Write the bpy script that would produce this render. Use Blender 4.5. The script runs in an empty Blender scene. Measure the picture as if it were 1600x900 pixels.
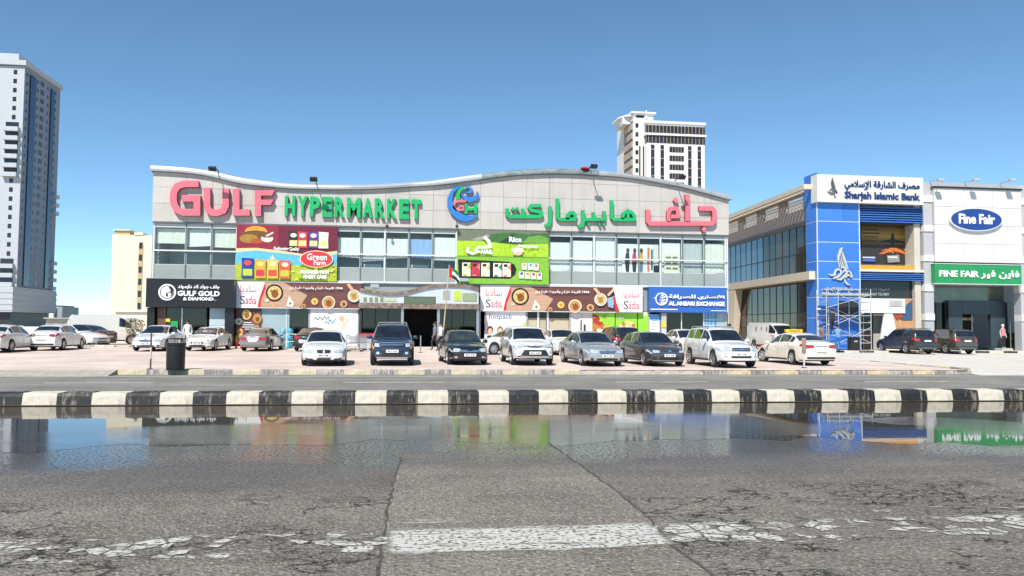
import bpy, bmesh, math, random
from mathutils import Vector, Matrix
random.seed(7)
SC = bpy.context.scene
COL = SC.collection
rad = math.radians

# ------------------------------------------------------------------ camera
CAM_F, CAM_YAW, CAM_ROLL, CAM_Z = 1230.0, rad(7.6), rad(0.45), 1.85
CAM_PITCH = math.atan(60 / CAM_F)
def _basis():
    cy, sy = math.cos(CAM_YAW), math.sin(CAM_YAW)
    cp, sp = math.cos(CAM_PITCH), math.sin(CAM_PITCH)
    F = Vector((sy * cp, cy * cp, sp)); R = Vector((cy, -sy, 0)); U = R.cross(F)
    cr, sr = math.cos(CAM_ROLL), math.sin(CAM_ROLL)
    return F, R * cr + U * sr, U * cr - R * sr
_F, _R, _U = _basis()
cam_data = bpy.data.cameras.new('camera'); cam_data.lens = 36 * CAM_F / 1600; cam_data.sensor_width = 36
cam_data.clip_start = 0.1; cam_data.clip_end = 6000
cam = bpy.data.objects.new('camera', cam_data); COL.objects.link(cam)
cam.matrix_world = Matrix(((_R.x, _U.x, -_F.x, 0), (_R.y, _U.y, -_F.y, 0), (_R.z, _U.z, -_F.z, CAM_Z), (0, 0, 0, 1)))
SC.camera = cam

# ------------------------------------------------------------------ sky, sun, exposure
SUN_EL, SUN_AZ = rad(50), rad(26)          # light travels towards +x (a little), +y and down
world = bpy.data.worlds.new('World'); SC.world = world; world.use_nodes = True
wn = world.node_tree.nodes; wl = world.node_tree.links
sky = wn.new('ShaderNodeTexSky'); sky.sky_type = 'NISHITA'; sky.sun_disc = False
sky.sun_elevation = SUN_EL; sky.sun_rotation = math.pi + SUN_AZ
sky.altitude = 2600; sky.air_density = .8; sky.dust_density = 0.0; sky.ozone_density = 2.6
wn['Background'].inputs['Strength'].default_value = 0.135
tint = wn.new('ShaderNodeMix'); tint.data_type = 'RGBA'; tint.blend_type = 'MULTIPLY'; tint.inputs[0].default_value = 1; tint.inputs[7].default_value = (.90, 1.09, 1.03, 1)
wl.new(sky.outputs['Color'], tint.inputs[6]); wl.new(tint.outputs[2], wn['Background'].inputs['Color'])
sun_data = bpy.data.lights.new('sun', 'SUN'); sun_data.energy = 4.6; sun_data.angle = rad(0.55); sun_data.color = (1.0, 0.955, 0.88)
sun = bpy.data.objects.new('sun', sun_data); COL.objects.link(sun)
_d = Vector((math.sin(SUN_AZ) * math.cos(SUN_EL), math.cos(SUN_AZ) * math.cos(SUN_EL), -math.sin(SUN_EL)))
sun.rotation_euler = _d.to_track_quat('-Z', 'Y').to_euler(); sun.location = (-20, -30, 60)
SC.view_settings.view_transform = 'Standard'; SC.view_settings.look = 'None'
SC.view_settings.gamma = 1.0; SC.view_settings.use_curve_mapping = False
SC.view_settings.exposure = 0.4
SC.cycles.max_bounces = 6; SC.cycles.transparent_max_bounces = 10; SC.cycles.caustics_reflective = False; SC.cycles.caustics_refractive = False

# ------------------------------------------------------------------ measuring helpers: photo point + known plane -> place in the world
def ray(px, py): return _F * CAM_F + _R * (px - 800) - _U * (py - 450)
def PY(px, py, Y):
    d = ray(px, py); t = Y / d.y; return d.x * t, d.z * t + CAM_Z
def PZ(px, py, z):
    d = ray(px, py); t = (z - CAM_Z) / d.z; return d.x * t, d.y * t

# ------------------------------------------------------------------ materials
def hx(s):
    c = [int(s[i:i + 2], 16) / 255 for i in (0, 2, 4)]
    return tuple(v / 12.92 if v < .04045 else ((v + .055) / 1.055) ** 2.4 for v in c)
MATS = {}
def mat(name, col, rough=.5, metal=0., var=.1, scale=2., bump=0., bscale=60., coat=0., spec=.5, grime=0., emit=None, stretch=(1, 1, 1)):
    if name in MATS: return MATS[name]
    if isinstance(col, str): col = hx(col)
    m = bpy.data.materials.new(name); m.use_nodes = True; MATS[name] = m
    nt = m.node_tree; N, L = nt.nodes, nt.links; b = N['Principled BSDF']
    b.inputs['Roughness'].default_value = rough; b.inputs['Metallic'].default_value = metal
    b.inputs['Specular IOR Level'].default_value = spec
    if coat: b.inputs['Coat Weight'].default_value = coat; b.inputs['Coat Roughness'].default_value = .04
    tc = N.new('ShaderNodeTexCoord'); mp = N.new('ShaderNodeMapping'); mp.inputs['Scale'].default_value = stretch
    L.new(tc.outputs['Object'], mp.inputs['Vector'])
    nz = N.new('ShaderNodeTexNoise'); nz.inputs['Scale'].default_value = scale; nz.inputs['Detail'].default_value = 6; nz.inputs['Roughness'].default_value = .65
    L.new(mp.outputs[0], nz.inputs['Vector'])
    cr = N.new('ShaderNodeValToRGB'); e = cr.color_ramp.elements
    e[0].position = .3; e[1].position = .7
    e[0].color = tuple(max(0, c * (1 - var)) for c in col) + (1,); e[1].color = tuple(min(1, c * (1 + var)) for c in col) + (1,)
    L.new(nz.outputs['Fac'], cr.inputs['Fac']); out = cr.outputs['Color']
    if grime:
        n2 = N.new('ShaderNodeTexNoise'); n2.inputs['Scale'].default_value = .8; n2.inputs['Detail'].default_value = 9; n2.inputs['Roughness'].default_value = .75
        mp2 = N.new('ShaderNodeMapping'); mp2.inputs['Scale'].default_value = (3, 3, .35); L.new(tc.outputs['Object'], mp2.inputs['Vector']); L.new(mp2.outputs[0], n2.inputs['Vector'])
        r2 = N.new('ShaderNodeMapRange'); r2.inputs[1].default_value = .48; r2.inputs[2].default_value = .78; r2.inputs[4].default_value = grime
        L.new(n2.outputs['Fac'], r2.inputs[0])
        mx = N.new('ShaderNodeMix'); mx.data_type = 'RGBA'; mx.inputs[7].default_value = (.16, .12, .085, 1)
        L.new(r2.outputs[0], mx.inputs[0]); L.new(out, mx.inputs[6]); out = mx.outputs[2]
    L.new(out, b.inputs['Base Color'])
    if bump:
        n3 = N.new('ShaderNodeTexNoise'); n3.inputs['Scale'].default_value = bscale; n3.inputs['Detail'].default_value = 4; L.new(tc.outputs['Object'], n3.inputs['Vector'])
        bp = N.new('ShaderNodeBump'); bp.inputs['Strength'].default_value = bump; bp.inputs['Distance'].default_value = .02
        L.new(n3.outputs['Fac'], bp.inputs['Height']); L.new(bp.outputs[0], b.inputs['Normal'])
    if emit: b.inputs['Emission Color'].default_value = emit[0] + (1,); b.inputs['Emission Strength'].default_value = emit[1]
    return m
def glass(name, tint, ior=1.5, rough=.02, refl=1.0, wob=0.):
    """a window pane: what is not reflected passes through, tinted"""
    if name in MATS: return MATS[name]
    m = bpy.data.materials.new(name); m.use_nodes = True; MATS[name] = m
    nt = m.node_tree; N, L = nt.nodes, nt.links; N.remove(N['Principled BSDF']); o = N['Material Output']
    t = N.new('ShaderNodeBsdfTransparent'); t.inputs[0].default_value = tuple(tint) + (1,)
    g = N.new('ShaderNodeBsdfGlossy'); g.inputs['Roughness'].default_value = rough; g.inputs[0].default_value = (refl, refl, refl, 1)
    fr = N.new('ShaderNodeFresnel'); fr.inputs['IOR'].default_value = ior
    gm = N.new('ShaderNodeNewGeometry'); sb = N.new('ShaderNodeMath'); sb.operation = 'SUBTRACT'; sb.use_clamp = True; L.new(fr.outputs[0], sb.inputs[0]); L.new(gm.outputs['Backfacing'], sb.inputs[1])
    mx = N.new('ShaderNodeMixShader'); L.new(sb.outputs[0], mx.inputs[0]); L.new(t.outputs[0], mx.inputs[1]); L.new(g.outputs[0], mx.inputs[2])
    L.new(mx.outputs[0], o.inputs['Surface'])
    if wob:
        tc = N.new('ShaderNodeTexCoord'); nz = N.new('ShaderNodeTexNoise'); nz.inputs['Scale'].default_value = .7; L.new(tc.outputs['Object'], nz.inputs[0])
        bp = N.new('ShaderNodeBump'); bp.inputs['Strength'].default_value = wob; bp.inputs['Distance'].default_value = .05
        L.new(nz.outputs['Fac'], bp.inputs['Height']); L.new(bp.outputs[0], g.inputs['Normal']); L.new(bp.outputs[0], fr.inputs['Normal'])
    return m

# ------------------------------------------------------------------ mesh helpers
ORG = {}
class MB:
    def __init__(s): s.V = []; s.F = []
    def add(s, vs, fs):
        o = len(s.V); s.V += [tuple(v) for v in vs]; s.F += [tuple(i + o for i in f) for f in fs]; return s
    def quad(s, a, b, c, d): return s.add([a, b, c, d], [(0, 1, 2, 3)])
    def box(s, x0, x1, y0, y1, z0, z1):
        return s.add([(x0, y0, z0), (x1, y0, z0), (x1, y1, z0), (x0, y1, z0), (x0, y0, z1), (x1, y0, z1), (x1, y1, z1), (x0, y1, z1)],
                     [(0, 3, 2, 1), (4, 5, 6, 7), (0, 1, 5, 4), (1, 2, 6, 5), (2, 3, 7, 6), (3, 0, 4, 7)])
    def cbox(s, x0, x1, y0, y1, z0, z1, c=.02):
        """box with chamfered edges"""
        P = []
        for z, k in ((z0, 1), (z0 + c, 0), (z1 - c, 0), (z1, 1)):
            i = c * k
            for (x, y) in ((x0 + c, y0 + i), (x1 - c, y0 + i), (x1 - i, y0 + c), (x1 - i, y1 - c), (x1 - c, y1 - i), (x0 + c, y1 - i), (x0 + i, y1 - c), (x0 + i, y0 + c)): P.append((x, y, z))
        F = [tuple(range(7, -1, -1)), tuple(range(24, 32))]
        for r in range(3):
            for j in range(8): F.append((r * 8 + j, r * 8 + (j + 1) % 8, r * 8 + 8 + (j + 1) % 8, r * 8 + 8 + j))
        return s.add(P, F)
    def prism(s, poly, y0, y1):
        """poly of (x, z), extruded from y0 (front) to y1 (back)"""
        a = sum(poly[i][0] * poly[(i + 1) % len(poly)][1] - poly[(i + 1) % len(poly)][0] * poly[i][1] for i in range(len(poly)))
        if a < 0: poly = poly[::-1]
        n = len(poly)
        return s.add([(x, y0, z) for x, z in poly] + [(x, y1, z) for x, z in poly],
                     [tuple(range(n)), tuple(range(2 * n - 1, n - 1, -1))] + [(i, i + n, (i + 1) % n + n, (i + 1) % n) for i in range(n)])
    def prismx(s, poly, x0, x1):
        """poly of (y, z), extruded along x"""
        a = sum(poly[i][0] * poly[(i + 1) % len(poly)][1] - poly[(i + 1) % len(poly)][0] * poly[i][1] for i in range(len(poly)))
        if a < 0: poly = poly[::-1]
        n = len(poly)
        return s.add([(x1, y, z) for y, z in poly] + [(x0, y, z) for y, z in poly],
                     [tuple(range(n)), tuple(range(2 * n - 1, n - 1, -1))] + [(i, i + n, (i + 1) % n + n, (i + 1) % n) for i in range(n)])
    def prismz(s, poly, z0, z1):
        a = sum(poly[i][0] * poly[(i + 1) % len(poly)][1] - poly[(i + 1) % len(poly)][0] * poly[i][1] for i in range(len(poly)))
        if a < 0: poly = poly[::-1]
        n = len(poly)
        return s.add([(x, y, z1) for x, y in poly] + [(x, y, z0) for x, y in poly],
                     [tuple(range(n)), tuple(range(2 * n - 1, n - 1, -1))] + [(i, i + n, (i + 1) % n + n, (i + 1) % n) for i in range(n)])
    def tube(s, pts, r, n=8, caps=True):
        pts = [Vector(p) for p in pts]; rs = r if isinstance(r, (list, tuple)) else [r] * len(pts); rings = []
        for i, p in enumerate(pts):
            t = (pts[min(i + 1, len(pts) - 1)] - pts[max(i - 1, 0)]).normalized()
            u = t.orthogonal().normalized() if i == 0 else (u - t * u.dot(t)).normalized()
            w = t.cross(u); rings.append([p + (u * math.cos(a) + w * math.sin(a)) * rs[i] for a in [2 * math.pi * k / n for k in range(n)]])
        V = [v for rg in rings for v in rg]; F = []
        for i in range(len(pts) - 1):
            for k in range(n): F.append((i * n + k, i * n + (k + 1) % n, (i + 1) * n + (k + 1) % n, (i + 1) * n + k))
        if caps: F += [tuple(range(n - 1, -1, -1)), tuple(range((len(pts) - 1) * n, len(pts) * n))]
        return s.add(V, F)
    def lathe(s, prof, c=(0, 0, 0), n=24, axis='z', cap=True):
        """prof of (radius, height)"""
        V = []
        for r, h in prof:
            for k in range(n):
                a = 2 * math.pi * k / n; p = (r * math.cos(a), r * math.sin(a), h)
                if axis == 'x': p = (p[2], p[0], p[1])
                if axis == 'y': p = (p[0], p[2], p[1])
                V.append((p[0] + c[0], p[1] + c[1], p[2] + c[2]))
        F = [(i * n + k, i * n + (k + 1) % n, (i + 1) * n + (k + 1) % n, (i + 1) * n + k) for i in range(len(prof) - 1) for k in range(n)]
        if cap: F += [tuple(range(n - 1, -1, -1)), tuple(range((len(prof) - 1) * n, len(prof) * n))]
        return s.add(V, F)
    def build(s, name, m, parent=None, smooth=None, local=False):
        off = (0, 0, 0)
        if parent is not None and not local: off = ORG.get(parent.name, (0, 0, 0))
        me = bpy.data.meshes.new(name)
        me.from_pydata([(v[0] - off[0], v[1] - off[1], v[2] - off[2]) for v in s.V], [], s.F)
        for mm in (m if isinstance(m, (list, tuple)) else [m]): me.materials.append(mm)
        if smooth is not None:
            me.shade_smooth(); me.set_sharp_from_angle(angle=rad(smooth))
        o = bpy.data.objects.new(name, me); COL.objects.link(o)
        if parent is not None: o.parent = parent; ORG[o.name] = off
        return o
def tag(o, label=None, cat=None, group=None, kind=None):
    for k, v in (('label', label), ('category', cat), ('group', group), ('kind', kind)):
        if v: o[k] = v
    return o
def thing(name, label, cat, loc=(0, 0, 0), rz=0, group=None):
    o = bpy.data.objects.new(name, None); COL.objects.link(o); o.location = loc; o.rotation_euler = (0, 0, rz); o.empty_display_size = .3
    ORG[o.name] = tuple(loc); return tag(o, label, cat, group)
def lerp(a, b, t): return a + (b - a) * t
def interp(tab, x):
    if x <= tab[0][0]: return tab[0][1]
    for (a, u), (b, v) in zip(tab, tab[1:]):
        if x <= b: return u + (v - u) * (x - a) / (b - a)
    return tab[-1][1]
def smooth_interp(tab, x):
    """Catmull-Rom through (x, y) points"""
    if x <= tab[0][0]: return tab[0][1]
    if x >= tab[-1][0]: return tab[-1][1]
    for i in range(len(tab) - 1):
        if x <= tab[i + 1][0]:
            x0, y0 = tab[i]; x1, y1 = tab[i + 1]; h = x1 - x0; t = (x - x0) / h
            m0 = (y1 - tab[i - 1][1]) / (x1 - tab[i - 1][0]) if i else (y1 - y0) / h
            m1 = (tab[i + 2][1] - y0) / (tab[i + 2][0] - x0) if i + 2 < len(tab) else (y1 - y0) / h
            return (2*t**3-3*t**2+1)*y0 + (t**3-2*t**2+t)*h*m0 + (-2*t**3+3*t**2)*y1 + (t**3-t**2)*h*m1
def stroke(pts, w, y0, y1, mb=None):
    """a letter stroke: polyline of (x, z[, width]) turned into one mitred, extruded ribbon"""
    mb = mb or MB(); P = [Vector((p[0], p[1])) for p in pts]; W = [(p[2] if len(p) > 2 else w) / 2 for p in pts]; Lf = []; Rt = []
    for i, p in enumerate(P):
        d0 = (p - P[i - 1]).normalized() if i else None; d1 = (P[i + 1] - p).normalized() if i + 1 < len(P) else None
        d0 = d0 or d1; d1 = d1 or d0; n0 = Vector((-d0.y, d0.x)); n1 = Vector((-d1.y, d1.x)); n = (n0 + n1)
        n = n.normalized() if n.length > 1e-4 else n0
        k = W[i] / max(.55, n.dot(n0)); Lf.append(p + n * k); Rt.append(p - n * k)
    n = len(P); V = []
    for y in (y0, y1): V += [(v.x, y, v.y) for v in Lf] + [(v.x, y, v.y) for v in Rt]
    F = []
    for i in range(n - 1):
        F += [(i, i + n, i + n + 1, i + 1), (i + 2*n, i + 1 + 2*n, i + n + 1 + 2*n, i + n + 2*n), (i, i + 1, i + 1 + 2*n, i + 2*n), (i + n, i + n + 2*n, i + n + 1 + 2*n, i + n + 1)]
    F += [(0, 2*n, 3*n, n), (n - 1, 2*n - 1, 4*n - 1, 3*n - 1)]
    mb.add(V, F); return mb

# ------------------------------------------------------------------ lettering
_FORMS = {'ا':'ﺍﺎ','أ':'ﺃﺄ','إ':'ﺇﺈ','آ':'ﺁﺂ','ب':'ﺏﺐﺑﺒ','ت':'ﺕﺖﺗﺘ','ة':'ﺓﺔ','ج':'ﺝﺞﺟﺠ','د':'ﺩﺪ','ذ':'ﺫﺬ','ر':'ﺭﺮ','س':'ﺱﺲﺳﺴ','ش':'ﺵﺶﺷﺸ','ص':'ﺹﺺﺻﺼ','ع':'ﻉﻊﻋﻌ','ف':'ﻑﻒﻓﻔ','ق':'ﻕﻖﻗﻘ','ك':'ﻙﻚﻛﻜ','ل':'ﻝﻞﻟﻠ','م':'ﻡﻢﻣﻤ','ن':'ﻥﻦﻧﻨ','ه':'ﻩﻪﻫﻬ','و':'ﻭﻮ','ي':'ﻱﻲﻳﻴ','ط':'ﻁﻂﻃﻄ','ى':'ﻯﻰ','خ':'ﺥﺦﺧﺨ'}
def arabic(s):
    """joined letter forms, in drawing order from left to right"""
    out = []; i = 0; prev = False
    while i < len(s):
        c = s[i]
        if c == 'ل' and i + 1 < len(s) and s[i + 1] in 'اأإ':
            f = {'ا': 'ﻻﻼ', 'أ': 'ﻷﻸ', 'إ': 'ﻹﻺ'}[s[i + 1]]; out.append(f[1] if prev else f[0]); prev = False; i += 2; continue
        if c not in _FORMS: out.append(c); prev = False; i += 1; continue
        f = _FORMS[c]; nxt = i + 1 < len(s) and s[i + 1] in _FORMS and len(f) == 4
        out.append(f[3] if prev and nxt else f[2] if nxt else f[1] if prev else f[0]); prev = len(f) == 4; i += 1
    return ''.join(reversed(out))
_TXT = {}
def text_geo(s, bold=0., shear=0., depth=0.):
    k = (s, bold, shear, depth > 0)
    if k not in _TXT:
        c = bpy.data.curves.new('t', 'FONT'); c.body = s; c.resolution_u = 2; c.offset = bold; c.shear = shear; c.extrude = .5 if depth > 0 else 0
        o = bpy.data.objects.new('t', c); COL.objects.link(o); dg = bpy.context.evaluated_depsgraph_get()
        me = bpy.data.meshes.new_from_object(o.evaluated_get(dg)); V = [tuple(v.co) for v in me.vertices]; F = [tuple(p.vertices) for p in me.polygons]
        bpy.data.objects.remove(o); bpy.data.meshes.remove(me); _TXT[k] = (V, F)
    return _TXT[k]
def text_mb(s, x0, x1, z0, z1, y, depth=0., bold=0., shear=0., mb=None, frame=None):
    """lettering fitted to a rectangle of the wall plane; frame maps (x, y, z) to the world when the wall is turned"""
    V, F = text_geo(s, bold, shear, depth); mb = mb or MB()
    ax, bx = min(v[0] for v in V), max(v[0] for v in V); az, bz = min(v[1] for v in V), max(v[1] for v in V)
    P = []
    for v in V:
        p = (lerp(x0, x1, (v[0] - ax) / (bx - ax)), y - (v[2] + .5) * depth if depth else y, lerp(z0, z1, (v[1] - az) / (bz - az)))
        P.append(frame(p) if frame else p)
    return mb.add(P, F)

class Board:
    """a flat printed or lettered board hung on a wall that faces -y; u, v run 0..1 from its upper left corner"""
    def __init__(s, name, label, cat, px, Y, m, thick=.12, group=None, wall=None, frame_mat=None):
        l, t, r, b = px; s.x0 = PY(l, (t + b) / 2, Y)[0]; s.x1 = PY(r, (t + b) / 2, Y)[0]; mx = (l + r) / 2
        s.z1 = PY(mx, t, Y)[1]; s.z0 = PY(mx, b, Y)[1]; s.Y = Y; s.k = 1
        s.o = thing(name, label, cat, ((s.x0 + s.x1) / 2, Y + thick / 2, s.z0), group=group)
        MB().box(s.x0, s.x1, Y, Y + thick, s.z0, s.z1).build('panel', m, s.o)
        if frame_mat:
            f = MB(); e = .05
            f.box(s.x0 - e, s.x1 + e, Y - .03, Y + thick - .01, s.z1 + .002, s.z1 + e); f.box(s.x0 - e, s.x1 + e, Y - .03, Y + thick - .01, s.z0 - e, s.z0 - .002)
            f.build('frame', frame_mat, s.o)
    def X(s, u): return lerp(s.x0, s.x1, u)
    def Z(s, v): return lerp(s.z1, s.z0, v)
    def y(s): s.k += 1; return s.Y - .003 * s.k
    def rect(s, u0, v0, u1, v1, m, name='print'): return s.poly([(u0, v0), (u1, v0), (u1, v1), (u0, v1)], m, name)
    def poly(s, pts, m, name='print', d=0):
        y = s.y(); mb = MB()
        if d: mb.prism([(s.X(u), s.Z(v)) for u, v in pts], y - d, y)
        else:
            q = [(s.X(u), s.Z(v)) for u, v in pts]
            a = sum(q[i][0] * q[(i + 1) % len(q)][1] - q[(i + 1) % len(q)][0] * q[i][1] for i in range(len(q)))
            if a < 0: q = q[::-1]
            mb.add([(x, y, z) for x, z in q], [tuple(range(len(q)))])
        return mb.build(name, m, s.o)
    def ell(s, u, v, ru, rv, m, name='print', n=20, d=0):
        return s.poly([(u + ru * math.cos(2 * math.pi * k / n), v + rv * math.sin(2 * math.pi * k / n)) for k in range(n)], m, name, d)
    def text(s, t, u0, v0, u1, v1, m, d=0., bold=0., shear=0., name='lettering'):
        y = s.y(); return text_mb(t, s.X(u0), s.X(u1), s.Z(v1), s.Z(v0), y, d, bold, shear).build(name, m, s.o)
    def line(s, pts, w, m, name='print', d=.004):
        y = s.y(); return stroke([(s.X(p[0]), s.Z(p[1])) + ((p[2],) if len(p) > 2 else ()) for p in pts], w, y - d, y).build(name, m, s.o)

M = {}
M['white'] = mat('white paint', (.78, .78, .76), .45, var=.04, grime=.12)
M['print_white'] = mat('white print', (.84, .83, .82), .4, var=.03)
M['black'] = mat('black paint', (.012, .012, .013), .35, var=.2)
M['dark'] = mat('dark metal', (.03, .03, .032), .4, var=.2)
M['steel'] = mat('brushed steel', (.5, .5, .5), .35, .8, var=.1)
M['alu'] = mat('aluminium', (.62, .63, .63), .4, .5, var=.08, grime=.1)
def pm(hexcol): return mat('print ' + hexcol, hexcol, .42, var=.16, scale=5)
# ================================================================== the setting: ground, roads, kerbs, water
def nodes(name):
    m = bpy.data.materials.new(name); m.use_nodes = True; MATS[name] = m
    return m, m.node_tree.nodes, m.node_tree.links, m.node_tree.nodes['Principled BSDF']
def nd(N, L, typ, ins=(), **kw):
    n = N.new(typ)
    for k, v in kw.items(): setattr(n, k, v)
    for k, v in dict(ins).items():
        if hasattr(v, 'is_output') or isinstance(v, bpy.types.NodeSocket): L.new(v, n.inputs[k])
        else: n.inputs[k].default_value = v
    return n
def maprange(N, L, v, a, b, c=0., d=1., smooth=True):
    return nd(N, L, 'ShaderNodeMapRange', {0: v, 1: a, 2: b, 3: c, 4: d}, interpolation_type='SMOOTHSTEP' if smooth else 'LINEAR').outputs[0]
def mixc(N, L, f, a, b):
    n = N.new('ShaderNodeMix'); n.data_type = 'RGBA'
    for i, v in ((0, f), (6, a), (7, b)):
        if isinstance(v, bpy.types.NodeSocket): L.new(v, n.inputs[i])
        else: n.inputs[i].default_value = v if i == 0 else tuple(v) + (1,)
    return n.outputs[2]
def math_(N, L, op, a, b=0.): return nd(N, L, 'ShaderNodeMath', {0: a, 1: b}, operation=op).outputs[0]

def asphalt(name, base, wet=None, crack=.0, speck=.35, grain=1.):
    m, N, L, B = nodes(name)
    tc = N.new('ShaderNodeTexCoord'); P = tc.outputs['Object']; sep = nd(N, L, 'ShaderNodeSeparateXYZ', {0: P})
    noise = lambda v, sc, det=4, ro=.6: nd(N, L, 'ShaderNodeTexNoise', {'Vector': v, 'Scale': sc, 'Detail': det, 'Roughness': ro}).outputs['Fac']
    n1 = noise(P, .45, 7); n2 = noise(P, 21., 5, .75); n3 = noise(P, 3.2, 6, .7)
    trk = noise(nd(N, L, 'ShaderNodeMapping', {0: P, 3: (.06, 1.1, 1)}).outputs[0], 1.3, 4)
    vo = nd(N, L, 'ShaderNodeTexVoronoi', {'Vector': P, 'Scale': 30.}); vor = vo.outputs['Distance']
    sc_ = nd(N, L, 'ShaderNodeSeparateColor', {0: vo.outputs['Color']}); vs, vs2 = sc_.outputs[0], sc_.outputs[1]
    c = mixc(N, L, maprange(N, L, n1, .3, .7), tuple(x * .8 for x in base), tuple(x * 1.22 for x in base))
    c = mixc(N, L, maprange(N, L, trk, .42, .66, 0, .4), c, tuple(x * .62 for x in base))
    c = mixc(N, L, maprange(N, L, n3, .48, .75, 0, .45), c, (base[0] * .62, base[1] * .54, base[2] * .44))
    c = mixc(N, L, math_(N, L, 'MULTIPLY', maprange(N, L, n2, .50, .64), .85 * grain), c, tuple(x * .22 for x in base))
    stone = math_(N, L, 'MULTIPLY', maprange(N, L, vs, .55, .8), maprange(N, L, vor, .55, .3))
    c = mixc(N, L, math_(N, L, 'MULTIPLY', stone, speck), c, (.52, .46, .36))
    c = mixc(N, L, math_(N, L, 'MULTIPLY', math_(N, L, 'MULTIPLY', maprange(N, L, vs2, .7, .9), maprange(N, L, vor, .5, .3)), .6 * grain), c, tuple(x * .3 for x in base))
    h = math_(N, L, 'ADD', math_(N, L, 'MULTIPLY', n2, .8), math_(N, L, 'MULTIPLY', vor, -.9))
    rough = .85
    if crack:
        st = nd(N, L, 'ShaderNodeMapping', {0: P, 2: (0, 0, .5), 3: (.62, 1.15, 1)}).outputs[0]
        def warped(amount, sc):
            wp = nd(N, L, 'ShaderNodeTexNoise', {'Vector': P, 'Scale': sc, 'Detail': 6, 'Roughness': .7}).outputs['Color']
            return nd(N, L, 'ShaderNodeVectorMath', {0: st, 1: nd(N, L, 'ShaderNodeVectorMath', {0: wp, 3: amount}, operation='SCALE').outputs[0]}, operation='ADD').outputs[0]
        wv = warped(.5, 1.7)
        ve = nd(N, L, 'ShaderNodeTexVoronoi', {'Vector': wv, 'Scale': 5.2}, feature='DISTANCE_TO_EDGE').outputs['Distance']
        ve2 = nd(N, L, 'ShaderNodeTexVoronoi', {'Vector': wv, 'Scale': 1.1}, feature='DISTANCE_TO_EDGE').outputs['Distance']
        br = noise(P, 1.9, 5); zone = maprange(N, L, math_(N, L, 'ADD', noise(P, .55, 3), math_(N, L, 'MULTIPLY', br, .25)), .60, .72)
        near = maprange(N, L, sep.outputs[1], 9.6, 8.2)
        k = math_(N, L, 'MULTIPLY', maprange(N, L, ve, .05, .01), math_(N, L, 'MULTIPLY', zone, maprange(N, L, br, .38, .5)))
        k = math_(N, L, 'MAXIMUM', k, math_(N, L, 'MULTIPLY', maprange(N, L, ve2, .014, .003), maprange(N, L, br, .5, .6)))
        k = math_(N, L, 'MULTIPLY', math_(N, L, 'MULTIPLY', k, near), crack)
        c = mixc(N, L, k, c, (.016, .014, .012)); h = math_(N, L, 'SUBTRACT', h, math_(N, L, 'MULTIPLY', k, 2.0))
    if wet:
        y0, y1 = wet
        yn = noise(nd(N, L, 'ShaderNodeMapping', {0: P, 3: (.3, .9, 1)}).outputs[0], .8, 6, .65)
        yy = math_(N, L, 'ADD', sep.outputs[1], math_(N, L, 'MULTIPLY', math_(N, L, 'SUBTRACT', yn, .5), 4.2))
        w = maprange(N, L, yy, y0, y1)
        w2 = math_(N, L, 'MULTIPLY', w, maprange(N, L, n2, .68, .42, .30, 1.))
        c = mixc(N, L, math_(N, L, "MULTIPLY", w, .8), c, tuple(x * .2 for x in base))
        rough = maprange(N, L, w2, 0, .95, .85, .05, False)
        h = math_(N, L, 'MULTIPLY', h, maprange(N, L, w, 0, .85, 1., .02))
        B.inputs['IOR'].default_value = 1.36
    L.new(c, B.inputs['Base Color'])
    if isinstance(rough, float): B.inputs['Roughness'].default_value = rough
    else: L.new(rough, B.inputs['Roughness'])
    bp = nd(N, L, 'ShaderNodeBump', {'Strength': 1., 'Distance': .02, 'Height': h}); L.new(bp.outputs[0], B.inputs['Normal'])
    return m

KERB_Y = 18.78; LOT_Y = 30.1
def lot_z(y): return .17 + max(0, min(1, (y - LOT_Y) / 23)) * .17
def sheet(name, x0, x1, y0, y1, z, m, nx=1, ny=1, zf=None):
    mb = MB(); V = []; F = []
    for j in range(ny + 1):
        for i in range(nx + 1):
            x, y = lerp(x0, x1, i / nx), lerp(y0, y1, j / ny); V.append((x, y, zf(y) if zf else z))
    for j in range(ny):
        for i in range(nx): a = j * (nx + 1) + i; F.append((a, a + 1, a + nx + 2, a + nx + 1))
    return tag(mb.add(V, F).build(name, m), kind='structure')

sand = mat('pale sand ground', (.46, .40, .32), .9, var=.15, scale=.3, bump=.4, bscale=3)
sheet('ground', -2500, 2500, -600, 4500, -.02, sand)
road_m = asphalt('worn wet asphalt', (.205, .182, .155), wet=(8.2, 11.9), crack=.9, speck=.5)
sheet('road', -120, 160, -40, KERB_Y + .1, 0, road_m)
patch_m = asphalt('trench asphalt', (.232, .206, .175), wet=(9.3, 12.6), speck=.6)
lp = [PZ(x, y, 0) for x, y in ((633, 695), (628, 715), (622, 735), (612, 765), (606, 800), (600, 840), (596, 870), (590, 899))]
rp = [PZ(x, y, 0) for x, y in ((858, 692), (890, 715), (925, 740), (965, 770), (1005, 800), (1040, 845), (1075, 870), (1110, 899))]
lp = [(lp[0][0], 15.5)] + lp + [(lp[-1][0] + .02, 2.0)]; rp = [(rp[0][0] - .1, 15.5)] + rp + [(rp[-1][0] + .1, 2.0)]
pt = MB()
for k in range(len(lp) - 1): pt.quad((*lp[k + 1], .001), (*rp[k + 1], .001), (*rp[k], .001), (*lp[k], .001))
tag(pt.build('road_patch', patch_m), kind='structure')
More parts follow.
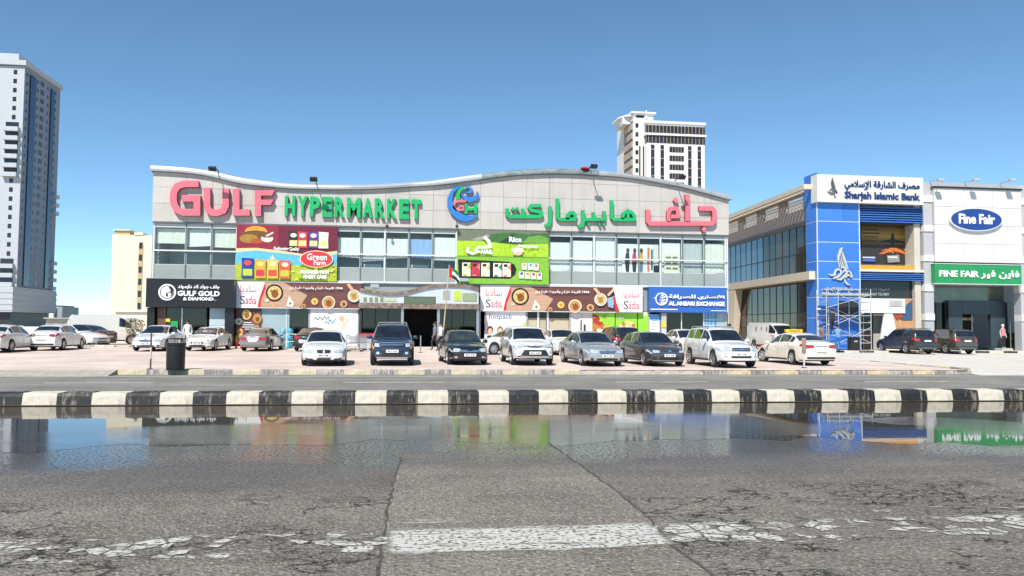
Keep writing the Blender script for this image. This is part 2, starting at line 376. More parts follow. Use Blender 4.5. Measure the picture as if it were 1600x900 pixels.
# the open joints on both sides of the patch
jm = mat('dirt filled joint', (.075, .066, .054), .95, var=.5, scale=9, bump=.8, bscale=50)
def jag(path, w, name, z=.006):
    mb = MB(); pts = []
    for (a, b) in zip(path, path[1:]):
        n = max(2, int(math.hypot(b[0] - a[0], b[1] - a[1]) / .12))
        for i in range(n): pts.append((lerp(a[0], b[0], i / n) + random.uniform(-.02, .02), lerp(a[1], b[1], i / n)))
    ws = [w * random.uniform(.25, 1.5) for _ in pts]
    for i in range(len(pts) - 1):
        mb.quad((pts[i + 1][0] - ws[i + 1], pts[i + 1][1], z), (pts[i + 1][0] + ws[i + 1], pts[i + 1][1], z), (pts[i][0] + ws[i], pts[i][1], z), (pts[i][0] - ws[i], pts[i][1], z))
    tag(mb.build(name, jm), kind='structure')
jag(lp[2:], .012, 'road_joint'); jag(rp[1:], .013, 'road_joint')

# worn crossing line near the camera
m, N, L, B = nodes('worn road paint')
tc = N.new('ShaderNodeTexCoord'); P = tc.outputs['Object']; sp = nd(N, L, 'ShaderNodeSeparateXYZ', {0: P}); X_, Y_ = sp.outputs[0], sp.outputs[1]
na = nd(N, L, 'ShaderNodeTexNoise', {'Vector': nd(N, L, 'ShaderNodeMapping', {0: P, 3: (.8, 3.2, 1)}).outputs[0], 'Scale': 1.6, 'Detail': 8, 'Roughness': .68}).outputs['Fac']
nb = nd(N, L, 'ShaderNodeTexNoise', {'Vector': P, 'Scale': 24., 'Detail': 4}).outputs['Fac']
wp = nd(N, L, 'ShaderNodeTexNoise', {'Vector': P, 'Scale': 1.3, 'Detail': 4}).outputs['Color']
wv = nd(N, L, 'ShaderNodeVectorMath', {0: P, 1: nd(N, L, 'ShaderNodeVectorMath', {0: wp, 3: .45}, operation='SCALE').outputs[0]}, operation='ADD').outputs[0]
ve = nd(N, L, 'ShaderNodeTexVoronoi', {'Vector': wv, 'Scale': 4.96}, feature='DISTANCE_TO_EDGE').outputs['Distance']
yc = nd(N, L, 'ShaderNodeMath', {0: Y_, 1: math_(N, L, 'MULTIPLY', math_(N, L, 'SUBTRACT', na, .5), .5)}, operation='ADD').outputs[0]
band = math_(N, L, 'MULTIPLY', maprange(N, L, yc, 6.50, 6.58), maprange(N, L, yc, 7.30, 7.2))
band2 = math_(N, L, 'MULTIPLY', math_(N, L, 'MULTIPLY', maprange(N, L, yc, 7.5, 7.58), maprange(N, L, yc, 7.74, 7.66)), maprange(N, L, na, .50, .62, 0, .75))
inner = math_(N, L, 'MULTIPLY', maprange(N, L, X_, -.16, -.06), maprange(N, L, X_, 2.32, 2.22))
cell = nd(N, L, 'ShaderNodeSeparateColor', {0: nd(N, L, 'ShaderNodeTexVoronoi', {'Vector': wv, 'Scale': 4.96}).outputs['Color']}).outputs[0]
edge = math_(N, L, 'MULTIPLY', maprange(N, L, ve, .03, .10), math_(N, L, 'MULTIPLY', maprange(N, L, cell, .42, .5), maprange(N, L, na, .40, .52)))
nw = nd(N, L, 'ShaderNodeTexNoise', {'Vector': nd(N, L, 'ShaderNodeMapping', {0: P, 3: (.5, 4.5, 1)}).outputs[0], 'Scale': 3.4, 'Detail': 7, 'Roughness': .75}).outputs['Fac']
keep = mixc(N, L, inner, edge, math_(N, L, 'MULTIPLY', maprange(N, L, na, .30, .42), maprange(N, L, nw, .36, .46)))
al = math_(N, L, 'MULTIPLY', math_(N, L, 'MAXIMUM', band, band2), math_(N, L, 'MULTIPLY', keep, maprange(N, L, nb, .36, .48)))
L.new(mixc(N, L, nb, (.40, .385, .34), (.66, .645, .59)), B.inputs['Base Color']); B.inputs['Roughness'].default_value = .75
L.new(math_(N, L, 'MULTIPLY', al, .93), B.inputs['Alpha'])
sheet('road_marking', -14, 18, 6.2, 8.1, .008, m)

# standing water along the median kerb
m, N, L, B = nodes('shallow puddle water')
P = N.new('ShaderNodeTexCoord').outputs['Object']
mp = nd(N, L, 'ShaderNodeMapping', {0: P, 3: (.5, 1.6, 1)}).outputs[0]
w1 = nd(N, L, 'ShaderNodeTexNoise', {'Vector': mp, 'Scale': 7., 'Detail': 3}).outputs['Fac']
w0 = nd(N, L, 'ShaderNodeTexNoise', {'Vector': nd(N, L, 'ShaderNodeMapping', {0: P, 3: (.16, .5, 1)}).outputs[0], 'Scale': 1., 'Detail': 3}).outputs['Fac']
sy_ = nd(N, L, 'ShaderNodeSeparateXYZ', {0: P}).outputs[1]
far = maprange(N, L, sy_, 17.0, 14.4)
film = math_(N, L, 'MULTIPLY', far, maprange(N, L, w0, .36, .62))
amp = math_(N, L, 'ADD', maprange(N, L, w0, .55, .70, .004, .09), math_(N, L, 'MULTIPLY', film, .035))
dirt = nd(N, L, 'ShaderNodeTexNoise', {'Vector': P, 'Scale': 13., 'Detail': 6, 'Roughness': .75}).outputs['Fac']
L.new(mixc(N, L, maprange(N, L, dirt, .52, .72, 0, .8), mixc(N, L, film, (.052, .043, .030), (.062, .056, .046)), (.025, .021, .016)), B.inputs['Base Color'])
L.new(math_(N, L, 'ADD', maprange(N, L, film, 0, 1, .016, .11), math_(N, L, 'MULTIPLY', maprange(N, L, dirt, .58, .75), math_(N, L, 'MULTIPLY', film, .25))), B.inputs['Roughness']); B.inputs['IOR'].default_value = 1.33
bp = nd(N, L, 'ShaderNodeBump', {'Strength': amp, 'Distance': .03, 'Height': w1}); L.new(bp.outputs[0], B.inputs['Normal'])
water_m = m
shore = [(-700, 705), (-300, 704), (0, 702), (60, 704), (120, 700), (190, 698), (250, 699), (330, 696), (400, 697), (460, 693), (520, 694), (580, 689), (630, 690), (680, 685), (720, 688), (760, 691), (820, 690), (860, 693), (920, 690), (980, 691), (1050, 686), (1100, 688), (1160, 685), (1220, 688), (1280, 684), (1330, 690), (1400, 693), (1470, 689), (1540, 695), (1600, 696), (1800, 700), (2300, 700)]
sh = [PZ(x, y, 0) for x, y in shore]; pts = []
for a, b in zip(sh, sh[1:]):
    n = max(1, int((b[0] - a[0]) / .15))
    for i in range(n): pts.append((lerp(a[0], b[0], i / n), lerp(a[1], b[1], i / n) + random.uniform(-.07, .07) + .22 * math.sin(len(pts) * .21) * math.sin(len(pts) * .083 + 1) + .12 * math.sin(len(pts) * .57)))
mb = MB(); n = len(pts)
mb.add([(x, y, .002) for x, y in pts] + [(x, KERB_Y + .05, .002) for x, y in pts], [(i, i + 1, i + n + 1, i + n) for i in range(n - 1)])
tag(mb.build('puddle', water_m), kind='structure')
# wind-ruffled and silted tongues in the water
ruf = mat('ruffled shallow water', (.045, .042, .038), .09, var=.3, scale=2, bump=.05, bscale=9)
for tg in ([(972, 650), (1005, 645), (1080, 641), (1150, 646), (1235, 660), (1310, 670), (1290, 678), (1210, 682), (1130, 676), (1060, 664), (1010, 657)], [(1330, 655), (1420, 651), (1530, 655), (1640, 664), (1600, 670), (1480, 667), (1390, 663)], [(-60, 690), (60, 686), (190, 684), (300, 687), (250, 692), (120, 694)], [(420, 676), (520, 672), (640, 674), (600, 679), (500, 682)]):
    q = [PZ(a, b, 0) for a, b in tg]; mb = MB(); r_ = []
    for a, b in zip(q, q[1:] + q[:1]):
        for i in range(8): r_.append((lerp(a[0], b[0], i / 8) + random.uniform(-.06, .06), lerp(a[1], b[1], i / 8) + random.uniform(-.06, .06), .0026))
    tag(mb.add(r_, [tuple(range(len(r_)))][::1]).build('silt_patch', ruf), kind='structure')
# mud line at the foot of the median
mud = mat('wet mud at kerb foot', (.06, .045, .028), .5, var=.4, scale=5, bump=.6, bscale=20)
mb = MB(); xs = [-40 + i * .2 for i in range(500)]
mb.add([(x, KERB_Y - .05 - random.uniform(0, .06), .014) for x in xs] + [(x, KERB_Y + .02, .03) for x in xs], [(i, i + 1, i + 501, i + 500) for i in range(499)])
tag(mb.build('mud_line', mud), kind='structure')

# median: concrete core and painted kerb stones
kw_m = mat('white kerb paint', (.60, .545, .44), .75, var=.16, scale=6, grime=.85, bump=.4, bscale=40)
def streaky(name, dark, light, thr):
    m, N, L, B = nodes(name)
    P = N.new('ShaderNodeTexCoord').outputs['Object']
    g = nd(N, L, 'ShaderNodeNewGeometry').outputs['Position']
    n = nd(N, L, 'ShaderNodeTexNoise', {'Vector': nd(N, L, 'ShaderNodeMapping', {0: g, 3: (9, 2, 1.6)}).outputs[0], 'Scale': 1.5, 'Detail': 6, 'Roughness': .7}).outputs['Fac']
    n2 = nd(N, L, 'ShaderNodeTexNoise', {'Vector': g, 'Scale': .9, 'Detail': 3}).outputs['Fac']
    f = math_(N, L, 'ADD', n, math_(N, L, 'MULTIPLY', math_(N, L, 'SUBTRACT', n2, .5), .6))
    L.new(mixc(N, L, maprange(N, L, f, thr, thr + .14), dark, light), B.inputs['Base Color']); B.inputs['Roughness'].default_value = .6
    bp = nd(N, L, 'ShaderNodeBump', {'Strength': .4, 'Distance': .01, 'Height': n}); L.new(bp.outputs[0], B.inputs['Normal'])
    return m
kb_m = streaky('black kerb paint', (.012, .012, .012), (.21, .18, .14), .53)
ky_m = mat('yellow kerb paint', (.55, .48, .32), .75, var=.2, scale=5, grime=.6)
kg_m = streaky('grey black kerb paint', (.19, .175, .165), (.44, .39, .34), .44)
concrete = mat('concrete', (.36, .33, .28), .9, var=.2, scale=4, grime=.4, bump=.5, bscale=30)
def kerb_meshes(length, depth, h, slant, mats_, jit=.005):
    out = []
    for mm in mats_:
        vs = []
        for v in range(3):
            mb = MB(); n = 5; prof = [(0, 0), (slant * .75, h * .75), (slant + .012, h - .012), (slant + .03, h), (depth - .03, h), (depth, h - .03), (depth, 0)]
            V = []; F = []
            for i in range(n + 1):
                x = .004 + (length - .008) * i / n; e = .004 if i in (0, n) else 0
                for j, (y, z) in enumerate(prof): V.append((x, y + (random.uniform(-jit, jit) if 0 < j < 4 else 0) + (e if j < 3 else 0), max(0, z - e * (j > 0) + (random.uniform(-jit, jit) if 1 < j < 5 else 0))))
            k = len(prof)
            for i in range(n):
                for j in range(k - 1): F.append((i * k + j, (i + 1) * k + j, (i + 1) * k + j + 1, i * k + j + 1))
            F += [tuple(range(k))[::-1], tuple(range(n * k, n * k + k))]
            o = mb.add(V, F).build('kerb_stone', mm); vs.append(o.data); bpy.data.objects.remove(o)
        out.append(vs)
    return out
def kerb_row(parent, meshes, x0, y0, ux, uy, pitch, count, z0=0., first=0, skip=()):
    for i in range(count):
        if i in skip: continue
        o = bpy.data.objects.new('kerb_stone', random.choice(meshes[(i + first) % 2])); COL.objects.link(o); o.parent = parent
        o.location = (x0 + ux * pitch * i, y0 + uy * pitch * i, z0 + random.uniform(-.006, .006)); o.rotation_euler = (0, 0, math.atan2(uy, ux) + rad(random.uniform(-.5, .5)))
wx0 = PZ(40, 630, .05)[0]; wx1 = PZ(1595, 627, .05)[0]; pitch = (wx1 - wx0) / 33.
med = tag(MB().box(-90, 110, KERB_Y + .15, KERB_Y + .60, -.01, .24).build('median', concrete), kind='structure')
km = kerb_meshes(pitch, .64, .285, .05, (kw_m, kb_m))
kerb_row(med, km, wx0 - 12 * pitch, KERB_Y, 1, 0, pitch, 58, 0, 0)
# far carriageway
road_far = asphalt('dry far asphalt', (.25, .235, .21), speck=.2)
sheet('road_far', -120, 160, KERB_Y + .5, LOT_Y + .1, .003, road_far)
paint = mat('road paint', (.50, .48, .43), .8, var=.3, scale=3, grime=.8)
ln = MB()
for x in range(-60, 90, 9): ln.box(x, x + 3.2, 22.55, 22.68, .004, .009)
tag(ln.build('lane_marking', paint), kind='structure')
ln = MB()
for x in range(-60, 90, 9): ln.box(x + 4, x + 7.2, 25.9, 26.03, .004, .009)
tag(ln.build('lane_marking', paint), kind='structure')
tag(MB().box(-100, 120, 29.05, 29.2, .004, .009).build('edge_line', paint), kind='structure')
tag(MB().box(-100, 120, 19.75, 19.88, .004, .009).build('edge_line', paint), kind='structure')

# car park of small interlocking pavers
def pavers(name, cols, mortar, scale):
    m, N, L, B = nodes(name)
    P = N.new('ShaderNodeTexCoord').outputs['Object']
    bk = nd(N, L, 'ShaderNodeTexBrick', {'Vector': P, 'Color1': cols[0] + (1,), 'Color2': cols[1] + (1,), 'Mortar': mortar + (1,), 'Scale': scale, 'Mortar Size': .02, 'Bias': 0., 'Brick Width': .5, 'Row Height': .25})
    n = nd(N, L, 'ShaderNodeTexNoise', {'Vector': P, 'Scale': .35, 'Detail': 8, 'Roughness': .65}).outputs['Fac']
    n2 = nd(N, L, 'ShaderNodeTexNoise', {'Vector': nd(N, L, 'ShaderNodeMapping', {0: P, 3: (.12, .9, 1)}).outputs[0], 'Scale': 1., 'Detail': 6}).outputs['Fac']
    c = mixc(N, L, maprange(N, L, n, .35, .72, 0, .75), bk.outputs[0], tuple(x * 1.12 for x in cols[2]))
    c = mixc(N, L, maprange(N, L, n2, .56, .78, 0, .45), c, tuple(x * .55 for x in cols[0]))
    L.new(c, B.inputs['Base Color']); B.inputs['Roughness'].default_value = .9
    bp = nd(N, L, 'ShaderNodeBump', {'Strength': .3, 'Distance': .01, 'Height': bk.outputs['Fac']}); bp.invert = True; L.new(bp.outputs[0], B.inputs['Normal'])
    return m
lot_m = pavers('pink interlocking pavers', ((.56, .435, .37), (.61, .49, .425), (.66, .56, .485)), (.36, .29, .25), 2.5)
LOT_X1 = 23.3
sheet('parking_lot', -140, LOT_X1, LOT_Y, 100, 0, lot_m, 1, 24, lot_z)
rm = MB().prismx([(LOT_Y - .9, .005), (LOT_Y - .004, .171), (LOT_Y - .004, -.01), (LOT_Y - .9, -.01)], -140, -10.32)
tag(rm.build('parking_ramp', concrete), kind='structure')
drive_m = mat('pale concrete paving', (.58, .545, .48), .9, var=.12, scale=.6, grime=.35, bump=.2, bscale=8)
def drive_z(y): return max(.004, lot_z(y) - .10) if y > 31 else .006
sheet('driveway', LOT_X1, 160, LOT_Y - .6, 100, 0, drive_m, 1, 30, drive_z)
lk = tag(MB().box(-10.3, LOT_X1 + .1, LOT_Y + .02, LOT_Y + .22, -.01, .12).build('lot_kerb', concrete), kind='structure')
lkm = kerb_meshes(1.0, .24, .19, .02, (ky_m, kg_m), .008)
kerb_row(lk, lkm, -10.3, LOT_Y - .02, 1, 0, 1.0, 17, 0, 0)
dusty = mat('dust covered kerb', (.46, .40, .33), .9, var=.25, scale=3, grime=.5, bump=.6, bscale=12)
dusty2 = mat('dust covered kerb, faded yellow', (.52, .43, .26), .9, var=.25, scale=3, grime=.5)
kerb_row(lk, kerb_meshes(1.0, .24, .17, .03, (dusty, dusty), .02), 6.7, LOT_Y - .02, 1, 0, 1.0, 5, 0, 0)
kerb_row(lk, kerb_meshes(1.0, .24, .18, .03, (dusty2, kg_m), .012), 11.7, LOT_Y - .02, 1, 0, 1.0, 11, 0, 1)
sk = tag(MB().box(LOT_X1 - .02, LOT_X1 + .12, LOT_Y + .3, 38.2, -.01, .14).build('side_kerb', concrete), kind='structure')
kerb_row(sk, kerb_meshes(1.0, .24, .24, .02, (ky_m, kg_m), .008), LOT_X1 - .05 + .24, LOT_Y + .2, 0, 1, 1.0, 8, .02, 1)
# bank pavement with white and black kerb, and the white kerb stones on the left
pave = mat('pale pavement', (.52, .49, .43), .85, var=.1, scale=2, grime=.3)
bp_ = tag(MB().box(25.6, 80, 51.2, 54.2, .1, .34).build('pavement', pave), kind='structure')
kerb_row(bp_, kerb_meshes(1.1, .22, .2, .01, (kw_m, kb_m), .006), 25.6, 50.97, 1, 0, 1.1, 26, .16, 0)
pv2 = tag(MB().box(-16.9, 22.3, 52.6, 55.0, .1, .42).build('shop_step', pave), kind='structure')
lk2 = tag(MB().box(-40, -17.6, 53.35, 54.6, .1, .40).build('left_pavement', pave), kind='structure')
kerb_row(lk2, kerb_meshes(1.2, .22, .17, .01, (kw_m, concrete), .006), -40, 53.1, 1, 0, 1.2, 18, .3, 1)
# ================================================================== hypermarket
YF = 53.5
def zc(y): return PY(700, y, YF)[1]
Z_FB, Z_HD, Z_BAR, Z_SILL, Z_SP, Z_SB = zc(357.3), zc(365.5), zc(400), zc(421), zc(442.5), zc(483)
BX0 = PY(238.5, 350, YF)[0]; bay_r = PY(1133.5, 400, YF)[0]; bay_l = PY(290.5, 390, YF)[0]
NB = 23; BW = (bay_r - bay_l) / NB; BAYS = [bay_l + BW * i for i in range(NB + 1)]; BAYS = [BX0 + .12] + BAYS
BX1 = PY(1137.5, 400, YF)[0]
top_px = [(238, 257), (290, 260.5), (333, 266.5), (371, 275), (410, 281), (451, 285), (487, 286.7), (527, 287.2), (567, 287.4), (604, 286.2), (641, 283.5), (678, 280.5), (712, 276), (750, 271), (786, 267), (822, 264), (856, 262.6), (893, 263), (936, 265.5), (962, 268), (990, 272), (1030, 278), (1066, 285.5), (1100, 293.5), (1141, 303.5)]
WAVE = [PY(x, y, YF - .35) for x, y in top_px]
seam_px = [(238, 268), (291, 271.5), (329, 277), (371, 287), (410, 292), (451, 295.5), (487, 296.8), (527, 297.2), (567, 297), (604, 295.3), (641, 293), (678, 290.8), (712, 287), (750, 281.5), (786, 277), (822, 274), (856, 272.6), (892, 273), (928, 275), (962, 277), (996, 281), (1030, 287), (1066, 294), (1098, 302.3), (1138, 313)]
SEAM = [PY(x, y, YF - .18) for x, y in seam_px]
hyp = thing('hypermarket_building', 'long two-storey shop building with wavy beige roof fascia and glazed upper floor', 'building', ((BX0 + BX1) / 2, YF + 10, .3))
beige = mat('beige composite panel', (.50, .472, .435), .55, var=.05, scale=.6, grime=.3)
beige2 = mat('beige composite panel, paler', (.53, .50, .46), .55, var=.035, scale=.6, grime=.10)
coping_m = mat('grey roof edge metal', (.36, .385, .40), .45, .2, var=.08, grime=.2)
stain_m = mat('stained roof edge metal', (.16, .20, .205), .6, .1, var=.55, scale=1.6, grime=.6)
spandrel_m = mat('grey green spandrel', (.31, .34, .32), .3, var=.06, scale=.5, grime=.12)
head_m = mat('pale green header panel', (.52, .57, .56), .35, var=.05, scale=.5)
mullion_m = mat('dark mullion', (.16, .17, .17), .4, .3, var=.1)
bar_m = mat('white horizontal bar', (.72, .74, .74), .4, .2, var=.06)
inner_m = mat('shop interior', (.62, .63, .61), .8, var=.15, scale=.8)
dim_m = mat('dim interior', (.025, .025, .025), .8, var=.4, scale=.8)  # near-black walls: the darkness indoors is painted into their colour
pane_m = glass('clear office pane', (.93, .965, .955), 1.5)
# body behind the front: side walls, back, roof, slabs and interior
b = MB(); b.box(BX0 + .1, BX0 + .35, YF + .25, YF + 24, .3, 10.2); b.box(BX1 - .35, BX1 - .1, YF + .25, YF + 24, .3, 10.2); b.box(BX0 + .1, BX1 - .1, YF + 24, YF + 24.3, .3, 10.2)
b.build('side_wall', mat('cream render', (.56, .52, .46), .85, var=.06, grime=.2), hyp)
MB().box(BX0 + .36, BX1 - .36, YF + .3, YF + 23.9, 9.7, 10.0).build('roof', concrete, hyp)
MB().box(BX0 + .36, BX1 - .36, YF + .12, YF + 23.9, Z_SB + 1.0, Z_SP - .15).build('floor_slab', concrete, hyp)
MB().box(BX0 + .36, BX1 - .36, YF + 2.6, YF + 2.7, Z_SP - .14, 9.69).build('office_wall', inner_m, hyp)
MB().box(BX0 + .36, BX1 - .36, YF + .12, YF + 5.0, Z_FB - .1, Z_FB + .1).build('ceiling', inner_m, hyp)
# fascia panels
rows = [Z_FB, Z_FB + 1.19, Z_FB + 2.25, Z_FB + 3.35, 14]
fx = [BX0] + BAYS[1:-1] + [BX1]; k = 0
for i in range(len(fx) - 1):
    a, c = fx[i] + .008, fx[i + 1] - .008
    for r in range(4):
        lo, hi = rows[r] + .008, rows[r + 1] - .008; xs = [lerp(a, c, t / 4) for t in range(5)]
        tp = [min(hi, smooth_interp(SEAM, x)) for x in xs]
        if max(tp) - lo < .06: continue
        k += 1; yo = random.uniform(-.006, .006)
        pts = [(a, lo), (c, lo)] + [(x, max(z, lo + .02)) for x, z in reversed(list(zip(xs, tp)))]
        MB().prism(pts, YF - .18 + yo, YF - .10).build('fascia_panel', beige if random.random() < .7 else beige2, hyp)
xs = [lerp(BX0, BX1, t / 60) for t in range(61)]
MB().prism([(x, Z_FB + .02) for x in (BX0 + .02, BX1 - .02)] + [(x, smooth_interp(SEAM, x) + .1) for x in reversed(xs[1:-1])], YF - .095, YF + .1).build('fascia_backing', mullion_m, hyp)
MB().box(BX0 + .05, BX1 - .05, YF - .17, YF - .02, Z_FB - .09, Z_FB - .01).build('fascia_underside', mullion_m, hyp)
def coping(xa, xb, m, n=40, dy=0):
    V = []; F = []
    for t in range(n + 1):
        x = lerp(xa, xb, t / n); s_, w = smooth_interp(SEAM, x), smooth_interp(WAVE, x)
        V += [(x, YF - .2, s_ + .012), (x, YF - .42 - dy, s_ + .03), (x, YF - .44 - dy, lerp(s_, w, .45)), (x, YF - .34 - dy, lerp(s_, w, .85)), (x, YF - .16, w), (x, YF + .9, w - .05), (x, YF + .9, s_ - .1)]
    for t in range(n):
        for j in range(6): F.append((t * 7 + j, (t + 1) * 7 + j, (t + 1) * 7 + j + 1, t * 7 + j + 1))
    F += [tuple(range(7)), tuple(range(n * 7 + 6, n * 7 - 1, -1))]
    return MB().add(V, F).build('roof_edge', m, hyp, smooth=40)
xa, xb = PY(752, 270, YF)[0], PY(934, 266, YF)[0]
coping(BX0 - .12, xa, coping_m); tag(coping(xa + .004, xb, stain_m, 24, -.01), 'dark stained stretch of roof edge'); coping(xb + .004, BX1 + .12, coping_m)
# upper floor glazing
covered = lambda x: (PY(369, 400, YF)[0] - .1 < x < PY(527, 400, YF)[0] + .1) or (PY(713, 400, YF)[0] - .1 < x < PY(857, 400, YF)[0] + .1)
white_blind = mat('white roller blind', (.80, .80, .77), .8, var=.05, scale=1.2); cream_blind = mat('cream blind', (.74, .73, .64), .8, var=.06)
blue_blind = mat('blue curtain', (.30, .45, .74), .8, var=.12, scale=5, stretch=(6, 1, .4)); grey_blind = mat('grey blind', (.50, .52, .52), .8, var=.1)
for i, x in enumerate(BAYS):
    MB().box(x - .035, x + .035, YF - .07, YF + .1, Z_SP, Z_FB - .1).build('mullion', mullion_m if i % 3 else bar_m, hyp)
for i in range(len(BAYS) - 1):
    a, c = BAYS[i] + .036, BAYS[i + 1] - .036
    if covered((a + c) / 2): continue
    MB().box(a, c, YF - .02, YF + .05, Z_HD, Z_FB - .1).build('header_panel', head_m, hyp)
    MB().box(a, c, YF - .025, YF + .05, Z_SP + .02, Z_SILL).build('spandrel_panel', spandrel_m, hyp)
    for z0, z1 in ((Z_SILL + .03, Z_BAR - .05), (Z_BAR + .05, Z_HD - .02)):
        p = MB().box(a + .03, c - .03, YF, YF + .012, z0, z1).build('window_pane', pane_m, hyp)
        f = MB(); f.box(a, a + .028, YF - .03, YF + .06, z0 - .028, z1 + .018); f.box(c - .028, c, YF - .03, YF + .06, z0 - .028, z1 + .018); f.box(a + .028, c - .028, YF - .03, YF + .06, z0 - .028, z0); f.build('frame', bar_m, p)
    # what hangs behind the panes
    m_ = white_blind
    if i in (0, 1, 2): zb, m_, y_ = Z_HD - random.uniform(.9, 1.4), (cream_blind, white_blind, cream_blind)[i], .2
    elif i == 11 - 1: m_, zb, y_ = blue_blind, Z_SILL + .75, .14
    elif i < 13: zb, y_ = Z_SILL + random.uniform(.45, .8), .14
    elif i < 20: zb, y_ = Z_SILL + .04, .16
    else: zb, m_, y_ = Z_SILL + (.05 if i > 20 else .5), (cream_blind, white_blind, grey_blind, cream_blind)[i % 4], .2
    zt = Z_HD - random.choice((.02, .25, .4)) if i > 3 else Z_HD - .05
    n = 10; V = []; F = []
    for t in range(n + 1):
        xx = lerp(a + .04, c - .04, t / n); yy = YF + y_ + .012 * math.sin(t * 2.4 + i); dz = .05 * math.sin(i * 1.7) * (t / n - .5) * 2
        V += [(xx, yy, zb + dz), (xx, yy, zt)]
    for t in range(n): F.append((2 * t, 2 * t + 2, 2 * t + 3, 2 * t + 1))
    MB().add(V, F).build('window_blind', m_, hyp)
    if i in (5, 6, 8, 10): MB().cbox(a + .1, c - .2, YF + .7, YF + 1.1, Z_SP - .1, Z_SILL + .33).build('cabinet', white_blind, hyp)
for z, r in ((Z_BAR, .045), (Z_SP - .01, .06)):
    MB().box(BX0 + .1, BX1 - .1, YF - .16, YF - .09, z - r, z + r).build('horizontal_bar', bar_m, hyp)
MB().box(BX0 + .02, BX0 + .11, YF - .05, YF + .3, .42, Z_FB - .1).build('corner_post', spandrel_m, hyp)
MB().box(BX1 - .11, BX1 - .02, YF - .05, YF + .3, .42, Z_FB - .1).build('corner_post', bar_m, hyp)
# band above the shop boards
MB().box(BX0 + .12, BX1 - .12, YF + .02, YF + .1, Z_SB - .02, Z_SP - .075).build('band', spandrel_m, hyp)
# ground floor: walls, columns, shop windows
GZ = .42
wall_m = mat('grey ground floor wall', (.42, .42, .40), .7, var=.08, grime=.25)
tint = glass('grey tinted shop glass', (.35, .40, .41), 1.55); dark_glass = glass('dark shop glass', (.05, .055, .055), 1.5); pale_glass = mat('frosted blue glass', (.33, .42, .45), .2, var=.08, scale=.8)
def gx(px): return PY(px, 510, YF)[0]
def ground(px0, px1, name, m, y=YF, thick=.06, z0=GZ, z1=None): return MB().box(gx(px0), gx(px1), y, y + thick, z0, Z_SB - .03 if z1 is None else z1).build(name, m, hyp)
for a, c in ((238.5, 240), (366, 368), (482, 484), (559, 563), (747, 751), (821, 824), (889.5, 891.5), (1013, 1015), (1133, 1137)):
    ground(a, c, 'column', wall_m, YF - .05, .5)
ground(240, 257, 'wall_panel', M['black'], YF - .02)
ground(408, 452, 'shop_window', pale_glass); ground(452.4, 482, 'shop_window', tint)
ground(452.4, 482, 'window_transom', M['dark'], YF - .02, .03, GZ + 1.6, GZ + 1.66); ground(447, 448.2, 'window_post', bar_m, YF - .04, .1)
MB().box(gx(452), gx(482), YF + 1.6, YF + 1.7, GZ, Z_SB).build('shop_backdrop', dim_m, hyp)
beige_shut = mat('beige roller shutter', (.50, .42, .29), .7, var=.06, scale=1, stretch=(.3, 1, 14))
ground(824.5, 839.5, 'shutter', beige_shut, YF + .12); ground(840.5, 853.5, 'shutter', mat('tan shutter', (.44, .37, .27), .7), YF + .12); ground(858, 889, 'shutter', beige_shut, YF + .12)
for p in (840, 855): ground(p - .6, p + 2.2, 'window_post', bar_m, YF - .02, .12)
ground(824.5, 889, 'window_head', M['dark'], YF + .05, .05, Z_SB - .55, Z_SB - .03)
pinkw = mat('pinkish white door', (.70, .64, .62), .5, var=.04)
d = ground(892, 909, 'door_leaf', pinkw); MB().box(gx(907), gx(908.2), YF - .05, YF, GZ + 1.2, GZ + 1.9).build('handle', M['dark'], d)
d = ground(909.6, 925.5, 'door_leaf', pinkw); MB().box(gx(912), gx(915), YF - .03, YF, GZ + .9, GZ + 1.6).build('notice', M['dark'], d)
ground(1016, 1134, 'low_wall', M['white'], YF - .25, .3, GZ, GZ + .72)
ground(1040, 1064, 'shop_window', dark_glass, YF, .02, GZ + .74); ground(1065.5, 1098, 'shop_window', dark_glass, YF, .02, GZ + .74); ground(1100, 1119, 'shop_window', mat('blue poster glass', (.10, .33, .55), .25, var=.6, scale=4), YF, .02, GZ + .74); ground(1119.5, 1133, 'shop_window', pale_glass, YF, .02, GZ + .74)
for p in (1063.8, 1098.6): ground(p, p + 1.3, 'window_post', bar_m, YF - .06, .1, GZ + .74)
for p in (1104, 1109, 1114): ground(p, p + .5, 'window_bar', bar_m, YF - .02, .02, GZ + .74)
for z in (1.2, 1.6, 2.0): ground(1100, 1119, 'window_bar', bar_m, YF - .025, .02, GZ + z, GZ + z + .04)
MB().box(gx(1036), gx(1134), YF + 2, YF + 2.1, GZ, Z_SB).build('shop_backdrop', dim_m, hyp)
MB().box(gx(1087), gx(1095), YF + .8, YF + .9, GZ + .9, Z_SB - .2).build('inner_blind', grey_blind, hyp)
a = MB().cbox(gx(1031.5), gx(1039.5), YF - .3, YF + .2, GZ + .72, Z_SB - .1).build('cash_machine', wall_m, hyp); MB().box(gx(1032.5), gx(1038), YF - .34, YF - .3, GZ + 1.45, GZ + 1.85).build('sign_plate', pm('f0c81e'), a); MB().box(gx(1032.5), gx(1038), YF - .33, YF - .3, GZ + .95, GZ + 1.3).build('screen', pm('c8d6e0'), a)
MB().box(BX0 + .4, BX1 - .4, YF + 9, YF + 9.1, GZ, Z_SB + 1).build('back_wall', dim_m, hyp)
MB().box(BX0 + .4, BX1 - .4, YF + 1.51, YF + 9, GZ - .1, GZ - .004).build('shop_floor', mat('dark shop floor', (.10, .095, .09), .5), hyp)

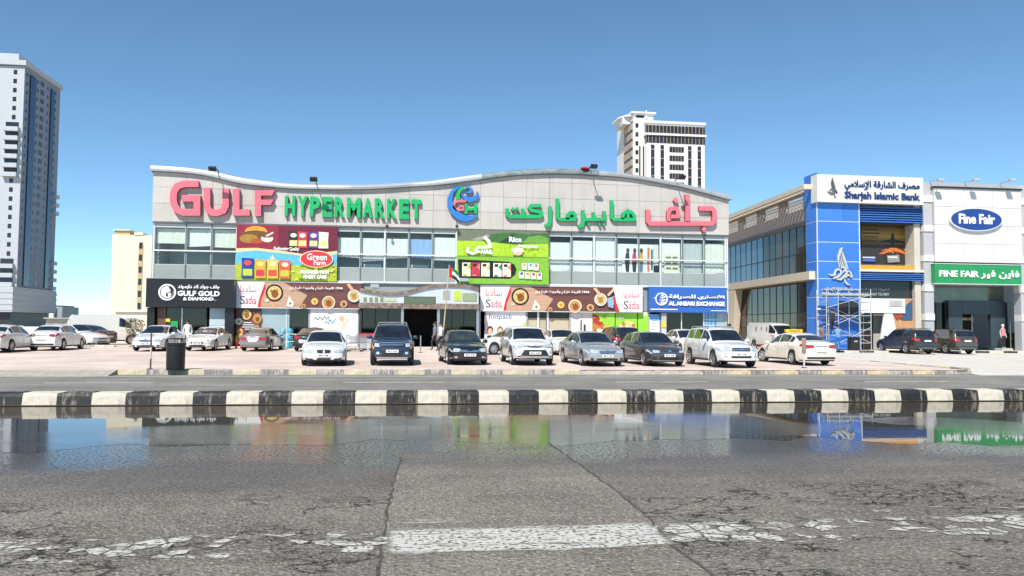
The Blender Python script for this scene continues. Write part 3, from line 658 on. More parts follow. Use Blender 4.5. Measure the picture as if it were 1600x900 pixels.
# main entrance: wavy canopy over three dark bays
EY = YF - 1.1
ent = thing('entrance_canopy', 'curved silver canopy with brown trim above the dark main entrance', 'canopy', (gx(655), EY + .6, GZ))
cw = mat('silver composite', (.62, .65, .67), .35, .2, var=.05, grime=.12); trim = mat('brown mottled trim', (.20, .155, .12), .6, var=.7, scale=5, grime=.3)
def ex(px, py=470): return PY(px, py, EY)
ctop = [ex(x, y) for x, y in ((562, 454), (575, 457), (590, 459.5), (605, 461), (620, 461), (635, 459), (650, 455), (665, 451), (680, 448.5), (700, 447.5), (720, 448), (735, 450), (748, 454))]
zb_ = ex(655, 474)[1]
MB().prism([(ctop[0][0], zb_), (ctop[-1][0], zb_)] + ctop[::-1], EY, EY + 1.0).build('fascia', cw, ent)
V = []; F = []
for x, z in ctop: V += [(x, EY - .12, z - .02), (x, EY - .12, z + .19), (x, EY + 1.05, z + .19), (x, EY + 1.05, z - .02)]
for i in range(len(ctop) - 1):
    for j in range(4): F.append((i * 4 + j, i * 4 + 4 + j, i * 4 + 4 + (j + 1) % 4, i * 4 + (j + 1) % 4))
F += [(0, 1, 2, 3), tuple(len(V) - 4 + j for j in (3, 2, 1, 0))]
MB().add(V, F).build('top_trim', trim, ent)
MB().box(ctop[0][0] - .05, ctop[-1][0] + .05, EY - .06, EY + 1.02, ex(655, 482.5)[1], zb_ - .002).build('lower_trim', trim, ent)
zl = ex(655, 482.5)[1]
for p in (563.5, 629, 685.5, 747):
    x = ex(p)[0]; MB().box(x - .09, x + .09, EY + .1, EY + .4, GZ, zl).build('post', M['steel'] if p > 565 else M['dark'], ent)
for p, q in ((565, 628), (686, 746)):
    x0, x1 = ex(p)[0] + .06, ex(q)[0] - .06; n = 3
    for t in range(n): MB().box(lerp(x0, x1, t / n) + .02, lerp(x0, x1, (t + 1) / n) - .02, EY + .25, EY + .27, GZ + .05, zl - .02).build('glass_panel', dark_glass, ent)
x0, x1 = ex(565)[0], ex(746)[0]
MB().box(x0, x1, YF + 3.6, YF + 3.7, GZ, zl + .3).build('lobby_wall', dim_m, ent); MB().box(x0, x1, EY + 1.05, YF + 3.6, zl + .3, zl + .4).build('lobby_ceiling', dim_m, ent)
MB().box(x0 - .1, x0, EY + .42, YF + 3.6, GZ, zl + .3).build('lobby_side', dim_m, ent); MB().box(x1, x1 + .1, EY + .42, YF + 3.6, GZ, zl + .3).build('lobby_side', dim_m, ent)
def board_on(o_name, px0, px1, py0, py1, m, y): 
    return MB().box(ex(px0)[0], ex(px1)[0], y - .03, y, ex((px0 + px1) / 2, py1)[1], ex((px0 + px1) / 2, py0)[1]).build(o_name, m, ent)
g = board_on('led_board', 632.5, 679.5, 464.5, 475, mat('green dot matrix board', (.10, .14, .09), .5, var=.8, scale=40), EY - .05); MB().box(ex(631.5)[0], ex(680.5)[0], EY - .05, EY - .002, ex(655, 476)[1], ex(655, 463.5)[1]).build('frame', M['dark'], g)
for p in (568, 577, 585.5, 594): board_on('print', p, p + 5, 464.5, 471.5, pm('7b8a66'), EY - .004)
board_on('print', 600, 619, 466, 471, pm('b8bfa0'), EY - .004); board_on('print', 709, 721, 454, 470, pm('b4c85a'), EY - .004); board_on('print', 723, 745, 458, 471, pm('8f9a78'), EY - .004); board_on('print', 692, 703, 454, 468, pm('9aa0a2'), EY - .004)
for p, h in ((585, 447), (725, 440)):
    x = ex(p)[0]; z = interp(ctop, x) + .2; fl = thing('floodlight', 'grey floodlight standing on the ' + ('left' if p < 600 else 'right') + ' end of the entrance canopy', 'lamp', (x, EY + .4, z), group='canopy floodlights')
    MB().tube([(x, EY + .4, z), (x, EY + .4, z + .18)], .03).build('stem', M['steel'], fl); MB().cbox(x - .28, x + .28, EY + .25, EY + .55, z + .18, z + .42).build('housing', M['alu'], fl); MB().box(x - .22, x + .22, EY + .235, EY + .249, z + .21, z + .39).build('lens', pale_glass, fl)

# roof floodlights on arms in front of the fascia
def roof_flood(px, py, label, arm=1.35, Y0=YF - .3, aim=1):
    x, z = PY(px, py, Y0 - arm); o = thing('floodlight', label, 'lamp', (x, Y0, z - .2), group='roof floodlights')
    zt = smooth_interp(WAVE, x)
    MB().tube([(x, Y0 + .4, zt - .02), (x, Y0 - .1, zt + .12), (x, Y0 - arm + .1, z - .02)], .035).build('arm', M['dark'], o)
    V = MB(); V.cbox(-.24, .24, -.16, .16, -.09, .09, .03); a = rad(-35)
    V.V = [(x + vx, Y0 - arm + vy * math.cos(a) - vz * math.sin(a), z + vy * math.sin(a) + vz * math.cos(a)) for vx, vy, vz in V.V]; V.build('housing', M['black'], o)
    L_ = MB(); L_.box(-.2, .2, .10, .165, -.07, .07); L_.V = [(x + vx, Y0 - arm + vy * math.cos(a) - vz * math.sin(a), z + vy * math.sin(a) + vz * math.cos(a)) for vx, vy, vz in L_.V]; L_.build('lens', M['alu'], o)
roof_flood(332, 263.5, 'black floodlight above the pink letters at the left of the roof edge')
roof_flood(490, 280, 'black floodlight above the green English letters on the roof edge')
roof_flood(928, 260, 'black floodlight above the green Arabic letters on the roof edge')
roof_flood(1066, 277, 'black floodlight above the pink Arabic letters on the roof edge')
rag = thing('red_cloth', 'crumpled red cloth lying on the roof edge beside a floodlight', 'cloth', PY(914, 264, YF)[0:1] + (YF - .3, PY(914, 265, YF)[1]))
mb = MB(); cx, cz = PY(914, 264.5, YF - .3); mb.lathe([(.05, 0), (.34, .03), (.28, .11), (.12, .17), (.02, .19)], (cx, YF - .3, cz - .02), 9); mb.V = [(x + random.uniform(-.07, .07), y + random.uniform(-.05, .05), z + random.uniform(-.02, .03)) for x, y, z in mb.V]; mb.build('fold', pm('b83238'), rag, smooth=60)
for px in (605, 714):
    x, z = PY(px, 352, YF - .6); c = thing('security_camera', 'small dark camera under the fascia ' + ('above the white blinds' if px < 650 else 'beside the rice billboard'), 'camera', (x, YF - .6, z), group='fascia cameras')
    MB().tube([(x, YF - .19, z - .05), (x, YF - .6, z - .05), (x, YF - .6, z + .25)], .03).build('bracket', M['dark'], c); MB().lathe([(.02, -.12), (.09, -.1), (.11, 0), (.04, .1)], (x, YF - .62, z - .05), 12).build('dome', M['dark'], c, smooth=40)

# ---------------------------------------------------- sign letters on the fascia
SY = YF - .18
pink = mat('pink letter acrylic', (.70, .155, .195), .35, var=.05, scale=1); pink_s = mat('dark red letter return', (.36, .05, .07), .4)
green = mat('green letter acrylic', (.012, .40, .115), .35, var=.06, scale=1); green_s = mat('dark green letter return', (.006, .11, .04), .4)
blue = mat('blue letter acrylic', (.035, .19, .55), .35, var=.06, scale=1); blue_s = mat('dark blue letter return', (.01, .05, .17), .4)
def letters(name, label, shapes, dep=.26):
    """shapes: list of (letter name, colour pair, [stroke | polygon]) in photo pixels; every letter is a part"""
    pts = [p for s in shapes for st in s[2] for p in st[1]]; X = [PY(p[0], p[1], SY)[0] for p in pts]
    o = thing(name, label, 'sign', (sum(X) / len(X), SY, Z_FB + .3))
    for nm, (mf, ms), sts in shapes:
        face = MB(); ret = MB(); kk = 0
        for kind, P, w in sts:
            kk += 1; f = SY - dep - .003 * kk
            q = [PY(p[0], p[1], SY - dep) + ((p[2] * 53 / 1230,) if len(p) > 2 else ()) for p in P]
            if kind == 's': stroke(q, w * 53 / 1230, f - .02, f, face); stroke(q, w * 53 / 1230 * .985, f + .002, SY + .03, ret)
            else: face.prism([(a[0], a[1]) for a in q], f - .02, f); ret.prism([(a[0], a[1]) for a in q], f + .002, SY + .03)
        p_ = face.build(nm, mf, o); ret.build('return', ms, p_)
    return o
c1 = lambda L_: [(220 + a[0] / 3.75, 240 + a[1] / 3.75) + tuple(b / 3.75 for b in a[2:]) for a in L_]
c2 = lambda L_: [(600 + a[0] / 5, 240 + a[1] / 5) + tuple(b / 5 for b in a[2:]) for a in L_]
c3 = lambda L_: [(850 + a[0] / 5, 240 + a[1] / 5) + tuple(b / 5 for b in a[2:]) for a in L_]
PK, GR, BL = (pink, pink_s), (green, green_s), (blue, blue_s)
letters('letter_sign', 'large pink raised letters GULF at the left of the fascia', [
    ('letter', PK, [('s', c1([(338, 177), (255, 177), (215, 190), (193, 225), (190, 262), (195, 300), (215, 330), (250, 345), (329, 345), (329, 262), (240, 262)]), 9.8)]),
    ('letter', PK, [('s', c1([(388, 200), (388, 305), (398, 332), (420, 347), (450, 347), (482, 335), (497, 305), (497, 205)]), 9.6)]),
    ('letter', PK, [('s', c1([(559, 206), (559, 345), (638, 345)]), 9.6)]),
    ('letter', PK, [('p', c1([(668, 214), (786, 214), (768, 246), (705, 246), (705, 270), (778, 270), (762, 301), (705, 301), (705, 366), (668, 366)]), 0)])], .30)
hx0, hz0 = PY(443.5, 337.5, SY - .2); hx1, hz1 = PY(660, 312, SY - .2); W_ = 'HYPERMARKET'
o = thing('letter_sign', 'green raised letters HYPERMARKET in the middle left of the fascia', 'sign', ((hx0 + hx1) / 2, SY, hz0))
wd = {'M': 1.28, 'I': .5}; tot = sum(wd.get(c, 1) for c in W_); cur = 0
za, zb = PY(550, 340.2, SY - .2)[1], PY(550, 308.8, SY - .2)[1]
for c in W_:
    a = lerp(hx0, hx1, (cur + .06) / tot); cur += wd.get(c, 1); b2 = lerp(hx0, hx1, (cur - .10) / tot)
    l = text_mb(c, a, b2, za, zb, SY - .22, .02, .05).build('letter', green, o); text_mb(c, a + .005, b2 - .005, za + .005, zb - .005, SY + .02, .235, .05).build('return', green_s, l)
letters('emblem_sign', 'round blue wave emblem with pink G and green H in the middle of the fascia', [
    ('crescent', BL, [('s', c2([(735, 480, 8), (690, 500, 34), (640, 508, 50), (590, 492, 56), (545, 455, 54), (518, 405, 46), (514, 350, 36), (532, 300, 26), (570, 268, 18), (610, 258, 8)]), 8)]),
    ('wave', BL, [('s', c2([(604, 318, 8), (630, 345, 30), (670, 362, 42), (710, 350, 36), (732, 325, 26), (728, 295, 6)]), 8)]),
    ('curl', BL, [('s', c2([(640, 262, 8), (668, 268, 20), (682, 285, 24), (672, 302, 20), (640, 306, 8)]), 8)]),
    ('arc', GR, [('s', c2([(578, 360, 34), (576, 325, 30), (588, 290, 26), (615, 270, 20), (645, 275, 6)]), 8)]),
    ('letter', PK, [('s', c2([(640, 372), (570, 372), (546, 388), (546, 420), (565, 440), (625, 438), (625, 412), (585, 412)]), 3.6)]),
    ('letter', GR, [('s', c2([(640, 392), (640, 472)]), 4.8), ('s', c2([(716, 390), (716, 470)]), 4.8), ('s', c2([(640, 435), (716, 432)]), 4.4)])], .18)
D = lambda x, y, r, f: ('p', f([(x - r, y), (x, y + r * 1.15), (x + r, y), (x, y - r * 1.15)]), 0)
letters('letter_sign', 'green raised Arabic letters to the right of the round emblem', [
    ('letter', GR, [('s', c2([(964, 428), (964, 478), (985, 492), (1215, 492), (1232, 478), (1228, 458), (1150, 442), (1138, 425), (1150, 408), (1228, 406)]), 5.6), ('s', c2([(1086, 430), (1086, 490)]), 5.4), D(1008, 434, 15, c2), D(1040, 432, 15, c2)]),
    ('letter', GR, [('s', c3([(48, 412), (48, 525), (38, 555), (8, 566)]), 5.4)]),
    ('letter', GR, [('s', c3([(107, 352), (107, 500), (125, 513), (240, 515), (244, 480), (228, 462), (205, 462), (186, 482), (182, 515)]), 5.4)]),
    ('letter', GR, [('s', c3([(306, 442), (306, 530), (296, 560), (266, 571)]), 5.4), ('s', c3([(318, 515), (472, 513), (472, 450)]), 5.2), ('s', c3([(388, 458), (388, 512)]), 5.0), D(348, 553, 12, c3), D(434, 553, 12, c3), D(466, 553, 12, c3)]),
    ('letter', GR, [('s', c3([(531, 364), (531, 500), (546, 514), (706, 516), (706, 488), (688, 462), (655, 446), (622, 470), (612, 512)]), 5.4), ('s', c3([(656, 436), (656, 512)]), 4.6)])], .22)
letters('letter_sign', 'large pink raised Arabic letters at the right end of the fascia', [
    ('letter', PK, [('s', c3([(814, 438), (814, 525), (832, 546), (1310, 546), (1330, 528), (1332, 452), (1315, 430), (1212, 428)]), 7.4), D(1250, 592, 20, c3)]),
    ('letter', PK, [('s', c3([(975, 535), (975, 455), (992, 432), (1030, 428), (1046, 445), (1046, 490), (985, 492)]), 6.4), D(1031, 366, 20, c3)]),
    ('letter', PK, [('s', c3([(1121, 318), (1121, 535)]), 7.4)])], .26)

# ---------------------------------------------------- printed boards on the front
PYB = YF - .28
W = M['print_white']
def pouch(B_, u, v, w, h, c1_, c2_, c3_):
    B_.poly([(u, v), (u + w, v + .01), (u + w * .96, v + h * .5), (u + w, v + h), (u, v + h), (u + w * .04, v + h * .5)], pm(c1_), 'packet'); B_.rect(u + w * .12, v + h * .55, u + w * .88, v + h * .88, pm(c2_), 'packet_print'); B_.ell(u + w * .5, v + h * .24, w * .32, h * .13, pm(c3_), 'packet_print', 12)
B1 = Board('billboard', 'tall food billboard with maroon top and red oval Green Farm logo', 'billboard', (369, 352.5, 527, 439), PYB, pm('6e1c32'), .2)
B1.rect(0, 0, .41, .5, pm('8e2338')); B1.ell(.19, .12, .11, .10, pm('e89a2c')); B1.ell(.19, .20, .15, .10, pm('6a4a22')); B1.ell(.12, .25, .09, .08, pm('a07c30')); B1.ell(.2, .29, .06, .05, pm('b0502a')); B1.ell(.30, .24, .06, .07, pm('d8d2c4')); B1.ell(.30, .20, .06, .025, pm('7a4a34')); B1.line([(.29, .2), (.36, .13)], .12, pm('cfc8bc'))
for u, c in ((.51, '2c2a24'), (.60, 'c83c3e'), (.71, '5a3a86'), (.81, 'e6ded0')): pouch(B1, u, .10, .10, .30, c, 'e8d88c', 'e8e2da')
B1.text('Performing Quality', .37, .385, .62, .47, W, 0, .03, 0)
B1.poly([(0, .43), (.2, .415), (.45, .46), (.7, .52), (1, .44), (1, 1), (0, 1)], pm('f0c890')); B1.poly([(0, .50), (.2, .46), (.45, .50), (.7, .55), (1, .50), (1, 1), (0, 1)], pm('5fb4dc')); B1.poly([(0, .72), (.1, .66), (.25, .70), (.45, .68), (.6, .72), (.8, .66), (1, .70), (1, 1), (0, 1)], pm('a8b832'))
rnd = random.Random(3)
for _ in range(26):
    u, v = rnd.uniform(.5, .98), rnd.uniform(.70, .97); B1.ell(u, v, rnd.uniform(.01, .03), rnd.uniform(.01, .03), pm(rnd.choice(('c8c83c', '7a9a28', 'd8d06a', '5a8420'))), 'leaf_print', 7)
B1.poly([(.335, .62), (.36, .53), (.385, .62)], pm('d8dce0')); pouch(B1, .06, .60, .12, .36, '2a3a8a', 'b8cc38', 'd84a50'); pouch(B1, .19, .62, .11, .34, 'd8a038', 'c83c4a', 'e8d06a'); pouch(B1, .31, .62, .11, .34, 'e8b84a', 'd05038', 'f0e0a0'); pouch(B1, .43, .63, .11, .33, 'e0583a', 'b8c040', 'f0d0b0')
B1.ell(.795, .60, .168, .155, pm('f0d8a8')); B1.ell(.795, .60, .158, .142, pm('d8343c')); B1.text('Green', .70, .50, .90, .62, W, 0, .02); B1.text('Farm', .77, .62, .89, .71, W, 0, .02)
B1.text('PRODUCED WITH', .64, .80, .92, .87, W, 0, .06); B1.text('FINEST CARE', .67, .885, .90, .955, W, 0, .06)
B2 = Board('billboard', 'green rice field billboard with black panel of rice packets', 'billboard', (714, 361, 857, 444), PYB, pm('a8cc2c'), .2)
B2.poly([(0, 0), (1, 0), (1, .22), (.6, .24), (.3, .19), (0, .20)], pm('6e7460')); B2.poly([(.2, .18), (.38, .06), (.6, .02), (.75, .05), (1, .02), (1, .22), (.55, .24)], pm('3f6a34')); B2.poly([(.7, .22), (.78, .1), (.9, .06), (1, .12), (1, .22)], pm('6a9c3a')); B2.poly([(.15, .17), (.33, .07), (.36, .1), (.25, .2)], pm('9a968a')); B2.poly([(.45, .22), (.6, .06), (.63, .07), (.55, .22)], pm('24402a'))
for _ in range(40): B2.ell(rnd.uniform(.02, .98), rnd.uniform(.25, .46), rnd.uniform(.005, .02), .006, pm(rnd.choice(('8cb422', 'c4de5a', '94c030'))), 'leaf_print', 6)
B2.line([(.36, .33), (.34, .20), (.29, .12)], .22, W, 'lettering'); B2.line([(.345, .24), (.345, .31), (.22, .32), (.20, .37), (.24, .40), (.16, .44), (.11, .40), (.12, .32)], .16, W, 'lettering'); B2.text('HAIL', .255, .355, .385, .44, W, 0, .06, .1)
B2.text('Rice', .56, .105, .70, .21, W, 0, .04); B2.text('Everyone', .66, .245, .88, .32, W, 0, .03, .2); B2.ell(.655, .40, .055, .06, pm('e0b89a')); B2.ell(.655, .355, .067, .04, W)
B2.rect(0, .485, 1, .50, pm('5f7a20')); B2.poly([(0, .5), (1, .5), (1, 1), (0, 1)], pm('7fb437')); B2.poly([(.01, .55), (.56, .58), (.62, .63), (.645, .72), (.63, .82), (.58, .9), (.02, .90)], pm('16130f'))
for u, a_, c_ in ((.055, 'e4dcc0', 'b4b030'), (.155, 'b83a48', 'd87a70'), (.26, 'e8e4c4', 'c8c85a'), (.39, 'e0e2d8', '1f8a4a'), (.49, 'e8d6c8', 'c8825a')): B2.rect(u, .61, u + .092, .865, pm(a_), 'packet'); B2.rect(u + .015, .63, u + .055, .68, M['black'], 'packet_print'); B2.poly([(u + .092, .62), (u + .092, .75), (u + .055, .69)], pm(c_), 'packet_print'); B2.rect(u + .012, .83, u + .05, .86, pm(c_), 'packet_print')
for u, v, c_ in ((.70, .60, 'd8a04a'), (.77, .60, '3aa0c8'), (.83, .61, 'c06a58'), (.67, .765, '38508a'), (.735, .77, 'd08a3a'), (.80, .775, 'b03a58'), (.865, .78, 'b84a6a')): B2.rect(u, v, u + .055, v + .125, pm('ece6dc'), 'packet'); B2.rect(u + .015, v + .01, u + .045, v + .06, pm(c_), 'packet_print')
brown = mat('brown wood print', (.145, .055, .045), .45, var=.25, scale=1.2, stretch=(.4, 1, 5)); tanw = mat('tan wood print', (.50, .31, .20), .45, var=.2, scale=1.2, stretch=(.4, 1, 5))
def dish(B_, u, v, r, asp, rim, inner, food):
    B_.ell(u, v, r, r * asp, pm(rim), 'dish', 24); B_.ell(u, v, r * .80, r * .80 * asp, pm(inner), 'dish', 24); B_.ell(u + r * .05, v + r * .1 * asp, r * .42, r * .5 * asp, pm(food), 'food', 10); B_.ell(u - r * .35, v - r * .2 * asp, r * .16, r * .16 * asp, pm('6a8a2c'), 'food', 8); B_.ell(u + r * .35, v - r * .35 * asp, r * .14, r * .14 * asp, pm('c88a30'), 'food', 8)
def sadia(label, px, right):
    B_ = Board('shop_board', label, 'signboard', px, PYB, brown, .22, frame_mat=bar_m)
    wpx = px[2] - px[0]; U = lambda p: (p - px[0]) / wpx; asp = wpx / (px[3] - px[1]); l = px[0]
    B_.poly([(U(l + 31), 0), (U(l + 75), 0), (U(l + 112), .5), (U(l + 100), 1), (U(l + 33), 1)], tanw); B_.poly([(0, 0), (U(l + 46), 0), (U(l + 36), 1), (0, 1)], W); B_.poly([(U(l + 46), .0), (U(l + 47), .25), (U(l + 40), .75), (U(l + 40), 1), (U(l + 35), 1), (U(l + 38), .6)], pm('c82c38'))
    def logo(p):
        B_.text(arabic('ساديا'), U(p), .14, U(p + 25), .48, pm('b83a4a'), 0, .008); t = B_.text('S', U(p), .55, U(p + 8), .88, pm('4a4a52'), 0, .006); B_.text('adia', U(p + 8.5), .55, U(p + 25), .88, pm('b83a4a'), 0, .006)
    logo(l + 8)
    dish(B_, U(l + 61), .42, 13.5 / wpx, asp, '1c1614', 'd8b878', '8a4a24'); B_.poly([(U(l + 58), .8), (U(l + 61), .78), (U(l + 64), 1), (U(l + 58), 1)], pm('d89a7a'), 'hand'); B_.ell(U(l + 50), .72, 3.2 / wpx, .07, pm('e0c8a0'))
    B_.poly([(U(l + 79), .95), (U(l + 84), .52), (U(l + 92), .85), (U(l + 90), .98)], pm('d8d4c8')); B_.ell(U(l + 86), .83, 5.5 / wpx, .14, pm('dcd8cc')); B_.ell(U(l + 86), .83, 2 / wpx, .05, pm('6a7a2a'))
    dish(B_, U(l + 124), .74, 5.5 / wpx, asp, 'e0b450', 'e8c070', 'c88a2a'); dish(B_, U(l + 146), .78, 10.5 / wpx, asp, 'd8c8b0', 'c08a50', '8a4a24'); dish(B_, U(l + 170), .83, 5.5 / wpx, asp, 'd8b890', 'b88850', '6a4a2a'); dish(B_, U(l + 107), .93, 4 / wpx, asp, 'a8704a', 'c89a6a', '7a4a2a')
    dish(B_, U(l + 186), .5, 10 / wpx, asp, 'dcd2c0', 'c8b48a', 'b0823a'); B_.poly([(U(l + 174), .05), (U(l + 179), .02), (U(l + 186), .25), (U(l + 182), .32)], pm('e0aa8c'), 'hand')
    B_.text(arabic('القيمة عليكم والجودة علينا من') + ' 1944', U(l + 84), .15, U(l + 168), .30, W, 0, .03); B_.text('Quality Meal Time - Since 1944', U(l + 87), .37, U(l + 163), .54, W, 0, .04, .25)
    if right:
        B_.poly([(U(l + 196), .45), (U(l + 208), .35), (U(l + 206), .85), (U(l + 198), .8)], pm('8aa8c0'), 'cloth'); B_.poly([(U(l + 196), .3), (U(l + 206), .02), (U(l + 209), .1), (U(l + 199), .36)], pm('e0aa8c'), 'hand'); B_.poly([(U(l + 206), 0), (1, 0), (1, 1), (U(l + 214), 1)], W); B_.poly([(U(l + 205), .4), (U(l + 208), .4), (U(l + 216), 1), (U(l + 210), 1)], pm('c82c38')); logo(l + 222)
    return B_
sadia('long brown food board with one white Sadia logo panel, left of the entrance', (367, 441.5, 565, 481), False)
sadia('long brown food board with white Sadia logo panels at both ends', (750.5, 448, 1003, 486.5), True)
B4 = Board('wall_poster', 'upright brown food poster under the left food board', 'poster', (368.5, 483, 407, 540), YF - .1, brown, .08)
dish(B4, .42, .15, .25, .7, '1c1614', 'd8b878', 'a05a28'); dish(B4, .86, .26, .19, .75, 'a8703c', 'c08a50', '7a4a20'); B4.ell(.12, .34, .16, .09, pm('dcd6ca')); B4.ell(.12, .34, .05, .03, pm('6a7a2a')); dish(B4, .18, .62, .13, .7, 'd0903c', 'e0b060', 'b06a2a'); dish(B4, .85, .5, .1, .7, 'b8823c', 'c89a5a', '7a4a20'); dish(B4, .2, .82, .2, .7, 'e0c890', 'd8a850', 'a8642a')
for v, a_, b_ in ((.36, .32, .66), (.42, .28, .76), (.48, .27, .76), (.54, .38, .68)): B4.rect(a_, v, b_, v + .02, W)
B5 = Board('wall_poster', 'wide white poster with blue Arabic handwriting left of the entrance', 'poster', (484.5, 482.5, 559, 541), YF - .1, W, .08)
B5.line([(.08, .28), (.12, .24), (.16, .30), (.20, .22), (.26, .30), (.30, .20), (.34, .28), (.38, .22), (.40, .32)], .05, pm('33556e'), 'lettering'); B5.line([(.30, .40), (.34, .33), (.38, .40), (.42, .30), (.46, .39), (.50, .33), (.53, .26)], .05, pm('2f86a8'), 'lettering'); B5.ell(.66, .26, .06, .08, pm('e0b090')); B5.poly([(.66, .36), (.74, .34), (.80, .25), (.82, .27), (.75, .42), (.70, .55), (.64, .5)], pm('e8c8b0')); B5.rect(.04, .48, .16, .495, pm('b09a9a'))
B6 = Board('wall_poster', 'white hotpack poster with printed faces right of the entrance', 'poster', (757, 487, 821, 545), YF - .1, W, .08)
B6.text('hotpack', .11, .07, .68, .24, pm('4a5a94'), 0, .008); B6.poly([(0, 0), (.02, 0), (.14, .6), (0, .62)], pm('8a7a86'))
for u, c_ in ((.14, '3a2620'), (.38, '8a5a3a'), (.60, '4a3222'), (.84, 'a87a50')): B6.ell(u, .50, .075, .11, pm(c_), 'hair_print'); B6.ell(u, .53, .055, .085, pm('e0b498'), 'face_print'); B6.poly([(u - .1, 1), (u - .07, .64), (u + .07, .64), (u + .1, 1)], pm(('28262a', 'e8e2dc', 'd8c8b8', 'e0c030')[int(u * 4)]))
B6.poly([(.93, .30), (1, .28), (1, .7), (.92, .7)], pm('e8d040'))
for k_, (l, r) in enumerate(((926, 960.5), (962, 995.5), (997, 1013))):
    G_ = Board('window_poster', ('green poster of rice and grilled meat', 'green poster of snack packets', 'narrow plain green poster beside the blue exchange sign')[k_], 'poster', (l, 487.5, r, 542), YF - .06, mat('bright green print', (.27, .62, .045), .4, var=.22, scale=1.2), .06)
    if k_ == 0: G_.poly([(0, .1), (.3, .2), (.7, .5), (.9, .8), (0, .8)], pm('b87838')); G_.poly([(0, .05), (.25, .12), (.5, .35), (.3, .4), (0, .3)], pm('a83a2c')); G_.ell(.3, .66, .3, .18, pm('e8e2d0')); G_.ell(.62, .48, .14, .1, pm('e8b83a')); [G_.ell(rnd.uniform(.05, .7), rnd.uniform(.1, .7), .05, .035, pm(rnd.choice(('8a3a24', '7a9a2a', 'e0c060', 'c85a34'))), 'food', 8) for _ in range(16)]
    if k_ == 1: G_.ell(.55, .5, .42, .25, pm('d8c07a')); [G_.ell(rnd.uniform(.15, .9), rnd.uniform(.25, .7), .09, .06, pm(rnd.choice(('c8a04a', 'e8d8a0', 'b07a3a', 'd8b86a'))), 'food', 8) for _ in range(16)]; G_.text('New', .08, .12, .36, .2, W)
    if k_ == 2: G_.ell(.7, .06, .18, .05, W)
# black jewellery shop front
GY = YF - 1.0
B7 = Board('shop_sign', 'black sign box with round gold shop emblem reading GULF GOLD & DIAMOND', 'signboard', (228, 435.5, 365.5, 480.5), GY, M['black'], 1.0)
q = lambda x, y: ((x - 20) / 965., (y - 38) / 305.)
c_ = q(253, 184); B7.ell(*c_, .1, .285, W, 'ring', 30, .05); B7.ell(*c_, .082, .234, M['black'], 'ring', 30, .05); B7.ell(*c_, .072, .205, W, 'emblem', 26, .05); B7.poly([q(268, 120), q(300, 130), q(318, 160), q(318, 200), q(300, 235), q(296, 190), q(262, 190), q(262, 178), q(290, 178), q(285, 150), q(270, 140)], M['black'], 'emblem', .05); B7.poly([q(240, 185), q(240, 225), q(262, 235), q(262, 195)], M['black'], 'emblem', .05)
B7.text(arabic('جلف جولد اند دايموند'), *q(368, 100), *q(828, 150), W, .04, .04); B7.text('GULF GOLD', *q(365, 165), *q(830, 222), W, .04, .045); B7.text('& DIAMOND', *q(428, 232), *q(765, 268), W, .04, .05); B7.text('LLC', *q(768, 258), *q(792, 266), W, .01, .02)
js = thing('jewellery_shopfront', 'dark shop front with brown door panels under the black sign box', 'shopfront', (gx(300), YF - .5, GZ))
jy = YF - .45; jx = lambda p: PY(p, 510, jy)[0]; zt_ = B7.z0 - .02
wood = mat('dark brown wood', (.15, .065, .035), .4, var=.2, stretch=(4, 4, .5)); gold = mat('warm amber display', (.45, .24, .07), .5, var=.5, scale=5)  # display shelves: plain mottled amber colour
def jb(nm, p0, p1, z0, z1, m_, y=0, d=.08): return MB().box(jx(p0), jx(p1), jy + y, jy + y + d, GZ + z0, zt_ if z1 is None else GZ + z1).build(nm, m_, js)
jb('column', 231.5, 243, 0, None, M['black'], -.3, .7); jb('column', 352.5, 366, 0, None, M['black'], -.3, .7); jb('door_panel', 245, 259, 0, None, wood); jb('door_inset', 249, 257, .3, 1.1, pm('a0552a'), -.03, .03); jb('window_post', 283, 285, 0, None, M['steel']); jb('window_post', 321, 323, 0, None, M['dark'])
jb('display_window', 260, 283, .5, None, dark_glass, .04, .02); jb('display_window', 285.5, 321, 0, None, dark_glass, .04, .02); jb('frosted_panel', 327, 351.5, 1.35, None, mat('pale blue frosting', (.45, .55, .58), .3)); jb('frosted_panel', 327, 351.5, 0, 1.33, mat('white frosting', (.66, .72, .74), .3)); jb('emblem', 336.5, 341.5, .35, .75, W, -.01, .008)
jb('counter', 260, 283, 0, .5, wood); jb('display_wall', 246, 326, 0, None, dim_m, 2.6); jb('display_shelf', 292, 318, 1.5, 1.9, gold, 2.3); jb('display_shelf', 264, 280, 1.2, 1.7, gold, 1.6); jb('price_board', 259, 266, 1.55, 1.75, pm('e8c81e'), -.06, .03); jb('price_board', 267, 278, .95, 1.6, pm('1f9a50'), -.05, .03); jb('notice', 232.5, 238, .85, 1.1, W, -.32, .02)
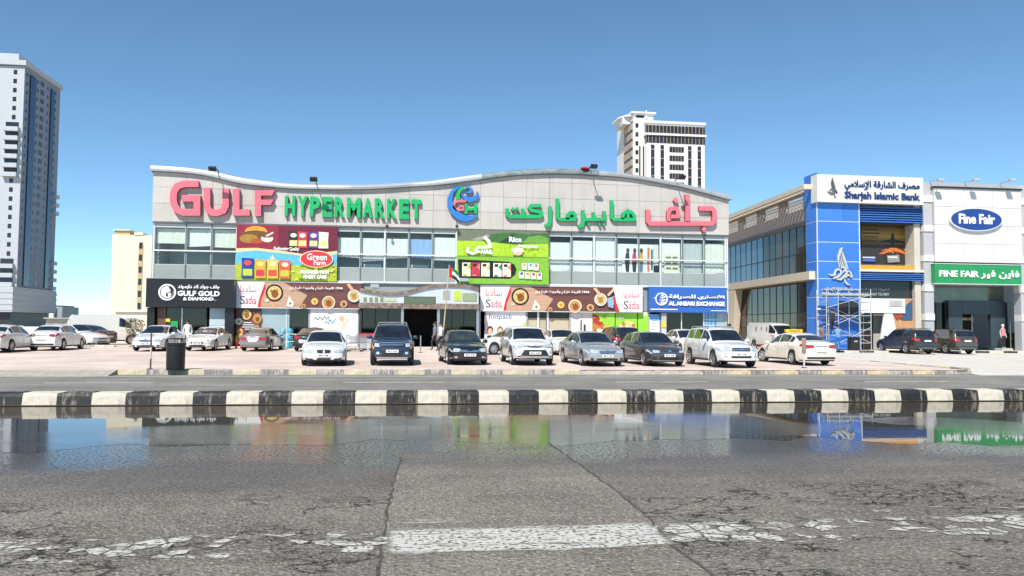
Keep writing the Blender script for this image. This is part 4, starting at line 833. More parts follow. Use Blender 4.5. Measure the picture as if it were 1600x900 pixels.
# blue exchange sign
B8 = Board('shop_sign', 'blue sign board reading AL ANSARI EXCHANGE with round white emblem', 'signboard', (1014.5, 448.8, 1135.5, 488.3), YF - .5, mat('royal blue board', (.03, .12, .44), .35, var=.08, scale=.6), .5)
q = lambda x, y: ((x - 148) / 1200., (y - 90) / 395.)
B8.ell(*q(333, 280), .080, .255, W, 'ring', 30, .06); B8.ell(*q(331, 278), .066, .21, MATS['royal blue board'], 'ring', 30, .06)
for a_, b_, w_ in ((205, 50, .1), (240, 70, .12), (285, 85, .13), (325, 80, .12), (350, 55, .08)): B8.line([q(345 - b_ * .55, a_ + 8) + (.03,), q(345, a_ + 22) + (w_,), q(350 + b_ * .8, a_ - 6) + (.03,)], .1, W, 'emblem', .06)
B8.line([q(205, 265) + (.02,), q(250, 278) + (.1,)], .1, W, 'emblem', .05)
B8.text(arabic('الأنصاري'), *q(890, 205), *q(1308, 285), W, .06, .035); B8.text(arabic('للصرافة'), *q(440, 205), *q(855, 285), W, .06, .035); B8.text('AL ANSARI EXCHANGE', *q(440, 312), *q(1308, 380), W, .06, .05); B8.rect(*q(165, 432), *q(578, 448), W); B8.rect(*q(1095, 448), *q(1335, 458), W)
B9 = Board('wall_poster', 'narrow white notice with blue top beside the exchange cash machine', 'poster', (1015.5, 491, 1030.5, 522), YF - .12, W, .05)
B9.rect(0, 0, 1, .1, pm('7a9ad0')); B9.poly([(0, .1), (1, .1), (1, .3), (.4, .36), (0, .28)], pm('58a8d8')); B9.rect(.15, .42, .6, .46, pm('2a7a4a')); B9.rect(.15, .58, .75, .61, pm('c86a5a')); B9.rect(.1, .75, .5, .78, pm('8a8a8a'))
# office poster seen through the upper windows
B10 = Board('window_poster', 'white poster of shoppers behind the upper windows right of the middle', 'poster', (972, 383, 1021, 426), YF + .06, W, .04)
for u, c_, c2_ in ((.12, '3a2a28', '1c1a20'), (.34, 'c83c4a', '28262a'), (.55, 'e0a030', '6a7a90')): B10.poly([(u, .3), (u + .1, .28), (u + .13, .62), (u - .04, .62)], pm(c_)); B10.poly([(u - .03, .62), (u + .12, .62), (u + .1, .98), (u, .98)], pm(c2_)); B10.ell(u + .06, .2, .05, .09, pm('5a3a2c'))
B10.rect(.8, .08, .87, .95, pm('e07a3a')); B10.rect(.92, .15, .97, .9, pm('3a3a3a'))
B11 = Board('window_poster', 'cream price list behind the upper windows near the right end', 'poster', (1038, 398, 1061, 428), YF + .08, pm('e8e2c4'), .04)
for v in (.1, .4, .66): B11.rect(.1, v, .45, v + .1, pm('7a7a70')); B11.rect(.55, v, .9, v + .1, pm('7a7a70'))
# ================================================================== bank building
YB = 53.5
def bx_(px, py=420, Y=YB): return PY(px, py, Y)[0]
def bz_(py, px=1350, Y=YB): return PY(px, py, Y)[1]
bank = thing('bank_building', 'bank building with blue corner tower, brown glass side wing and cream roof pergola', 'building', (bx_(1350), YB + 4, .34))
bblue = mat('blue composite panel', (.045, .185, .60), .4, var=.07, scale=.5, grime=.06); bblue2 = mat('blue composite panel, second batch', (.055, .205, .64), .4, var=.07, scale=.5)
joint_w = mat('pale joint strip', (.62, .70, .80), .5); cream = mat('cream stone cladding', (.66, .575, .44), .75, var=.06, scale=1.5, grime=.12)
brownw = mat('brown rendered wall', (.36, .27, .225), .8, var=.08, grime=.15); bronze = mat('bronze reflective glass', (.085, .060, .032), .06, .35, var=.25, scale=.35)
bronze2 = mat('bronze reflective glass, darker', (.05, .037, .02), .05, .35, var=.3, scale=.4); bluegl = mat('blue reflective glass', (.11, .16, .20), .05, .6, var=.2, scale=.3); bmull = mat('bronze mullion', (.05, .04, .03), .5, .4)
PX0, PX1 = bx_(1278), bx_(1343); ZS0, ZS1 = bz_(317, 1350), bz_(275.5, 1350); PD = 1.6  # blue tower, depth of its front part
levels = [.36] + [bz_(y, 1310) for y in (497, 464.5, 435.5, 408.5, 378.5, 346)] + [ZS0]
MB().box(PX0 + .05, PX1 - .05, YB + .05, YB + PD, .34, ZS1).build('tower_core', M['dark'], bank)
jw = .03
for i in range(len(levels) - 1):
    z0, z1 = levels[i] + jw, levels[i + 1] - jw; cells = [(PX0, PX1)] if i not in (6,) else [(PX0, lerp(PX0, PX1, .62)), (lerp(PX0, PX1, .62), PX1)]
    if i == 1: # opening for the cash machine window
        a, c = bx_(1309, 480), bx_(1341, 480); cells = [(PX0, a), (c, PX1)]
        MB().box(a, c, YB + .5, YB + .55, z0, z1 - .25).build('recess_window', mat('dark blue glass', (.012, .035, .14), .15), bank); MB().box(a, c, YB + .01, YB + .06, z1 - .24, z1).build('blue_panel', bblue, bank); MB().box(a, c, YB - .15, YB + .5, z0 - .02, z0 + .08).build('ledge', bblue2, bank)
    for a, c in cells: MB().box(a + .012, c - .012, YB, YB + .05, z0, z1).build('blue_panel', random.choice((bblue, bblue2)), bank)
    MB().box(PX0 - .04, PX0, YB + .07, YB + PD, z0, z1).build('blue_panel', random.choice((bblue, bblue2)), bank)
    MB().box(PX0 - .03, PX1, YB + .012, YB + .05, levels[i + 1] - jw + .004, levels[i + 1] + jw - .004).build('joint', joint_w, bank)
    MB().box(PX0 - .028, PX0, YB + .08, YB + PD, levels[i + 1] - jw + .004, levels[i + 1] + jw - .004).build('joint', joint_w, bank)
MB().box(PX0 - .05, PX0 + .008, YB - .01, YB + .068, .34, ZS0).build('corner_trim', joint_w, bank); MB().box(PX1 - .01, PX1 + .06, YB - .01, YB + .07, .34, ZS0).build('corner_trim', joint_w, bank)
SX1 = bx_(1442.5, 300)
MB().box(PX0 - .04, PX0 + .2, YB + .1, YB + PD + .2, ZS0 + .001, ZS1 + .15).build('tower_side', bblue, bank)
# recess beside the tower
RX0, RX1 = PX1 + .06, bx_(1433, 450); RYB = YB + 1.5
bank_in = mat('grey bank wall', (.46, .45, .42), .8, var=.06, grime=.15)
louv = mat('blue louvre slat', (.05, .16, .47), .4, var=.12)
def louvre(y0, y1, label=None):
    z0, z1 = bz_(y1, 1390), bz_(y0, 1390); n = max(4, int((z1 - z0) / .16))
    MB().box(RX0, SX1 - .02, YB + .25, YB + .3, z0, z1).build('louvre_back', mat('dark blue', (.02, .05, .16), .5), bank)
    for i in range(n):
        za = lerp(z0, z1, i / n); h = (z1 - z0) / n
        MB().add([(x, y, z) for x in (RX0, SX1 - .02) for y, z in ((YB + .22, za + h * .95), (YB + .05, za + h * .25), (YB + .05, za + h * .05), (YB + .22, za + h * .75))], [(0, 1, 5, 4), (1, 2, 6, 5), (2, 3, 7, 6), (3, 0, 4, 7), (3, 2, 1, 0), (4, 5, 6, 7)]).build('louvre_slat', louv, bank)
louvre(322, 347.5); louvre(426.5, 438)
MB().box(RX0, SX1 - .02, YB + .02, YB + RYB - YB, bz_(424.5, 1390), bz_(421.5, 1390)).build('sill', M['white'], bank)
MB().box(RX0, bx_(1432, 417), YB + .3, YB + .5, bz_(421, 1390), bz_(414.5, 1390)).build('orange_band', pm('e0982c'), bank)
MB().box(RX0, RX1 + .6, RYB, RYB + .1, .34, ZS1 - .2).build('recess_wall', bank_in, bank)
MB().box(RX1 + .02, RX1 + .5, YB + .28, RYB, .34, ZS1 - .2).build('recess_side', mat('beige render', (.55, .50, .42), .8, var=.06, grime=.1), bank)
MB().box(RX0, RX1, YB + .3, RYB - .02, bz_(349.5, 1390), bz_(347.6, 1390)).build('soffit', M['dark'], bank)
pst = Board('wall_poster', 'dark poster of an aeroplane taking off at sunset above the bank entrance', 'poster', (1346, 351, 1421, 413), RYB - .12, pm('34302a'), .1)
for k_, c_ in enumerate(('5a4a22', '7a6024', '94742a', 'a88430', '8a6a2a', '5a4826')): pst.rect(0, k_ * .085, 1, k_ * .085 + .09, pm(c_))
pst.poly([(.36, .42), (.6, .37), (.63, .22), (.65, .2), (.67, .22), (.69, .37), (.93, .42), (.93, .44), (.69, .45), (.68, .52), (.72, .55), (.58, .55), (.62, .52), (.61, .45), (.36, .44)], M['black'], 'aeroplane')
pst.poly([(.35, .74), (.6, .58), (.72, .58), (1, .74), (.95, .75), (.66, .66), (.40, .75)], pm('c8682c')); [pst.ell(rnd.uniform(.4, .95), rnd.uniform(.62, .74), .012, .012, pm(rnd.choice(('f0c060', 'e88a3a', 'e04a2a'))), 'lamp_print', 6) for _ in range(26)]
for v in (.13, .22, .31, .4): pst.rect(.02, v, rnd.uniform(.28, .38), v + .02, pm('2a2416'))
pst.rect(.0, .82, .26, .86, pm('b8c0d8')); pst.rect(.0, .88, .26, .94, pm('4a68b0')); pst.poly([(.5, .78), (.76, .76), (.77, .94), (.52, .96)], pm('8a8a86')); pst.rect(.53, .80, .72, .84, pm('d8d8d4'))
# shop level of the bank
dgl = MB().box(RX0, RX1, YB + .6, YB + .62, bz_(466, 1390), bz_(439, 1390)).build('dark_glazing', mat('dark glazing', (.02, .022, .022), .08), bank)
MB().box(RX0, bx_(1419, 478), YB + .35, YB + .58, bz_(489, 1390), bz_(466.2, 1390)).build('white_band', M['white'], bank)
MB().box(bx_(1393), bx_(1413), YB + .30, YB + .348, bz_(478, 1400), bz_(469, 1400)).build('plaque', bank_in, bank)
MB().box(RX0, bx_(1378), YB + 1.2, YB + 1.25, .34, bz_(489, 1390)).build('door', mat('dark bronze door', (.035, .027, .022), .2), bank); MB().box(bx_(1362, 500), bx_(1363, 500), YB + 1.1, YB + 1.19, .34, bz_(489, 1390)).build('door_frame', M['steel'], bank); MB().box(bx_(1371, 500), bx_(1376, 500), YB + 1.12, YB + 1.18, bz_(506, 1374), bz_(501, 1374)).build('door_sticker', pm('d8d830'), bank)
MB().prism([(bx_(1378, 545), .34), (bx_(1412, 545), .34), (bx_(1400, 489), bz_(489, 1390) - .01), (bx_(1387, 489), bz_(489, 1390) - .01)], YB + .4, YB + .5).build('slanted_panel', M['white'], bank)
MB().prism([(bx_(1413, 545), .34), (RX1, .34), (RX1, bz_(466, 1420)), (bx_(1421, 478), bz_(466, 1420)), (bx_(1401.5, 492), bz_(490, 1400))], YB + .5, YB + .56).build('print_panel', pm('c89468'), bank)
MB().prism([(bx_(1408, 488), bz_(489, 1408)), (bx_(1432, 470), bz_(468, 1432)), (bx_(1432, 500), bz_(500, 1432)), (bx_(1415, 500), bz_(500, 1415))], YB + .45, YB + .495).build('print_shape', pm('3a5a78'), bank); MB().prism([(bx_(1403, 492), bz_(493, 1403)), (bx_(1412, 486), bz_(486, 1412)), (bx_(1418, 494), bz_(494, 1418)), (bx_(1408, 500), bz_(500, 1408))], YB + .44, YB + .449).build('print_shape', pm('a84a2a'), bank)
text_mb(arabic('الطريقة الذكية للدفع'), bx_(1349, 452), bx_(1397, 452), bz_(454.5, 1373), bz_(449.5, 1373), YB + .595, 0, .01).build('lettering', pm('b8bab4'), bank); text_mb('SMART WAY TO PAY', bx_(1349, 459), bx_(1397, 459), bz_(461.5, 1373), bz_(457, 1373), YB + .595, 0, .01).build('lettering', pm('b8bab4'), bank)
# body and roof behind
MB().box(PX0 + 2.4, RX1 + .58, RYB + .11, YB + 24, .34, ZS1 - .6).build('rear_body', cream, bank)

# side wing, seen at a slant: s runs back along the wall, o is the distance in front of it
SA = rad(3.7); SD = Vector((math.sin(SA), math.cos(SA), 0)); SN = Vector((-math.cos(SA), math.sin(SA), 0)); SC0 = Vector((PX0 + .35, YB + PD, 0))
def sw(s, o, z): p = SC0 + SD * s + SN * o; return (p.x, p.y, z)
def sw_at(px, py, o=0):
    d = ray(px, py); C = SC0 + SN * o; t = (C - Vector((0, 0, 0))).dot(SN) / (d.x * SN.x + d.y * SN.y); p = d * t
    return (Vector((p.x, p.y, 0)) - C).dot(SD), p.z + CAM_Z
def sbox(mb, s0, s1, o0, o1, z0, z1):
    return mb.add([sw(s, o, z) for z in (z0, z1) for s, o in ((s0, o0), (s1, o0), (s1, o1), (s0, o1))], [(0, 1, 2, 3), (7, 6, 5, 4), (0, 4, 5, 1), (1, 5, 6, 2), (2, 6, 7, 3), (3, 7, 4, 0)])
def sp(name, s0, s1, o0, o1, z0, z1, m_): return sbox(MB(), s0, s1, o0, o1, z0, z1).build(name, m_, bank)
SL = 22.4
zbm = sw_at(1256, 288, 1.0)[1]; zb0 = sw_at(1256, 295.5, 1.0)[1]; zp0 = sw_at(1262, 349.5)[1]; zpt = sw_at(1262, 324.5)[1]; zc1 = sw_at(1268, 423, .75)[1]; zc0 = sw_at(1268, 436, .75)[1]
sp('roof_beam', -1.2, SL, .75, 1.05, zb0, zbm, cream); sp('roof_beam', -1.2, -.9, -.35, .745, zb0, zbm, cream); sp('wall_beam', -.3, SL, -.15, .12, zb0 + .02, zbm - .03, brownw)
for i in range(30): sp('pergola_rafter', .15 + i * .62, .33 + i * .62, .125, .745, zb0 + .10, zbm - .10, cream)
sp('parapet', -.5, SL, -.25, 0, zp0, zpt, brownw)
pier = [0, 2.2, 4.7, 6.9, 9.4, 11.6, 14.1, 16.3, 18.8, 21.0]
for i in range(0, len(pier) - 1):
    s0, s1 = pier[i], pier[i + 1]
    if i % 2 == 0: sp('pier', s0 - .3, s1 - .9, -.22, -.02, zpt + .002, zb0 + .018, brownw)
    else:
        for k_ in range(5): sp('window_louvre', s0 - .9 + .02, s1 - .32, -.2, -.08, zpt + .06 + k_ * .24, zpt + .15 + k_ * .24, M['white'])
sp('soffit_strip', -.4, SL, .004, .10, zp0 - .06, zp0 + .0, mat('orange brown strip', (.40, .22, .12), .7))
# upper glazing, two rows of bronze panes
nz_ = 16; pw = 1.35; zm = lerp(zc1, zp0, .42)
for i in range(nz_):
    for z0, z1 in ((zc1 - .1, zm - .03), (zm + .03, zp0 - .07)):
        a, c = -.2 + i * pw + .03, -.2 + (i + 1) * pw - .03; mm = bluegl if i > 6 else random.choice((bronze, bronze2, bronze2))
        t_ = random.uniform(-.006, .006); MB().quad(sw(c, .0 + t_, z0), sw(a, .0, z0), sw(a, .0 + t_ * .5, z1), sw(c, .0 + t_, z1)).build('glass_pane', mm, bank)
sp('glazing_back', -.2, SL, -.3, -.06, .34, zp0 - .01, M['dark'])
for i in range(nz_ + 1): sp('mullion', -.2 + i * pw - .026, -.2 + i * pw + .026, -.05, .03, zc1, zp0 - .062, bmull)
sp('transom', -.2, SL, -.05, .035, zm - .027, zm + .027, bmull)
sp('canopy_band', -1.3, SL, -.05, .75, zc0, zc1, cream); sp('canopy_band', -1.32, -1.0, -.34, -.052, zc0, zc1, cream)
sp('canopy_soffit', -.9, SL, .0, .70, zc0 - .05, zc0 - .004, mat('warm soffit', (.42, .30, .18), .7))
zmid = lerp(.4, zc0, .53); zlow = .4 + 1.55
for i in range(nz_):
    for z0, z1 in ((.4, zlow - .03), (zlow + .03, zmid - .03), (zmid + .03, zc0 - .05)):
        a, c = -.2 + i * pw + .03, -.2 + (i + 1) * pw - .03; t_ = random.uniform(-.005, .005)
        MB().quad(sw(c, -.02 + t_, z0), sw(a, -.02, z0), sw(a, -.02 + t_ * .5, z1), sw(c, -.02 + t_, z1)).build('glass_pane', random.choice((bronze, bronze2)), bank)
    sp('mullion', -.2 + i * pw - .026, -.2 + i * pw + .026, -.055, .012, .4, zc0 - .055, bmull)
for z in (zlow, zmid): sp('transom', -.2, SL, -.055, .016, z - .027, z + .027, bmull)
# splayed cream pillar at the far end of the wing
s_a, s_b = sw_at(1156, 480, .3)[0], sw_at(1139, 480, .3)[0]
V = [sw(s_a + 1.3, .02, .34), sw(s_b, .02, .34), sw(s_b, .74, .34), sw(s_a + 1.3, .5, .34), sw(s_a, .02, zc0 - .055), sw(s_b, .02, zc0 - .055), sw(s_b, .74, zc0 - .055), sw(s_a, .74, zc0 - .055)]
MB().add(V, [(0, 3, 2, 1), (4, 5, 6, 7), (0, 1, 5, 4), (1, 2, 6, 5), (2, 3, 7, 6), (3, 0, 4, 7)]).build('splayed_pillar', cream, bank)
# ---- bank signs
def falcon(o, X, Z, w, h, y, m_, dep, rm=None):
    """calligraphic falcon emblem drawn with strokes; coordinates in units of a 10x crop of the tower emblem"""
    f = lambda P: [(X + (p[0] - 425) / 400 * w, Z - (p[1] - 470) / 620 * h) + tuple(v / 400 * w for v in p[2:]) for p in P]
    S = [[(470, 165, 14), (440, 200, 34), (420, 260, 30), (400, 310, 30), (395, 370, 18), (420, 480, 14)], [(455, 215, 10), (500, 330, 22), (555, 500, 18)], [(430, 260, 6), (470, 420, 18), (490, 500, 12)], [(412, 320, 6), (445, 440, 16), (455, 500, 12)], [(445, 225, 6), (485, 350, 16), (525, 500, 12)],
         [(235, 585, 8), (265, 605, 22), (330, 600, 28), (345, 540, 26), (390, 505, 28), (430, 520, 26), (445, 570, 26), (400, 620, 30), (340, 640, 28), (300, 660, 10)], [(360, 665, 12), (430, 665, 34), (480, 630, 30), (520, 590, 28), (545, 540, 26), (500, 520, 22), (470, 560, 18)],
         [(440, 480, 10), (490, 470, 26), (530, 500, 20), (500, 530, 14)], [(555, 520, 10), (600, 560, 24), (625, 620, 20), (600, 630, 14)], [(495, 660, 14), (510, 710, 26), (550, 745, 22), (595, 750, 6)], [(510, 640, 16), (560, 590, 22), (600, 620, 16)]]
    for i, st in enumerate(S): stroke(f(st), .1, y - dep - .002 * i, y - .001 * i).build('emblem_stroke', m_, o)
e1 = thing('wall_emblem', 'silver calligraphic falcon emblem on the blue tower', 'emblem', (bx_(1312), YB - .05, bz_(450, 1312)))
fx_, fz_ = PY(1312.5, 417, YB - .1); falcon(e1, fx_, fz_, 40 * .0462, 62 * .0462, YB - .005, mat('silver letter', (.66, .65, .60), .35, .3), .12)
sg = Board('shop_sign', 'white roof sign reading Sharjah Islamic Bank in dark blue letters', 'signboard', (1277, 275, 1442.5, 317.5), YB - .35, mat('cream white sign panel', (.72, .70, .63), .45, var=.02, scale=.5), .9)
q = lambda x, y: ((x - 82) / 828., (y - 25) / 210.)
navy = mat('navy letter', (.015, .04, .16), .4); fx_, fz_ = sg.X(.135), sg.Z(.48); falcon(sg.o, fx_, fz_, .095 * (sg.x1 - sg.x0), .75 * (sg.z1 - sg.z0), sg.Y - .005, mat('grey letter', (.12, .12, .13), .4), .05)
sg.text(arabic('مصرف الشارقة الإسلامي'), *q(290, 62), *q(880, 140), navy, .05, .03); sg.text('Sharjah Islamic Bank', *q(290, 148), *q(880, 222), navy, .05, .035)
ls = thing('letter_sign', 'silver Arabic and English bank name below the falcon emblem', 'sign', (bx_(1312), YB - .05, bz_(463, 1312)))
sil = MATS['silver letter']; zz = lambda y: bz_(y, 1312)
text_mb(arabic('مصرف الشارقة الإسلامي'), bx_(1283, 452), bx_(1341, 452), zz(456), zz(449), YB - .002, .10, .05).build('lettering', sil, ls); text_mb('Sharjah Islamic Bank', bx_(1283, 460), bx_(1341, 460), zz(463), zz(457.3), YB - .002, .10, .05).build('lettering', sil, ls)

# ================================================================== textile shop to the right
ff = thing('shop_building', 'grey shop building with white panelled front and banded columns at the right', 'building', (bx_(1525), YB + 1, .34))
fgrey = mat('grey shop render', (.44, .44, .455), .7, var=.05, grime=.1); fwhite = mat('white shop panel', (.68, .67, .635), .55, var=.025, scale=.8, grime=.08); fband = mat('white column band', (.76, .745, .70), .6, grime=.12)
FY = YB + .05; FX = lambda p, y=420: PY(p, y, FY)[0]; FZ = lambda y, p=1525: PY(p, y, FY)[1]
ztop = FZ(286.5); wl_, wr_ = FX(1457, 350), FX(1592.5, 350)
MB().box(SX1 + .01, FX(1720), FY + .12, FY + 22, .34, ztop).build('body', fgrey, ff) if False else None
MB().box(FX(1443.5, 350), FX(1720), FY + 6, FY + 22, .34, ztop - .1).build('body', fgrey, ff)
MB().box(SX1 + .01, FX(1720), FY + .15, FY + 5.99, FZ(309), ztop).build('parapet', fgrey, ff)
bands = [(308, 318), (354, 363.5), (400.5, 409.5), (446, 456), (491, 501)]
for (a, c) in ((SX1 + .012, wl_ + .0), (wr_, FX(1720))):
    zc_ = [FZ(y) for p in bands for y in p]; prev = FZ(309) - .002
    for t_, b_ in bands:
        MB().box(a - .03 if a < wl_ else a, c, FY - .08, FY + .7, FZ(b_), FZ(t_)).build('column_band', fband, ff)
    ed = [FZ(307.9)] + [v for t_, b_ in bands for v in (FZ(t_), FZ(b_))] + [.34]
    for k_ in range(1, len(ed) - 1, 2): MB().box(a, c, FY, FY + .7, ed[k_ + 1 + 0] if k_ + 1 < len(ed) else .34, ed[k_] if False else ed[k_]).build('column_shaft', fgrey, ff) if False else None
    for k_ in range(len(bands)):
        zlo = FZ(bands[k_ + 1][0]) if k_ + 1 < len(bands) else .34
        MB().box(a, c, FY, FY + .7, zlo + .002, FZ(bands[k_][1]) - .002).build('column_shaft', fgrey, ff)
nx, nzr = 6, 4; zA, zB = FZ(410.5), FZ(296.5)
for i in range(nx):
    for j in range(nzr): MB().box(lerp(wl_, wr_, i / nx) + .012, lerp(wl_, wr_, (i + 1) / nx) - .012, FY - .25 + random.uniform(-.004, .004), FY - .15, lerp(zA, zB, j / nzr) + .012, lerp(zA, zB, (j + 1) / nzr) - .012).build('front_panel', fwhite, ff)
MB().box(wl_ + .01, wr_ - .01, FY - .15, FY + .5, zA, zB).build('panel_backing', fgrey, ff); MB().box(wl_ - .05, wr_ + .05, FY - .35, FY + .1, zB + .002, zB + .12).build('panel_coping', M['dark'], ff)
gs = Board('shop_sign', 'green sign board reading FINE FAIR in white English and Arabic letters', 'signboard', (1461, 413.5, 1596, 443.5), FY - .45, mat('green sign board', (.02, .27, .085), .35, var=.05, scale=.6), .5, frame_mat=bar_m)
gs.text('FINE', .045, .33, .255, .66, W, .05, .03); gs.text('FAIR', .29, .33, .50, .66, W, .05, .03); gs.text(arabic('فاين فير'), .52, .28, .97, .74, W, .05, .03)
ov = thing('oval_sign', 'blue oval sign with white rim and the words Fine Fair', 'sign', (FX(1525, 343), FY - .3, FZ(360)))
oc = PY(1525, 343, FY - .4); rw = FX(1566) - FX(1525); rh = rw * .405
def oval(nm, k_, y0, y1, m_): return MB().prism([(oc[0] + rw * k_ * math.cos(6.2832 * t / 40), oc[1] + rh * (k_ - (1 - k_) * .9) * math.sin(6.2832 * t / 40)) for t in range(40)], y0, y1).build(nm, m_, ov)
oval('rim', 1, FY - .45, FY - .26, mat('silver white rim', (.72, .73, .74), .4)); oval('face', .955, FY - .47, FY - .452, mat('oval blue', (.015, .055, .25), .35, var=.15, scale=.8))
text_mb('Fine Fair', oc[0] - rw * .68, oc[0] + rw * .68, oc[1] - rh * .40, oc[1] + rh * .46, FY - .475, .04, .035).build('lettering', W, ov)
# recessed shop front
ox0, ox1 = wl_ + .02, wr_ - .02; lz = FZ(447); SYr = FY + 1.7
MB().box(ox0, ox1, SYr, SYr + .1, FZ(472), lz + .6).build('upper_glazing', mat('green grey glazing', (.16, .19, .155), .12, .3, var=.3, scale=.5), ff)
MB().box(ox0, ox1, FY + .4, SYr + .2, lz + .1, lz + .25).build('soffit', fgrey, ff)
darkteal = mat('dark teal shop front', (.035, .055, .068), .3, var=.12); MB().box(ox0 + .5, ox1 - 1.0, SYr - .3, SYr - .1, .36, FZ(470) ).build('portal', darkteal, ff) if False else None
px_ = lambda p: PY(p, 510, SYr)[0]
for a, c, zt2 in ((1478, 1499, 470), (1543, 1565, 470), (1499.3, 1542.7, 491)):
    if zt2 == 470: MB().box(px_(a), px_(c), SYr - .35, SYr - .02, .36, PY(1520, 470, SYr)[1]).build('portal', darkteal, ff)
MB().box(px_(1499.3), px_(1542.7), SYr - .35, SYr - .02, PY(1520, 491, SYr)[1], PY(1520, 470, SYr)[1]).build('portal_head', darkteal, ff)
MB().box(px_(1500), px_(1542), SYr + 1.5, SYr + 1.6, .36, 5).build('shop_inside', dim_m, ff); [MB().box(px_(a), px_(a) + .5, SYr + 1.2, SYr + 1.49, PY(1520, 500, SYr)[1], PY(1520, 496, SYr)[1]).build('shelf_light', pm('c8b890'), ff) for a in (1505, 1520, 1531)]
MB().box(px_(1520), px_(1521), SYr + .1, SYr + .14, .36, PY(1520, 492, SYr)[1]).build('door_frame', M['steel'], ff); MB().box(px_(1464), px_(1477.5), SYr + .05, SYr + .07, .36, PY(1520, 471, SYr)[1]).build('shop_window', dark_glass, ff); MB().box(px_(1566), px_(1590), SYr + 1.0, SYr + 1.1, .36, PY(1520, 471, SYr)[1]).build('display_wall', mat('grey display wall', (.09, .10, .10), .6), ff)
MB().box(PY(1560, 530, FY + .4)[0], PY(1577, 530, FY + .4)[0], FY + .05, FY + .8, .345, .50).build('display_plinth', pave, ff); MB().box(px_(1578), px_(1580), SYr - .05, SYr, .36, PY(1520, 471, SYr)[1]).build('window_post', mat('pale green post', (.42, .50, .40), .4), ff)
for i, p in enumerate((1469, 1524, 1581)):
    x, z = PY(p, 281.5, FY - 1.0); o = thing('floodlight', 'small grey floodlight on the parapet ' + ('nearest the bank sign', 'above the blue oval sign', 'at the right end of the white shop front')[i], 'lamp', (x, FY - .2, ztop), group='shop parapet floodlights')
    MB().tube([(x, FY + .3, ztop - .05), (x, FY + .1, ztop + .1), (x, FY - .85, z)], .03).build('arm', M['alu'], o); MB().cbox(x - .22, x + .22, FY - 1.2, FY - .85, z - .08, z + .12, .03).build('housing', M['alu'], o); MB().box(x - .18, x + .18, FY - 1.1, FY - .9, z - .1, z - .081).build('lens', W, o)

# scaffold in front of the blue tower
sc_ = thing('scaffold', 'silver tube scaffold tower standing in front of the blue bank tower', 'scaffold', (bx_(1325), YB - 1.2, .34))
tubem = mat('galvanised tube', (.62, .63, .64), .4, .4, var=.12); YA, YC = YB - 1.9, YB - .6
def stz(y): return PY(1325, y, YA)[1]
sx = [PY(p, 500, YA)[0] for p in (1291.5, 1310, 1343, 1361)]
for x in sx:
    for y in (YA, YC): MB().tube([(x, y, .345), (x, y, stz(452 if x != sx[3] else 451))], .028, 7).build('standard', tubem, sc_); MB().cbox(x - .08, x + .08, y - .08, y + .08, .341, .37).build('base_plate', tubem, sc_) if y == YA else None
for yv in (460, 472, 484, 493, 504, 515, 524, 536):
    z = stz(yv)
    MB().tube([(sx[2] if yv in (472, 484, 504, 515) else sx[0], YA, z), (sx[3], YA, z)], .022, 6).build('ledger', tubem, sc_)
    if yv in (460, 493, 524): MB().tube([(sx[0], YC, z), (sx[3], YC, z)], .022, 6).build('ledger', tubem, sc_)
    for x in (sx[0], sx[3]): MB().tube([(x, YA, z), (x, YC, z)], .02, 6).build('cross_tube', tubem, sc_)
for x0, y0, x1, y1, Yv in ((0, 481, 3, 460, YA), (1, 460, 3, 482, YA), (0, 484, 2, 506, YA), (1, 505, 3, 484, YA), (0, 506, 3, 536, YA), (1, 536, 3, 511, YA), (0, 470, 3, 500, YC), (0, 515, 3, 485, YC)):
    MB().tube([(sx[x0], Yv - .04, stz(y0)), (sx[x1], Yv - .04, stz(y1))], .02, 6).build('brace', tubem, sc_)
for k_ in range(3): MB().box(sx[0] + .05, sx[3] - .05, YA + .1 + k_ * .42, YA + .48 + k_ * .42, stz(461.5), stz(460.2)).build('platform_board', mat('scaffold board', (.42, .40, .36), .8, var=.2), sc_)
# ================================================================== towers and far buildings
# left tower
TY = 225.0; tx = lambda p, Y=TY: PY(p, 300, Y)[0]; tz = lambda y, p=40, Y=TY: PY(p, y, Y)[1]
tw = thing('apartment_tower', 'tall blue-grey apartment tower with balconies at the left edge', 'building', (tx(-20), TY + 15, 0))
t_front = mat('pale tower render', (.45, .475, .51), .7, var=.04, grime=.1); t_shade = mat('grey tower render', (.225, .26, .315), .75, var=.04, grime=.1); t_blue = mat('blue tower glass', (.03, .055, .10), .15, .2, var=.25, scale=.15); t_dark = mat('tower window', (.03, .032, .04), .15, .2)  # side walls use a darker render: their shade is put into the colour
podm = mat('tower podium', (.45, .47, .47), .7, var=.05); TZ = tz(103); X1 = PY(27, 300, TY)[0] + .7; X0 = X1 - 34; D_ = 22.0; ZP = tz(449)
MB().box(X0, X1, TY, TY + D_, ZP, TZ).build('wall', t_shade, tw)
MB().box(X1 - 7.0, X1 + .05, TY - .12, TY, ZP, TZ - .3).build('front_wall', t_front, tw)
MB().prismz([(X1 - 7.02, TY), (X1 - 9, TY - 2.2), (X1 - 14, TY - 4.2), (X1 - 20, TY - 5), (X1 - 26, TY - 4.2), (X1 - 31, TY - 2.2), (X1 - 34, TY)], ZP, TZ - 3).build('bow_window', t_blue, tw)
MB().prismz([(X1 + .6, TY - .8), (X1 - 7.02, TY - .8), (X1 - 9, TY - 3), (X1 - 14, TY - 5), (X1 - 20, TY - 5.8), (X1 - 34, TY - 1), (X1 - 34, TY + D_), (X1 + .6, TY + D_ + .5)], TZ, TZ + 1.3).build('roof_slab', t_front, tw)
MB().box(X1 - 20, X1 - 3, TY + 3, TY + 12, TZ + 1.3, TZ + 4.2).build('roof_house', t_front, tw)
nfl = 24; fh = (TZ - 1 - ZP) / nfl
